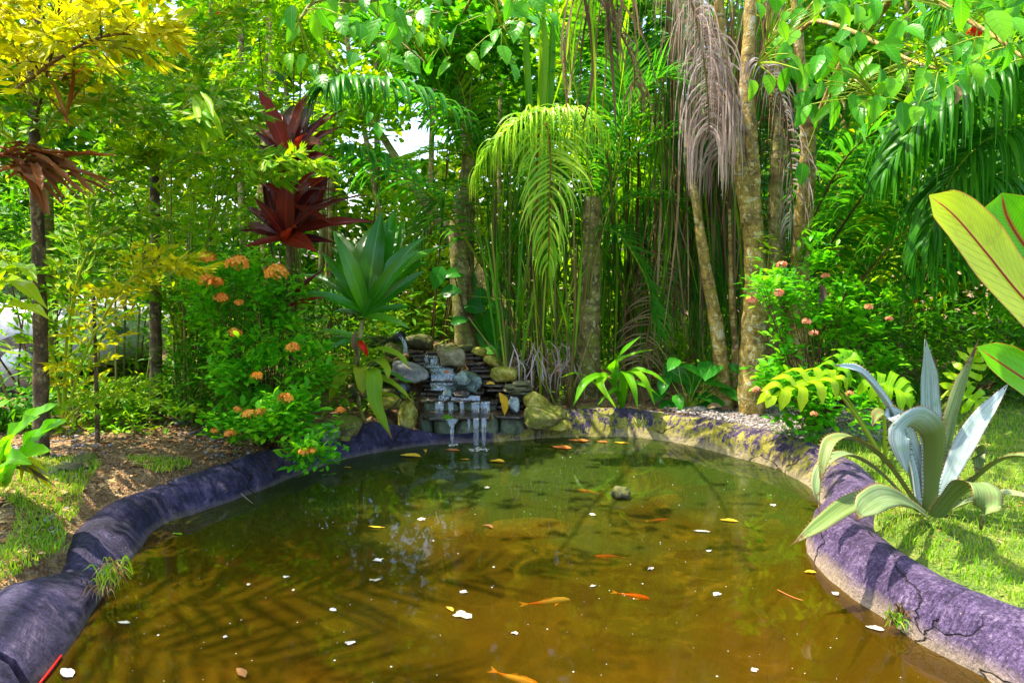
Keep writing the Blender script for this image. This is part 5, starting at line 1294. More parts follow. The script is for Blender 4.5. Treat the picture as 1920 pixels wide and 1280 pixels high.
# tree whose boughs hang over the top right
root = on_ground(1500, 720); root[1] = 6.3; root[0] = P(1500, 640, 6.3)[0]
t = thing('broadleaf_tree', 'slim lichened tree with big hanging oval leaves at the upper right', 'tree', root)
trunk('trunk', [root, P(1500, 500, 6.3), P(1512, 340, 6.2), P(1515, 260, 6.15), P(1500, 120, 6.1), P(1490, -60, 6.1)], [PX(19, 6.3), PX(17, 6.3), PX(14, 6.3), PX(10, 6.3), PX(8, 6.3)], 'bark_lichen', t, root, 14, .1, 50)
trunk('limb', [P(1516, 255, 6.15), P(1545, 200, 5.9), P(1580, 120, 5.4), P(1640, 40, 4.8), P(1700, -40, 4.2)], [PX(9, 6), .02], 'bark_lichen', t, root, 10, .1, 24)
lv = [(1610, 10, 3.7, 62, 10, 55), (1640, 0, 3.7, 60, 20, 60), (1800, -10, 3.2, 75, 10, 80), (1845, 40, 3.2, 85, 10, 80), (1735, 75, 3.4, 80, 20, 60), (1560, 80, 3.8, 80, -20, 70), (1480, 85, 3.9, 60, -30, 40), (1485, 110, 3.9, 60, 20, 70),
      (1660, 85, 3.5, 55, 40, 40), (1790, 85, 3.3, 50, 20, 40), (1820, 120, 3.3, 60, 30, 30), (1850, 150, 3.2, 50, 30, 40), (1735, 130, 3.4, 70, -20, 60), (1650, 180, 3.7, 75, -10, 60), (1690, 190, 3.6, 70, 10, 60), (1560, 180, 3.9, 70, 10, 60), (1530, 160, 3.9, 50, -30, 40),
      (1590, 120, 3.8, 55, 0, 55), (1720, 200, 3.5, 60, -10, 60), (1750, 190, 3.5, 60, 10, 60), (1440, 140, 4, 50, 10, 60), (1500, 200, 4, 45, 10, 50), (1410, 150, 4.1, 55, 10, 40), (1860, 20, 3.1, 90, 40, 60), (1700, 50, 3.4, 60, 60, 20), (1890, 80, 3.1, 60, 10, 70), (1505, 305, 5, 50, -2, 45), (1420, 5, 4, 50, 20, 30)]
lv += leaf_cloud((1440, 1920), (-60, 140), (3.4, 4.8), 120, 52, 45)
lv += leaf_cloud((1500, 1760), (120, 210), (3.6, 4.4), 26, 58, 60)
branchy('', '', root, [([(1500, 60, 6.1), (1530, 40, 5.2), (1600, 60, 4.4), (1700, 110, 3.9), (1760, 130, 3.6)], .02), ([(1500, 40, 6.1), (1560, -20, 5), (1700, -20, 4), (1850, 60, 3.4), (1920, 110, 3.2)], .022), ([(1498, 30, 6.1), (1480, 20, 5), (1450, 60, 4.3), (1420, 120, 4.1)], .014),
    ([(1545, 200, 5.9), (1560, 170, 4.8), (1600, 150, 4.2), (1650, 190, 3.8)], .012)], lv, 'bark_lichen', th=t)
# boughs over the top centre
root = np.array([P(880, 640, 6.9)[0], 6.9, .5])
t = thing('overhanging_tree', 'moss covered tree behind the cascade with bright oval leaves over the top', 'tree', root)
trunk('trunk', [root - [0, 0, .3], P(868, 560, 6.9), P(862, 420, 6.95), P(880, 300, 7), P(860, 120, 7), P(840, -80, 7)], [PX(24, 6.9), PX(21, 6.9), PX(19, 6.9), PX(14, 7), PX(10, 7), PX(8, 7)], 'bark_palm', t, root, 16, .08, 50)
lv = [(548, 10, 3.6, 60, -8, 50), (590, 25, 3.5, 65, 5, 65), (640, 30, 3.5, 60, 5, 60), (560, 45, 3.8, 50, -30, 40), (615, -10, 3.6, 50, 20, 30), (572, 100, 3.8, 45, -15, 35), (588, 120, 3.8, 45, 0, 50), (545, 100, 3.9, 50, -15, 45), (600, 140, 3.9, 50, 15, 45),
      (935, 55, 3.8, 50, -30, 40), (920, 80, 3.8, 55, -30, 20), (940, 85, 3.7, 55, 20, 45), (950, 60, 3.8, 42, 40, 8), (940, 50, 3.8, 45, 35, -20), (1005, 50, 3.8, 45, -15, 45), (925, 15, 3.8, 50, -15, 50), (880, 100, 4, 55, 10, 15), (990, 30, 3.9, 45, 40, 20), (960, 120, 4.0, 50, 20, 40),
      (800, 100, 4, 50, 10, 60), (825, 90, 4, 50, -30, 40), (760, 30, 4, 55, 0, 60), (715, 80, 4, 50, 10, 50), (740, 50, 4, 55, 10, 50), (710, 230, 4.6, 45, 0, 55), (695, 210, 4.6, 35, -10, 35), (990, 5, 3.8, 50, -40, 30)]
lv += leaf_cloud((540, 1030), (-60, 50), (3.5, 5.0), 66, 52, 40)
lv += leaf_cloud((660, 860), (40, 120), (4.3, 5.4), 9, 50, 40)
branchy('', '', root, [([(850, 20, 7), (800, -30, 5.5), (700, 0, 4.5), (600, 0, 3.8), (560, 40, 3.7)], .022), ([(855, 50, 7), (900, -20, 5.5), (950, 20, 4.4), (940, 60, 3.9)], .016), ([(850, 30, 7), (780, 20, 5), (740, 60, 4.2), (800, 120, 4)], .014)], lv, 'bark_palm', th=t)

# ------------------------------------------------------------------ palms
PG = 'palms standing behind the pond'
def palm(px, py, d, w, label, top, mat='bark_palm', group=PG, lean=0):
    x = P(px, py, d)[0]; p0 = np.array([x, d, float(height(x, d)) - .04]); pt = P(*top)
    t = thing('palm_tree', label, 'palm', p0, group)
    trunk('trunk', [p0, p0 * .5 + pt * .5 + np.array([lean, 0, 0]), pt], [PX(w, d) * .62, PX(w, d) * .5, PX(w, d) * .42], mat, t, p0, 18, .05, 60)
    return t, p0
def F(t, o, px, **kw):
    return frond(t, o, [P(*q) for q in px], **kw)
# 1 the pale drooping frond and its palm
t, o = palm(1100, 700, 6.6, 42, 'palm with thick mossy trunk and green fronds right of the pale drooping frond', (1112, 370, 6.6))
for b in [[(1112, 380, 6.6), (1160, 250, 6.5), (1230, 150, 6.4), (1290, 160, 6.2)], [(1112, 380, 6.6), (1090, 230, 6.7), (1060, 100, 6.8), (1000, 40, 6.7)], [(1115, 380, 6.6), (1200, 280, 6.6), (1290, 260, 6.6), (1350, 330, 6.6)],
          [(1112, 380, 6.6), (1180, 200, 6.8), (1200, 60, 6.9), (1230, -60, 6.8)], [(1112, 400, 6.6), (1150, 330, 6.5), (1170, 200, 6.4), (1160, 110, 6.2)], [(1112, 420, 6.6), (1190, 370, 6.6), (1280, 400, 6.6), (1340, 520, 6.6)], [(1112, 430, 6.7), (1050, 380, 6.8), (980, 420, 6.8), (940, 520, 6.8)], [(1112, 430, 6.7), (1160, 440, 6.5), (1210, 520, 6.4), (1235, 620, 6.3)]]:
    F(t, o, b, n=50, L=.5, w=.012, mat='palmhero', droop=.16, segs=6)
mb = MB()
for k in range(3):
    a = P(1095 + k * 6, 560, 6.5); mb.add(*tube(smooth_path([a, a + [.02, -.06, .3], P(1110 + k * 25, 330, 6.3)], 12), [.012, .006], 6))
mb.build('leaf_stalks', M['cane'], t, o, kind='stuff')
# roots / vine over the trunk
mb = MB(); mb.add(*tube(smooth_path([P(1085, 500, 6.3), P(1082, 600, 6.33), P(1100, 650, 6.3), P(1120, 690, 6.33)], 20), [.007, .005], 5)); mb.build('vine', M['twig'], t, o)
t, o = palm(1010, 700, 6.9, 22, 'palm with one pale lime frond arching over and drooping down', (1008, 500, 6.5), 'cane')
for a_, b_, w_ in ((1000, 985, .03), (1012, 1018, .045), (1022, 1035, .03)):
    p_ = smooth_path([P(1010, 560, 6.5), P(a_, 400, 6.4), P((a_ + b_) / 2, 220, 6.5), P(b_, 80, 6.6), P(b_, 10, 6.6)], 24)
    mb = MB(); mb.add(*ribbon(p_, np.interp(np.linspace(0, 1, 24), [0, .3, .7, 1], [.4, 1, .9, .1]) * w_ * 1.6, up=(.2, -1, 0), cols=5, fold=.7, wav=.06)); mb.build('spear_leaf', M['palmmid'], t, o)
F(t, o, [(1150, 420, 6.3), (1140, 300, 6.1), (1105, 228, 5.8), (1050, 208, 5.55), (990, 218, 5.4), (935, 260, 5.3), (895, 320, 5.25)], n=110, L=.44, w=.0085, mat='palmlight', droop=.3, ang=(80, 40), start=.28, segs=14, split=True, lift=.25, rmat='cane',
  prof=([0, .2, .6, 1], [.8, 1.2, 1.1, .6]), jitter=.3)
F(t, o, [(1008, 520, 6.4), (1006, 330, 6.1), (1012, 240, 5.7), (1026, 240, 5.45), (1032, 300, 5.35), (1030, 390, 5.3), (1029, 490, 5.3)], n=46, L=.46, w=.009, mat='palmlight', droop=.14, ang=(88, 35), start=.4, segs=12, split=True, lift=.4, rmat='rust',
  prof=([0, .12, .5, .8, 1], [1.0, 1.1, 1.0, .8, .4]), jitter=.2)
# fronds sweeping left
t, o = palm(872, 640, 7.3, 26, 'palm behind the cascade with dark fronds sweeping toward the red cordyline', (880, 330, 7.2), 'bark_palm')
F(t, o, [(905, 310, 7.1), (850, 215, 6.4), (740, 158, 5.8), (640, 148, 5.4), (612, 158, 5.3)], n=72, L=.5, w=.02, mat='palmhero', droop=.3, ang=(80, 50), split=True, segs=7, lift=0.0, prof=([0, .3, .8, 1], [.6, 1, .9, .4]))
F(t, o, [(905, 500, 6.9), (840, 400, 6.4), (760, 330, 5.9), (690, 290, 5.6), (640, 275, 5.4)], n=56, L=.48, w=.018, mat='palmhero', droop=.28, ang=(80, 50), split=True, segs=7, lift=0.1)
F(t, o, [(905, 330, 7.1), (860, 230, 7.0), (790, 110, 6.8), (700, 50, 6.6), (640, 50, 6.4)], n=62, L=.6, w=.018, mat='palmhero', droop=.2, segs=6, lift=.1)
F(t, o, [(900, 330, 7.1), (880, 230, 7.0), (850, 130, 6.8), (770, 60, 6.6)], n=50, L=.5, w=.014, mat='palmmid', droop=.2, segs=6)
F(t, o, [(900, 330, 7.1), (880, 290, 6.9), (820, 280, 6.6), (740, 310, 6.4)], n=50, L=.45, w=.013, mat='palmmid', droop=.2, segs=6)
F(t, o, [(905, 420, 7.0), (890, 360, 6.6), (850, 350, 6.3), (800, 420, 6.1), (780, 500, 6.0)], n=44, L=.42, w=.011, mat='palm', droop=.2, segs=6)
# leaning pale trunk
q0, q1 = P(872, 480, 7.8), P(700, 230, 8.2)
t = thing('leaning_tree', 'smooth pale brown trunk leaning behind the lower dark palm frond', 'tree', q0)
trunk('trunk', [q0 + (q0 - q1) * .9, q0, (q0 + q1) / 2 + [0, 0, -.05], q1, q1 + (q1 - q0) * .6], [PX(20, 8), PX(14, 8), PX(9, 8), PX(6, 8), .02], 'bark_palm', t, q0, 12)
# stalk clump in the middle
root = np.array([P(1010, 720, 6.35)[0], 6.35, float(height(.2, 6.35))])
t = thing('cane_clump', 'clump of tall straw and green stalks beside the cascade', 'plant', root)
for i in range(46):
    px = rng.uniform(950, 1082); a = P(px, 640, 6.3 + rng.uniform(-.15, .35)); a[2] = float(height(a[0], a[1]))
    b = P(px + rng.normal(-5, 38), rng.uniform(400, 640) if i % 3 else rng.uniform(300, 420), 6.3 + rng.uniform(-.1, .5))
    mb = MB(); mb.add(*tube(smooth_path([a, (a + b) / 2 + rng.normal(0, .02, 3), b], 10), [.014 * rng.uniform(.5, 1.2), .006], 6, .1))
    mb.build('stalk', M[['cane', 'petiole', 'twig', 'cane'][i % 4]], t, root)
for i in range(70):
    a = P(rng.uniform(955, 1080), rng.uniform(640, 700), 6.25 + rng.uniform(-.1, .2)); b = a + [rng.normal(0, .12), -rng.uniform(0, .15), -rng.uniform(.15, .4)]; b[2] = max(b[2], .18)
    curved_leaf(t, root, [a, (a + b) / 2 + [rng.normal(0, .03), -.03, .04], b], .008, 'dead' if i % 3 else 'deadbrown', n=6, cols=3, name='dry_sheath', wav=0)
for i in range(26):
    px = rng.uniform(930, 1090); a = P(px, rng.uniform(560, 680), 6.2 + rng.uniform(-.1, .3)); b = P(px + rng.normal(0, 40), rng.uniform(380, 560), 6.2)
    curved_leaf(t, root, [a, (a + b) / 2, b], .014, 'palmmid' if i % 3 else 'lime', n=7, cols=3, name='blade', wav=0)

# forked lichened tree
root = np.array([P(1412, 700, 6.0)[0], 6.0, .15])
t = thing('forked_tree', 'forked yellowish tree trunk spotted with white lichen rising behind the rim', 'tree', root)
fk = P(1410, 395, 6.0)
trunk('trunk', [root, P(1412, 640, 6.0), P(1416, 520, 6.0), fk], [PX(27, 6), PX(23, 6), PX(19, 6), PX(18, 6)], 'bark_lichen', t, root, 20, .08, 60)
trunk('limb', [fk + [-.01, 0, -.12], P(1385, 300, 6.0), P(1368, 180, 5.98), P(1350, 40, 5.95), P(1345, -80, 5.9)], [PX(16, 6), PX(13, 6), PX(10, 6), PX(9, 6), PX(8, 6)], 'bark_lichen', t, root, 16, .1, 60)
trunk('limb', [fk + [.02, .01, -.14], P(1408, 300, 6.05), P(1400, 170, 6.1), P(1405, 60, 6.15), P(1412, -80, 6.2)], [PX(16, 6), PX(15, 6), PX(13, 6), PX(11, 6), PX(10, 6)], 'bark_lichen', t, root, 16, .1, 60)
for i, (a, b, d, w, lb) in enumerate([((1365, 700), (1318, 470), 6.15, 17, 'leaning grey spotted trunk left of the forked tree'), ((1445, 710), (1455, 330), 6.4, 20, 'brown trunk standing just behind the forked tree'), ((1380, 700), (1372, 560), 6.2, 9, 'thin stem between the leaning trunk and the forked tree'), ((1480, 700), (1440, 20), 6.7, 9, 'slender pole like trunk behind the forked tree'),
                                      ((1212, 700), (1222, 520), 7.4, 9, 'dark narrow trunk deep between the palm stalks')]):
    p0 = P(*a, d); p0[2] = .14; p1 = P(*b, d + .1)
    tt_ = thing('slim_trunk_tree', lb, 'tree', p0, 'trunks beside the forked tree')
    trunk('trunk', [p0, (p0 + p1) / 2 + [.02, 0, 0], p1, p1 + (p1 - p0) * .8], [PX(w, d) * .95, PX(w, d) * .8, PX(w, d) * .6, PX(w, d) * .3], 'bark_lichen' if i != 1 else 'bark_palm', tt_, p0, 12, .1, 40)

# hanging dead fronds and curtains of strips
def dead_frond(label, px, n, L, mat, droop, group='dead fronds hanging among the trunks', **kw):
    pts = [P(*q) for q in px]; t = thing('dead_palm_frond', label, 'palm frond', pts[0], group)
    frond(t, pts[0], pts, n=n, L=L, mat=mat, droop=droop, rmat='twig', **kw); return t
dead_frond('large grey mauve dead palm frond hanging beside the forked tree', [(1240, -90, 6.3), (1295, -10, 6.15), (1325, 90, 6.1), (1343, 200, 6.1), (1352, 300, 6.15)], 84, .85, 'dead', .6, w=.009, split=True, segs=9, ang=(110, 70), start=.1, sides=(1, -1), prof=([0, .5, 1], [1, 1, .55]), lift=.25, jitter=.25)
dead_frond('pale mauve dead frond hanging in front of the larger grey one', [(1225, -90, 5.9), (1285, -20, 5.8), (1312, 70, 5.8), (1326, 170, 5.85), (1330, 250, 5.9)], 56, .95, 'dead', .8, w=.0085, split=True, segs=10, ang=(100, 60), start=.15, prof=([0, .5, 1], [1, 1, .6]), lift=.2, jitter=.25)
dead_frond('smaller grey dead frond curling down right of the forked tree', [(1400, 110, 6.2), (1440, 130, 6.0), (1470, 210, 5.9), (1485, 330, 5.9), (1480, 420, 5.9)], 34, .55, 'dead', .45, w=.008, split=True, segs=8, ang=(100, 60))
dead_frond('thin straw coloured dead frond hanging from the top beside the spear leaf', [(1060, -60, 5.4), (1110, -20, 5.2), (1150, 40, 5.1), (1185, 110, 5.05), (1190, 170, 5.05)], 26, .5, 'deadbrown', .6, w=.008, split=True, segs=7, ang=(80, 50))
dead_frond('tangled brown dead frond against the dark trunks', [(1230, -60, 6.8), (1270, 60, 6.7), (1280, 250, 6.7), (1275, 430, 6.7)], 50, .7, 'deadbrown', .5, w=.009, segs=7, ang=(110, 70), jitter=.4)
dead_frond('long brown dead frond trailing behind the forked tree', [(1430, 40, 6.7), (1440, 160, 6.6), (1450, 300, 6.6), (1440, 480, 6.6)], 36, .5, 'deadbrown', .5, w=.008, segs=7, ang=(110, 70), jitter=.4)
dead_frond('dry frond collapsed toward the ginger plant', [(1230, 420, 6.8), (1225, 560, 6.7), (1200, 690, 6.5), (1160, 760, 6.4)], 60, .45, 'deadbrown', .3, w=.008, segs=6, ang=(100, 40), jitter=.4)
def strips(name, label, cat, xr, yt, yb, dr_, n, mats, w=.01, group=None, lname='strip'):
    q = P(sum(xr) / 2, sum(yt) / 2, sum(dr_) / 2); t = thing(name, label, cat, q, group)
    by = {m_: MB() for m_ in mats}
    for i in range(n):
        px = rng.uniform(*xr); d = rng.uniform(*dr_); a = P(px, rng.uniform(*yt), d); y2 = rng.uniform(*yb)
        b = P(px + rng.normal(0, 28), y2, d + rng.normal(0, .1)); b[2] = max(b[2], float(height(b[0], b[1])))
        by[mats[i % len(mats)]].add(*ribbon(smooth_path([a, a * .5 + b * .5 + rng.normal(0, .04, 3), b], 8), np.interp(np.linspace(0, 1, 8), [0, .5, 1], [.5, 1, .2]) * w * rng.uniform(.6, 1.5), up=(rng.normal(), -1, 0), cols=3, fold=.4))
    for m_, mb in by.items(): mb.build(lname, M[m_], t, q, kind='stuff')
    return t
CG2 = 'curtains of hanging palm leaves'
strips('hanging_leaf_curtain', 'brown and grey curtain of dry leaf strips under the grey mauve frond', 'dead leaves', (1230, 1400), (80, 420), (430, 700), (6.4, 7.0), 200, ['deadbrown', 'palm', 'palmmid', 'deadbrown'], group=CG2)
strips('hanging_leaf_curtain', 'green curtain of long palm strips between the thick mossy palm and the leaning trunk', 'palm leaves', (1120, 1380), (250, 560), (480, 740), (6.9, 7.6), 230, ['palm', 'palmmid', 'twig', 'palm'], w=.013, group=CG2)
strips('hanging_leaf_curtain', 'green strips hanging behind the pale drooping frond', 'palm leaves', (900, 1090), (300, 560), (480, 700), (6.8, 7.3), 120, ['palmmid', 'palm', 'cane'], w=.012, group=CG2)
strips('hanging_leaf_curtain', 'grey brown strips hanging high above the dark trunks', 'dead leaves', (1240, 1470), (-60, 60), (150, 420), (6.5, 7.0), 150, ['deadbrown', 'deadbrown', 'palm'], group=CG2)
strips('hanging_leaf_curtain', 'long straw and green strips hanging from the top over the spear leaf', 'palm leaves', (1070, 1190), (-80, 0), (60, 260), (5.0, 5.4), 34, ['deadbrown', 'lime', 'deadbrown'], w=.012, group=CG2)

# right hand palms
t, o = palm(1440, 700, 7.2, 20, 'palm behind the forked tree with very long dark arching fronds', (1440, 600, 7.0), 'bark_dark')
for b, n_, L_, sp in [([(1440, 640, 6.9), (1530, 500, 6.4), (1640, 340, 5.8), (1790, 200, 5.2), (1960, 60, 4.8)], 92, .78, True),
                  ([(1450, 660, 6.9), (1580, 560, 6.2), (1700, 430, 5.6), (1830, 350, 5.2), (1960, 350, 5.0)], 70, .7, True),
                  ([(1440, 620, 6.9), (1520, 420, 6.6), (1600, 280, 6.2), (1720, 220, 5.9), (1850, 260, 5.6)], 70, .75, False),
                  ([(1440, 640, 7.0), (1500, 450, 7.2), (1560, 260, 7.4), (1640, 120, 7.4)], 60, .7, False),
                  ([(1440, 640, 7.0), (1460, 430, 7.3), (1470, 220, 7.5), (1500, 60, 7.5)], 54, .7, False),
                  ([(1450, 680, 6.9), (1600, 600, 6.4), (1720, 520, 6.0), (1850, 470, 5.7), (1960, 500, 5.6)], 66, .65, False)]:
    F(t, o, b, n=n_, L=L_, w=.019, mat='palm' if sp else 'palmhero', droop=.3, ang=(75, 35), segs=8, split=sp, lift=.15, rmat='twig')
t, o = palm(1990, 640, 6.2, 40, 'palm standing out of view whose dark fronds droop in over the lawn shrubs', (2000, 200, 6.1), 'bark_palm')
for b in [[(2000, 210, 5.8), (1900, 130, 5.3), (1770, 170, 4.95), (1660, 320, 4.8)], [(2000, 260, 5.8), (1900, 240, 5.3), (1800, 310, 5.1), (1735, 450, 5.0)]]:
    F(t, o, b, n=70, L=.75, w=.019, mat='palm', droop=.45, segs=8, lift=.15, split=True)
for b in [[(2000, 210, 6.1), (1920, 120, 5.9), (1830, 140, 5.6), (1760, 250, 5.4)], [(2000, 210, 6.1), (1940, 180, 6.3), (1850, 240, 6.3), (1780, 380, 6.2)], [(2000, 210, 6.1), (1940, 250, 5.8), (1880, 330, 5.6), (1840, 440, 5.5)],
          [(2000, 210, 6.1), (1930, 40, 6.2), (1830, -20, 6.2), (1740, 30, 6.2)], [(2000, 210, 6.1), (1960, 300, 6.2), (1900, 420, 6.2), (1880, 540, 6.2)]]:
    F(t, o, b, n=60, L=.65, w=.018, mat='palmhero', droop=.25, segs=7, lift=.1)
t, o = palm(1620, 690, 8.6, 22, 'farther palm with paler fronds seen through the dark arching ones', (1620, 480, 8.6))
for b in [[(1620, 500, 8.6), (1560, 330, 8.4), (1500, 260, 8.2), (1430, 280, 8.0)], [(1620, 500, 8.6), (1640, 330, 8.4), (1700, 240, 8.2), (1790, 230, 8.0)], [(1620, 500, 8.6), (1600, 300, 8.4), (1590, 160, 8.4), (1600, 40, 8.3)],
          [(1620, 500, 8.6), (1550, 430, 8.2), (1490, 430, 8), (1440, 500, 7.8)], [(1620, 500, 8.6), (1700, 430, 8.2), (1780, 430, 8), (1860, 500, 7.8)], [(1620, 500, 8.6), (1690, 300, 8.4), (1790, 170, 8.2), (1900, 150, 8)]]:
    F(t, o, b, n=52, L=.75, w=.02, mat='palmmid', droop=.12, segs=5, lift=.1)
t, o = palm(1180, 690, 8.2, 22, 'farther palm with upright feathery fronds behind the thick mossy trunk', (1180, 420, 8.2))
for b in [[(1180, 440, 8.2), (1150, 260, 8.1), (1130, 120, 8.0), (1090, 0, 7.9)], [(1180, 440, 8.2), (1190, 280, 8.0), (1230, 120, 7.8), (1290, 20, 7.6)], [(1180, 440, 8.2), (1230, 330, 7.8), (1300, 280, 7.6), (1370, 330, 7.4)], [(1180, 440, 8.2), (1120, 330, 7.9), (1050, 300, 7.7), (980, 360, 7.6)],
          [(1180, 440, 8.2), (1185, 260, 8.2), (1180, 80, 8.2), (1190, -60, 8.2)], [(1180, 440, 8.2), (1210, 380, 7.9), (1250, 420, 7.7), (1270, 540, 7.6)]]:
    F(t, o, b, n=52, L=.6, w=.018, mat='palmmid', droop=.12, segs=5, lift=.15)

# ------------------------------------------------------------------ agave
root = on_ground(1742, 962)
t = thing('agave_plant', 'large blue grey agave with toothed leaves beside the rim on the lawn', 'agave', root)
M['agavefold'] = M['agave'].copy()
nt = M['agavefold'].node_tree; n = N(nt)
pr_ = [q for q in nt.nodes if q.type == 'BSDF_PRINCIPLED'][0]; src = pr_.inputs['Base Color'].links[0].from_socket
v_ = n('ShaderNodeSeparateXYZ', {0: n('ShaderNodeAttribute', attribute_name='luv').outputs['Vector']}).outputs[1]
nt.links.new(n.mix(n.ramp(v_, [(.42, 1.0), (.55, 0.0)]), src, (.13, .17, .05)), pr_.inputs['Base Color'])  # shade on the underside put into the colour: olive on the lower blade
def agave(pts, w, mat, up, fold=.35, shape=None, n=26, teeth=True):
    p_ = smooth_path([P(*q) for q in pts], n); tt = np.linspace(0, 1, n)
    sh = shape or ([0, .08, .3, .55, .8, .93, 1], [.85, .7, .72, 1, .72, .3, .03])
    wd = np.interp(tt, *sh) * w * .76
    mb = MB(); V, Fc, A = ribbon(p_, wd, up=up, cols=7, fold=fold, thick=.007, wav=.05)
    mb.add(V, Fc, A); lf = mb.build('leaf', M[mat], t, root)
    if teeth:
        mb = MB(); V = V[:n * 7].reshape(n, 7, 3)
        for e in (0, 6):
            ln = np.concatenate([[0], np.cumsum(np.linalg.norm(np.diff(V[:, e], axis=0), axis=1))])
            for s_ in np.arange(.06, ln[-1] * .93, .024):
                pe = np.array([np.interp(s_, ln, V[:, e, k]) for k in range(3)]); pf = np.array([np.interp(s_ + .008, ln, V[:, e, k]) for k in range(3)])
                ou = unit(V[min(n - 1, int(s_ / ln[-1] * n)), e] - V[min(n - 1, int(s_ / ln[-1] * n)), 3]); tip = (pe + pf) / 2 + ou * .014
                mb.add([pe - ou * .002, pf - ou * .002, tip, (pe + pf) / 2 - [0, 0, .003]], np.array([[0, 1, 2], [1, 3, 2], [3, 0, 2]]), np.full((4, 3), .5))
        mb.build('teeth', M['twig'], lf, root, kind='stuff')
    mb = MB(); mb.add(*tube([p_[-2], p_[-1] + (p_[-1] - p_[-2]) * .8], [.003, .0006], 6)); mb.build('spine', M['twig'], lf, root)
agave([(1736, 955, 3.55), (1735, 850, 3.62), (1735, 740, 3.62), (1735, 636, 3.56)], .105, 'agave', (.1, -1, 0), .6)
agave([(1756, 950, 3.55), (1772, 860, 3.6), (1795, 760, 3.6), (1831, 646, 3.55)], .078, 'agavegreen', (-.2, 1, 0), .5)
agave([(1762, 952, 3.5), (1788, 880, 3.5), (1830, 800, 3.5), (1890, 720, 3.5)], .078, 'agave', (-.85, -.6, .5), .3)
agave([(1720, 952, 3.5), (1705, 860, 3.55), (1668, 770, 3.55), (1615, 700, 3.5), (1566, 684, 3.4)], .062, 'agave', (.5, -.6, .7), .5)
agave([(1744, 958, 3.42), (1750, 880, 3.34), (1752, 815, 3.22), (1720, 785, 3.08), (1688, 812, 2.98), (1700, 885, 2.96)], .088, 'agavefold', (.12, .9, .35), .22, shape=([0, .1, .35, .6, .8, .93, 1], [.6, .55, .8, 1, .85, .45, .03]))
agave([(1735, 950, 3.55), (1716, 860, 3.6), (1690, 800, 3.6), (1668, 780, 3.5), (1700, 800, 3.42)], .09, 'agave', (.2, -.9, .4), .3)
agave([(1724, 955, 3.45), (1660, 865, 3.35), (1600, 822, 3.2), (1560, 826, 3.1), (1545, 860, 3.04), (1538, 905, 3.0)], .048, 'agaveold', (0, -.1, 1), .35)
agave([(1720, 958, 3.5), (1650, 885, 3.5), (1590, 852, 3.4), (1545, 870, 3.3), (1530, 910, 3.25), (1536, 955, 3.2)], .045, 'agavegreen', (0, -.1, 1), .35)
agave([(1732, 962, 3.4), (1690, 935, 3.28), (1640, 928, 3.12), (1585, 950, 2.98), (1535, 985, 2.9), (1488, 1018, 2.84)], .062, 'agavegreen', (-.1, -.7, 1), .25)
agave([(1738, 966, 3.35), (1700, 940, 3.15), (1660, 930, 3.0), (1625, 948, 2.88), (1606, 972, 2.84)], .085, 'agavegreen', (0, -.75, .8), .2, shape=([0, .2, .5, .75, 1], [.4, .5, 1, .9, .1]))
agave([(1755, 968, 3.35), (1785, 930, 3.15), (1815, 905, 2.98), (1845, 915, 2.86), (1850, 950, 2.82), (1838, 992, 2.82)], .085, 'agavegreen', (.1, .1, 1), .15, shape=([0, .2, .5, .7, .9, 1], [.6, .7, .9, 1, .6, .1]))
agave([(1762, 955, 3.5), (1820, 905, 3.5), (1870, 865, 3.4), (1920, 855, 3.3), (1970, 880, 3.25)], .05, 'agaveold', (0, -.2, 1), .35)
agave([(1765, 960, 3.5), (1830, 935, 3.4), (1890, 925, 3.3), (1960, 940, 3.2)], .05, 'agavegreen', (0, -.3, 1), .3)
agave([(1765, 948, 3.65), (1790, 880, 3.8), (1820, 835, 3.9), (1835, 850, 3.95), (1832, 900, 3.95)], .07, 'agavegreen', (-.3, -.2, 1), .3)
agave([(1722, 950, 3.65), (1695, 850, 3.8), (1665, 782, 3.8), (1645, 776, 3.75), (1636, 798, 3.7)], .05, 'agaveold', (.3, -.2, 1), .3)
agave([(1765, 962, 3.6), (1820, 955, 3.8), (1880, 930, 3.9), (1950, 900, 4)], .05, 'agaveold', (0, -.3, 1), .3)

# ------------------------------------------------------------------ canna leaves entering on the right
root = np.array([P(2180, 900, 2.3)[0], 2.3, .17])
t = thing('canna_plant', 'canna plant reaching in at the side with big yellow green red ribbed leaves', 'canna', root)
def canna(pts, w, mat, up, fold=.15, shape=None, st=None):
    p_ = smooth_path([P(*q) for q in pts], 30)
    mb = MB(); mb.add(*ribbon(p_, np.interp(np.linspace(0, 1, 30), *(shape or ([0, .2, .5, .75, .9, 1], [.3, .85, 1, .95, .6, .02]))) * w, up=up, cols=15, fold=fold, wav=.03))
    lf = mb.build('leaf', M[mat], t, root)
    mb = MB(); mb.add(*tube(p_[:-2], [.006, .0015], 6)); rb_ = mb.build('midrib', M['redrib'], lf, root)
    b = p_[0]
    mb = MB(); mb.add(*tube(smooth_path([root, (root + b) / 2 + [0.1, 0, .1], b], 10), [.02, .012], 8)); mb.build('stalk', M['petiole'], t, root)
M['redrib'] = leaf_mat('red midrib', [(0.22, 0.03, 0.012), (0.35, 0.06, 0.02)], trans=0, rough=.4)
canna([(2120, 690, 2.0), (2010, 640, 1.96), (1920, 560, 1.92), (1850, 475, 1.9), (1790, 405, 1.9), (1742, 366, 1.92)], .128, 'canna', (.35, -.85, .5), .1)
canna([(2080, 560, 2.3), (1990, 520, 2.3), (1930, 470, 2.3), (1890, 410, 2.3), (1878, 362, 2.3)], .13, 'cannagreen', (-.2, -.9, .3), .3)
canna([(2140, 830, 1.9), (2040, 780, 1.88), (1960, 735, 1.86), (1890, 690, 1.86), (1831, 650, 1.88)], .085, 'cannagreen', (.3, -.85, .6), .2)
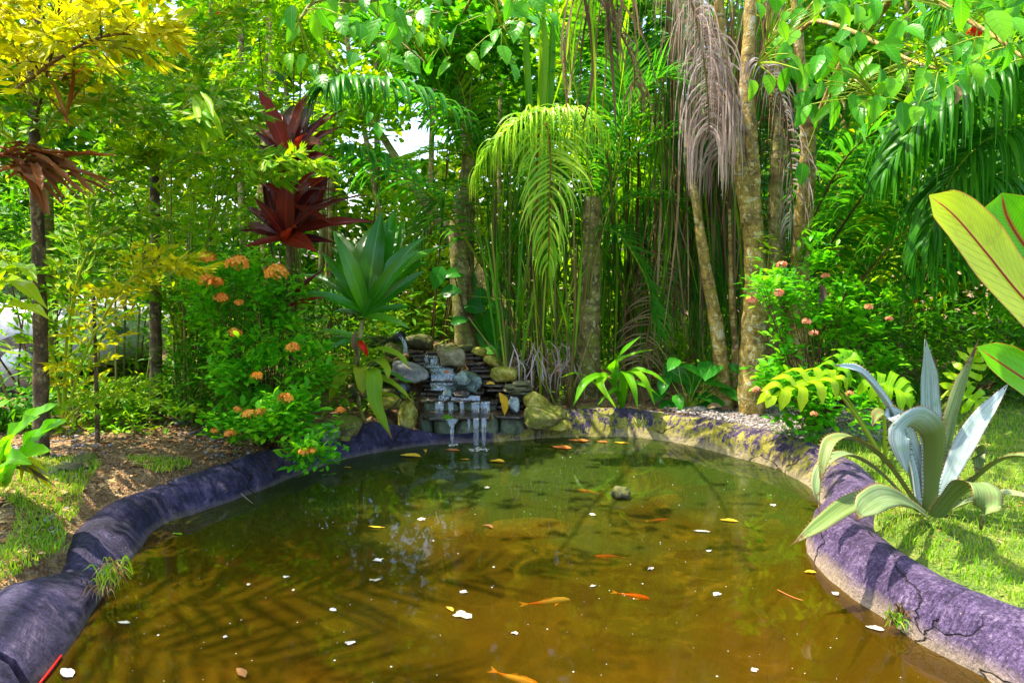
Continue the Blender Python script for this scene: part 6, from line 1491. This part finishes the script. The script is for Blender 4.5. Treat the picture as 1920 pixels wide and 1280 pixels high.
canna([(2100, 860, 2.2), (2010, 810, 2.15), (1950, 770, 2.1), (1908, 716, 2.1)], .06, 'cannagreen', (.3, -.85, .6), .3)

# ------------------------------------------------------------------ split leaf philodendron
root = on_ground(1660, 868)
t = thing('split_leaf_plant', 'split leaf philodendron with yellow green fingered leaves behind the agave', 'philodendron', root)
def split_leaf(base, tip, W, up, mat='split', nf=6):
    base, tip = np.asarray(base), np.asarray(tip); L = np.linalg.norm(tip - base); T = unit(tip - base); S = unit(np.cross(T, up)); Nn = np.cross(S, T)
    mb = MB(); mid = smooth_path([base - T * L * .1, base + T * L * .35 + Nn * .04, base + T * L * .75 + Nn * .02, tip - Nn * .03], 20)
    mb.add(*ribbon(mid, np.interp(np.linspace(0, 1, 20), [0, .3, 1], [.5, 1, .15]) * W * .2, up=up, cols=3, fold=.1))
    for k in range(nf):
        q = k / (nf - 1)
        for sg in (1, -1):
            b = mid[int(1 + q * 16)]; a = math.radians(125 - 95 * q); ln = W * (math.sin(math.pi * (.25 + .62 * q))) * rng.uniform(.85, 1.1)
            d = S * sg * math.sin(a) + T * math.cos(a); e = b + d * ln
            pts = smooth_path([b, b + d * ln * .5 + Nn * .03, e - Nn * .05 * rng.uniform(.5, 1.5) + T * ln * .12], 9)
            mb.add(*ribbon(pts, np.interp(np.linspace(0, 1, 9), [0, .3, .75, 1], [.7, .85, 1, .12]) * W * .2, up=Nn, cols=3, fold=.12, rnd=.4, wav=.05))
    return mb.build('leaf', M[mat], t, root)
for (bx, by, bd), (tx, ty, td), W, up in [((1555, 712, 4.35), (1440, 745, 4.1), .17, (.3, -.35, .9)), ((1560, 706, 4.4), (1600, 665, 4.6), .14, (-.3, -.8, .6)), ((1635, 720, 4.4), (1705, 745, 4.3), .15, (-.3, -.5, .85)), ((1790, 720, 4.7), (1830, 660, 4.7), .12, (0, -1, .2)), ((1800, 735, 4.7), (1850, 775, 4.6), .12, (-.2, -.9, .5))]:
    b = P(bx, by, bd); split_leaf(b, P(tx, ty, td), W, up)
    mb = MB(); mb.add(*tube(smooth_path([root, (root * .5 + b * .5) + [-.02 if bx < 1600 else .03, 0, .05], b], 14), [.014, .008], 8)); mb.build('stalk', M['petiole'], t, root)

# ------------------------------------------------------------------ koi
def koi(px, py, L_px, ang, mats, label, z=-0.035, pitch=0):
    c = G(px, py, z); L = PX(L_px, c[1]) * 1.0; t = thing('koi_fish', label, 'fish', c, 'koi swimming in the pond')
    ca, sa = math.cos(ang), math.sin(ang); X = np.array([ca, sa, 0]); Y = np.array([-sa, ca, 0]); Zv = np.array([0, 0, 1.0])
    k = 22; s = np.linspace(-.5, .5, k); r = np.interp(s, [-.5, -.42, -.2, .1, .36, .47, .5], [.012, .018, .055, .09, .075, .04, .008]) * L
    path = c + X * (s * L)[:, None] + Y * (np.sin(s * 5) * .03 * L)[:, None]
    V, Fc, A = tube(path, r, 12); V = c + (V - c) * [1, 1, 1.0]; A[:, 1] = np.repeat(np.linspace(0, 1, k), 12)
    mb = MB(); mb.add(V, Fc, A); mb.build('body', M[mats], t, c)
    def fin(a, b, cc, nm):
        mb = MB(); mb.add(np.array([a, b, cc, (a + cc) / 2 - X * .02 * L]), np.array([[0, 1, 2], [0, 2, 3]])); mb.build(nm, M['koifin' if 'white' not in mats else 'koifin'], t, c)
    tl = path[0]
    for sg in (1, -1): fin(tl + X * .05 * L, tl - X * .2 * L + Y * sg * .09 * L + Zv * .02 * L * sg, tl - X * .12 * L, 'tail_fin')
    for sg in (1, -1): fin(c + X * .22 * L + Y * sg * .08 * L, c + X * .08 * L + Y * sg * .19 * L, c + X * .12 * L + Y * sg * .08 * L, 'pectoral_fin')
    fin(c + X * .1 * L + Zv * .08 * L, c - X * .05 * L + Zv * .13 * L, c - X * .18 * L + Zv * .06 * L, 'dorsal_fin')
    for sg in (1, -1):
        V = ICO3_V * .012 * L + (c + X * .42 * L + Y * sg * .05 * L + Zv * .02 * L); mb = MB(); mb.add(V, ICO3_F); mb.build('eye', M['blackplastic'], t, c)
def koi_mat(name, a, b, lo, hi, sc=14):
    m, nt = new_mat(name); n = N(nt)
    c = n.ramp(n.noise(sc, n.geo(), 3, .5), [(lo, a), (hi, b)])
    n.out(n('ShaderNodeBsdfPrincipled', {'Base Color': c, 'Roughness': .3}).outputs[0]); M[name] = m
koi_mat('koi_orange', (1.0, .07, .01), (1.0, .16, .01), .4, .6)
koi_mat('koi_white', (1.0, .16, .01), (.9, .85, .7), .46, .52, 9)
koi_mat('koi_yellow', (0.95, .3, .03), (.95, .75, .35), .44, .56, 8)
koi_mat('koifin', (0.9, .4, .15), (.9, .6, .3), .4, .6)
koi(1140, 1043, 52, 3.05, 'koi_orange', 'plain orange koi, farthest of the bright ones', -.03)
koi(1030, 1128, 88, .12, 'koi_white', 'white koi with orange patches near the broken pale petals', -.03)
koi(1188, 1117, 66, -.45, 'koi_orange', 'deep orange koi heading toward the rim with its tail behind', -.03)
koi(972, 1273, 100, -.55, 'koi_yellow', 'yellow white koi cut off by the bottom edge of the picture', -.03)
koi(1105, 922, 50, 2.6, 'koi_orange', 'dim reddish koi deep beside the pointed grey stone', -.11)
koi(1235, 975, 40, .1, 'koi_orange', 'small dim orange fish below the pointed grey stone', -.1)

# ------------------------------------------------------------------ floating leaves and petals
def float_leaf(px, py, wpx, mat, label, rz, shape='lance', asp=.4, curl=.15, z=.004, name='floating_leaf', group='fallen leaves floating on the pond'):
    c = G(px, py, z); L = PX(wpx, c[1])
    V, Fc, A = leaf_template(1, asp, 8, 5, 0.05, -curl, shape); V = V - [0, .5, 0]; V = V * L; V[:, 2] = np.abs(V[:, 2]) + rng.uniform(0, .004, len(V)) + z * 0
    ca, sa = math.cos(rz), math.sin(rz); V = V @ np.array([[ca, sa, 0], [-sa, ca, 0], [0, 0, 1]])
    mb = MB(); mb.add(V, Fc, A); o = mb.build(name, M[mat], None, np.zeros(3)); o.location = c; tag(o, label, 'leaf', group); return o
for a in [(770, 856, 42, 'yellowleaf', 'crumpled yellow leaf floating against the rim near the cascade', 1.4, 'ovate', .5, .4), (797, 846, 20, 'yellowleaf', 'small upturned yellow leaf beside the crumpled one', .3, 'ovate', .5, .8), (849, 844, 30, 'orangeleaf', 'red brown leaf lying at the foot of the falls', 1.5, 'lance', .3, .2),
          (1053, 839, 40, 'orangeleaf', 'oval brown leaf floating alone before the back rim', 1.5, 'ovate', .55, .1), (1085, 826, 42, 'orangeleaf', 'orange leaf touching the back rim', 1.6, 'lance', .4, .1), (1130, 828, 20, 'orangeleaf', 'short orange leaf right after the longer one at the back rim', 1.5, 'lance', .4, .1), (1165, 830, 26, 'yellowleaf', 'pale leaf scrap between the back rim leaves and the wooden peg', 1.5, 'lance', .3, .1),
          (933, 866, 30, 'yellowleaf', 'yellow leaf with a white petal just out from the falls', 1.4, 'ovate', .5, .5), (872, 861, 18, 'yellowleaf', 'tiny yellow leaf before the falls', 1.5, 'lance', .3, .1), (1367, 976, 34, 'yellowleaf', 'pale yellow leaf floating toward the agave side', 1.4, 'ovate', .4, .2), (1316, 996, 34, 'petal', 'thin whitish leaf near the agave side', 1.5, 'lance', .25, .1),
          (915, 988, 24, 'litter', 'dry curled brown leaf over the long sunken stone', 1.0, 'ovate', .5, .8), (706, 988, 32, 'yellowleaf', 'slim pale yellow leaf in the shaded water', 1.5, 'lance', .22, .1), (843, 1142, 22, 'yellowleaf', 'bright yellow leaf tip beside the big white petal', .8, 'ovate', .5, .5), (1519, 1073, 24, 'yellowleaf', 'yellow curled leaf close to the rim below the agave', 1.5, 'ovate', .5, .4),
          (333, 1001, 22, 'lime', 'small green leaf floating near the dark rim', 1.4, 'ovate', .4, .2), (232, 1167, 26, 'petal', 'pale leaf floating under the grass tuft', 1.5, 'ovate', .4, .1), (452, 1262, 40, 'litter', 'brown leaf sunk near the bottom edge', .8, 'ovate', .5, .5), (1640, 1178, 34, 'petal', 'pale papery leaf caught against the grass tuft', 1.2, 'ovate', .5, .2),
          (125, 1262, 46, 'petal', 'lobed white leaf floating in the nearest dark corner', 1.0, 'ovate', .5, .3), (652, 876, 14, 'yellowleaf', 'tiny orange leaf on the water under the orange shrub', 1.5, 'lance', .4, .1), (270, 950, 16, 'litter', 'brown scrap drifting by the dark rim', 1.0, 'ovate', .4, .1)]:
    float_leaf(*a)
for (px, py, w, h, lb) in [(865, 1152, 44, 22, 'largest white torn petal, with a yellow leaf tip beside it'), (708, 1050, 24, 12, 'white petal in the greenish shade'), (656, 1205, 20, 16, 'white hooked petal near the sky reflection'), (870, 1110, 18, 10, 'white petal left of the two orange koi'), (705, 1087, 24, 9, 'thin white petal below the greenish one'), (965, 1186, 14, 10, 'round white petal below the patched koi'),
                           (1219, 1066, 16, 8, 'white petal above the deep orange koi'), (1112, 1098, 13, 7, 'small oval white petal beside the koi'), (1565, 1112, 22, 10, 'white petal by the rim scum line'), (1345, 1114, 20, 10, 'white petal out in open brown water'), (1413, 1256, 18, 14, 'round white petal near the bottom edge'), (1330, 1033, 13, 6, 'white petal off the agave tip'), (915, 914, 14, 6, 'white petal in the green bright water'), (1110, 964, 15, 6, 'white petal over the long sunken stone'),
                           (790, 974, 22, 9, 'white frilled petal over the widest sunken stone'), (536, 1081, 14, 8, 'oval white petal in the brown shade'), (550, 1106, 11, 6, 'little oval petal beside its larger twin'), (466, 1095, 13, 6, 'white petal in the dappled shade'), (625, 1142, 18, 8, 'flat white petal in front of the dappled shade'), (422, 1194, 12, 8, 'petal floating in the dark streaks'), (1450, 947, 14, 6, 'white petal nearest the leaf tip of the agave'), (1670, 1083, 1, 1, '')]:
    if lb:
        c = G(px, py, .004); k = 11; a = np.linspace(0, 2 * np.pi, k, endpoint=False); r = rng.uniform(.4, 1.2, k)
        hh = h / 1280 * c[1] * (c[1] / 1.55) * 0.9
        V = np.column_stack([np.cos(a) * r * PX(w, c[1]) / 2, np.sin(a) * r * min(hh, PX(w, c[1]) * .8) / 2, rng.uniform(0, .006, k)]); V = np.vstack([V, [[0, 0, .004]]])
        mb = MB(); mb.add(V, np.array([[i, (i + 1) % k, k] for i in range(k)])); o = mb.build('floating_petal', M['petal'], None, np.zeros(3)); o.location = c; tag(o, lb, 'petal', 'white petals floating on the pond')
# specks too small to tell apart
from mathutils.geometry import intersect_point_tri_2d
def in_pond(x, y, k=0.93):
    p = cen + (np.array([x, y]) - cen) / k; c_ = False; j = NP_ - 1
    xi, yi = ring[:, 0], ring[:, 1]; xj, yj = np.roll(xi, 1), np.roll(yi, 1)
    return (np.sum(((yi > p[1]) != (yj > p[1])) & (p[0] < (xj - xi) * (p[1] - yi) / (yj - yi + 1e-12) + xi)) % 2) == 1
mb = MB(); pos = []
while len(pos) < 330:
    x, y = rng.uniform(-2.2, 2), rng.uniform(1.9, 5.6)
    if in_pond(x, y): pos.append((x, y, .003))
pos = np.array(pos); SP = (np.array([[-.5, -.3, 0], [.4, -.45, 0.1], [.6, .3, 0], [-.2, .5, .1]]), np.array([[0, 1, 2, 3]]), np.zeros((4, 3)))
scatter(mb, SP, pos, basis(randdir(len(pos), -.02, .02)), .0025 * np.exp(rng.normal(0, .6, len(pos))) + .0015)
tag(mb.build('floating_specks', M['petal']), 'tiny pale specks of petal strewn over the pond water', None, None, 'stuff')

# small sticks
for i, (a, b, r, mt, lb, cat) in enumerate([((1189, 823), (1189, 795), .011, 'dead', 'short wooden peg standing in the water at the back rim', 'peg'), ((1458, 1105), (1505, 1125), .002, 'orangeleaf', 'thin red stalk floating off the rim', 'stalk'), ((75, 1280), (115, 1228), .005, 'redflower', 'red leaf stalk floating in the nearest dark corner', 'stalk'),
                                           ((452, 925), (474, 943), .003, 'dead', 'dry twig stuck on the dark rim', 'twig')]):
    if i == 0:
        p0 = G(*a, 0); p1 = p0 + [0, 0, .09]; p0 = p0 - [0, 0, .15]
    else:
        p0 = G(*a, .008 if i != 3 else .12); p1 = G(*b, .012 if i != 3 else .03)
    mb = MB(); mb.add(*tube(smooth_path([p0, (p0 + p1) / 2 + rng.normal(0, .004, 3), p1], 7), [r, r * .8], 7, .15)); tag(mb.build('wooden_peg' if i == 0 else 'fallen_stalk' if i < 3 else 'dry_twig', M[mt], None, np.zeros(3)), lb, cat)

# ------------------------------------------------------------------ grass, litter, gravel
def ground_pts(n, f):
    out = []
    while len(out) < n:
        m_ = 4000; x = rng.uniform(-5, 6.5, m_); y = rng.uniform(1.6, 8.5, m_); k = f(x, y)
        out += list(zip(x[k], y[k]))
    p = np.array(out[:n]); return np.column_stack([p, height(p[:, 0], p[:, 1])])
from mathutils.kdtree import KDTree
kd = KDTree(NP_)
for i in range(NP_): kd.insert((ring[i][0], ring[i][1], 0), i)
kd.balance()
def rim_dist(x, y):
    out = np.empty(len(x))
    for q in range(len(x)):
        co, i, d = kd.find((x[q], y[q], 0)); out[q] = (np.array([x[q], y[q]]) - ring[i]) @ nor[i] - 0.36 * (0.25 + .75 * min(1.25, hfr[i]))
    return out
def grass(n, f, h, name, label, mat='grass', w=.0028):
    p = ground_pts(n, f); d0 = rim_dist(p[:, 0], p[:, 1]); p = p[d0 > -0.035 + rng.normal(0, .012, len(p))]
    n = len(p); a = rng.uniform(0, 2 * np.pi, n); hh = h * rng.uniform(.45, 1.25, n); ln = rng.uniform(.15, .8, n)
    dx = np.column_stack([np.cos(a), np.sin(a), np.zeros(n)]); sx_ = np.column_stack([-np.sin(a), np.cos(a), np.zeros(n)])
    rows = []
    for k, (t_, wk) in enumerate([(0, 1), (.5, .8), (1, .08)]):
        c = p + [0, 0, -.004] + dx * (hh * ln * t_ ** 2)[:, None] + np.array([0, 0, 1.0]) * (hh * (t_ - .25 * ln * t_ ** 2))[:, None]
        rows.append(np.stack([c - sx_ * w * wk, c + sx_ * w * wk], 1))
    V = np.stack(rows, 1); A = np.zeros(V.shape); A[..., 1] = np.array([0, .5, 1])[None, :, None]; A[..., 2] = rng.random(n)[:, None, None]
    mb = MB(); mb.add(V.reshape(-1, 3), (grid_faces(3, 2)[None] + (np.arange(n) * 6)[:, None, None]).reshape(-1, 4), A.reshape(-1, 3))
    return tag(mb.build(name, M[mat]), label, None, None, 'stuff')
def nz2(x, y, s, o=0):
    return np.sin(x * s + o) * np.cos(y * s * 1.1 + o * 2) + .6 * np.sin(x * s * 2.3 + y * s * 1.7 + o)
grass(52000, lambda x, y: (x > 1.5) & (y < 6.4) & (y < 5.0 + (x - 1.8) * 1.2) & (rng.random(len(x)) < np.clip(1.35 - (y - 2.2) * .2, .25, 1)), .05, 'lawn_grass', 'bright short lawn grass beside the rim and round the agave')
grass(22000, lambda x, y: (x < -.9) & (y < 5.3) & (nz2(x, y, 3.1, 1) > 0.0) & (y < 4.7 + (x + 1) * .25) & (x > -3.6), .045, 'path_grass', 'patchy grass growing through the soil path')
def litter(n, f, size, name, label, mat, tpl=None, lift=.006):
    p = ground_pts(n, f); p = p[rim_dist(p[:, 0], p[:, 1]) > -.01]; p[:, 2] += rng.uniform(0, lift, len(p)) + .002
    d = randdir(len(p), -.15, .25); mb = MB(); scatter(mb, tpl or T_OV, p, basis(d, roll=rng.normal(0, .3, len(p))), size * np.exp(rng.normal(0, .4, len(p))))
    return tag(mb.build(name, M[mat]), label, None, None, 'stuff')
litter(15000, lambda x, y: (x < -.8) & (y < 6.0), .03, 'leaf_litter', 'brown and straw coloured chips and dry leaves on the soil path', 'litter')
litter(900, lambda x, y: (y < 6) & (x < 3), .016, 'rim_litter', 'chips and dry bits lying along the edge of the rim', 'litter', None, .03)
litter(2500, lambda x, y: (x > -1) & (y > 5.9) & (x < 3), .04, 'fallen_leaves', 'dry fallen leaves on the ground behind the rim', 'litter')
litter(2200, lambda x, y: (x > 1.3) & (y < 5.2) & (nz2(x, y, 2.3, 2) > .2), .016, 'lawn_litter', 'straw coloured bits lying in the lawn', 'litter')
PEB = (ICO3_V * [1, .8, .6], ICO3_F, np.zeros((len(ICO3_V), 3)))
bm = bmesh.new(); bmesh.ops.create_icosphere(bm, subdivisions=1, radius=1.0); bm.verts.ensure_lookup_table()
PEB = (np.array([v.co[:] for v in bm.verts]) * [1, .8, .6], np.array([[v.index for v in f.verts] for f in bm.faces]), np.zeros((len(bm.verts), 3))); bm.free()
M['pebble'] = leaf_mat('gravel pebble', [(.1, .085, .085), (.22, .19, .18), (.4, .36, .33)], trans=0, rough=.8)
litter(5200, lambda x, y: (np.abs(x - 2.4) < 1.0) & (np.abs(y - 5.75) < .65), .012, 'gravel', 'pale grey gravel behind the rim by the salmon flower shrub', 'pebble', PEB)
litter(1100, lambda x, y: (x < -1.6) & (y > 3.2) & (y < 5.3) & (nz2(x, y, 2.2, 0) > 0), .012, 'path_gravel', 'pale gravel scattered in the soil path', 'pebble', PEB)
def tuft(px, py, z, n, h, label, mats=('grass',)):
    c = G(px, py, z); t = thing('grass_tuft', label, 'grass tuft', c, 'grass tufts growing on the rim')
    for i in range(n):
        a = rng.uniform(0, 6.28); r = rng.uniform(.2, 1) * h; b = c + rng.normal(0, h * .22, 3) * [1, 1, .2]
        e = b + [math.cos(a) * r * .8, math.sin(a) * r * .8 - .3 * r, rng.uniform(-.2, .7) * h]; m_ = (b + e) / 2 + [0, 0, h * .45]
        mb = MB(); mb.add(*ribbon(smooth_path([b, m_, e], 7), np.array([.8, 1, 1, .9, .7, .4, .05]) * .0032, up=(rng.normal(), -1, .5), cols=3, fold=.3)); mb.build('blade', M[mats[i % len(mats)]], t, c)
tuft(218, 1085, .12, 70, .13, 'long bladed grass tuft spilling over the gap in the dark rim', ('grass', 'grass', 'litter'))
tuft(196, 1110, .08, 50, .1, 'brown rooty tuft below the long bladed grass tuft', ('deadbrown', 'litter', 'grass'))
tuft(1672, 1168, .03, 60, .07, 'short grass tuft at the crack in the violet rim', ('grass', 'lime', 'deadbrown'))
tuft(1690, 1150, .07, 30, .05, 'small root tuft in the crack above the waterline', ('deadbrown', 'twig'))
tuft(1200, 800, .12, 26, .1, 'dry tuft growing at the joint of the back rim', ('deadbrown', 'grass'))
for i, (px, py, n_, s, lb) in enumerate([(980, 745 - 120, 10, .07, 'bright seedling between cascade and stalk clump'), (1048, 735, 10, .05, 'small seedling behind the corner boulder'), (1440, 560 - 90, 12, .08, 'pale tall seedling against the forked trunk'), (770, 745, 8, .05, 'tiny fern like seedling above the upright mossy boulder'), (1300, 690, 6, .06, 'sprout over the heart leaved shrub')]):
    c = P(px, py, [6.2, 5.95, 5.8, 5.7, 6.2][i]); t = thing('seedling', lb, 'seedling', c, 'seedlings')
    pos = c + rng.normal(0, s * .8, (n_ * 2, 3)); mb = MB(); scatter(mb, T_OV, pos, basis(randdir(n_ * 2, -.1, .7)), s * rng.uniform(.6, 1.2, n_ * 2)); mb.build('leaves', M['lime'], t, c, kind='stuff')
    mb = MB(); mb.add(*tube(smooth_path([c - [0, 0, .15], c + [.01, 0, 0], c + [0, 0, s]], 5), [.003, .002], 5)); mb.build('stem', M['petiole'], t, c)
# curled dry leaves
for i, (px, py, d, L, lb) in enumerate([(1790, 178, 3.4, .1, 'curled orange brown dead leaf hanging in the upper boughs'), (1536, 552, 5.0, .16, 'dark shrivelled leaf hanging in the salmon flower shrub'), (1340, 764, 6.0, .14, 'large dry brown leaf lying behind the round grey stone'), (1362, 768, 6.0, .12, 'smaller dry leaf at the edge of the gravel'), (941, 757, 5.7, .2, 'yellow curved leaf hanging on the lowest slate ledge'), (920, 762 - 42, 5.9, .08, 'yellow leaf stuck on the slate under the oval mossy boulder'), (840, 787, 5.6, .13, 'green and yellow leaf lying on the lowest ledge'), (838, 699, 6.1, .07, 'red brown leaf on the wet slab above the blue grey boulder')]):
    c = P(px, py, d); t_ = None
    dr = [(0, -.2, -1), (0, -.1, -1), (1, -.2, .1), (1, -.3, .05), (.25, -.1, -1), (1, -.1, 0), (1, 0, 0), (1, 0, 0)][i]; dr = unit(np.array(dr, float)); side = np.array([-dr[2], 0, dr[0]])
    mb = MB(); p_ = smooth_path([c - dr * L / 2, c + side * L * .12, c + dr * L / 2], 10)
    mb.add(*ribbon(p_, np.array([.1, .5, .8, 1, 1, .95, .8, .6, .3, .05]) * L * .22, up=(0, -.8, .6), cols=5, fold=.7, wav=.25))
    o = mb.build('fallen_leaf', M[['deadbrown', 'bark_dark', 'deadbrown', 'deadbrown', 'yellowleaf', 'yellowleaf', 'lime', 'orangeleaf'][i]], None, c); tag(o, lb, 'leaf')

# canopy above the frame: crowns that shade the pond and show in its mirror
CR = 'tree crowns arching high over the pond'
for i, (x, y, z, rx, ry, rz, n_, lb) in enumerate([(-3.6, 5.6, 5.0, 1.3, 1.4, 1.0, 1100, 'high crown over the soil path'), (1.9, 7.6, 5.6, 1.3, 1.2, 1.0, 1000, 'high crown above the forked tree')]):
    root = np.array([x * 1.15, y + .4, float(height(x * 1.15, y + .4))]) 
    t = thing('canopy_tree', lb, 'tree', root, CR)
    trunk('trunk', [root, root * .4 + np.array([x, y, z]) * .6, np.array([x, y, z])], [.09, .05, .03], 'bark_palm', t, root, 10)
    c, _ = clumpy(n_, (x, y, z), (rx, ry, rz), 22, .22); c = c[~skygap(c)] if 'skygap' in globals() else c
    mb = MB(); scatter(mb, T_OV, c, basis(randdir(len(c), -.6, .3)), .17 * rng.uniform(.7, 1.3, len(c))); mb.build('crown', M['green'], t, root, kind='stuff')
root = np.array([-4.3, 3.0, .25])
t = thing('coconut_palm', 'palm leaning over the nearest dark corner with fronds above the view', 'palm', root, CR)
trunk('trunk', [root, [-4.4, 3.1, 2.0], [-4.2, 3.2, 3.6]], [.1, .08, .07], 'bark_palm', t, root, 12)
for b in [[(-4.2, 3.2, 3.6), (-3.4, 3.3, 4.2), (-2.4, 3.5, 4.2), (-1.3, 3.7, 3.7)], [(-4.2, 3.2, 3.6), (-3.4, 3.0, 4.1), (-2.6, 2.8, 4.1), (-1.8, 2.6, 3.6)]]:
    frond(t, root, b, n=30, L=.6, jitter=.4, w=.022, mat='palm', droop=.12, segs=5)
print('objects', len(bpy.data.objects), 'tris', sum(len(m_.loops) - 2 * len(m_.polygons) for m_ in bpy.data.meshes))
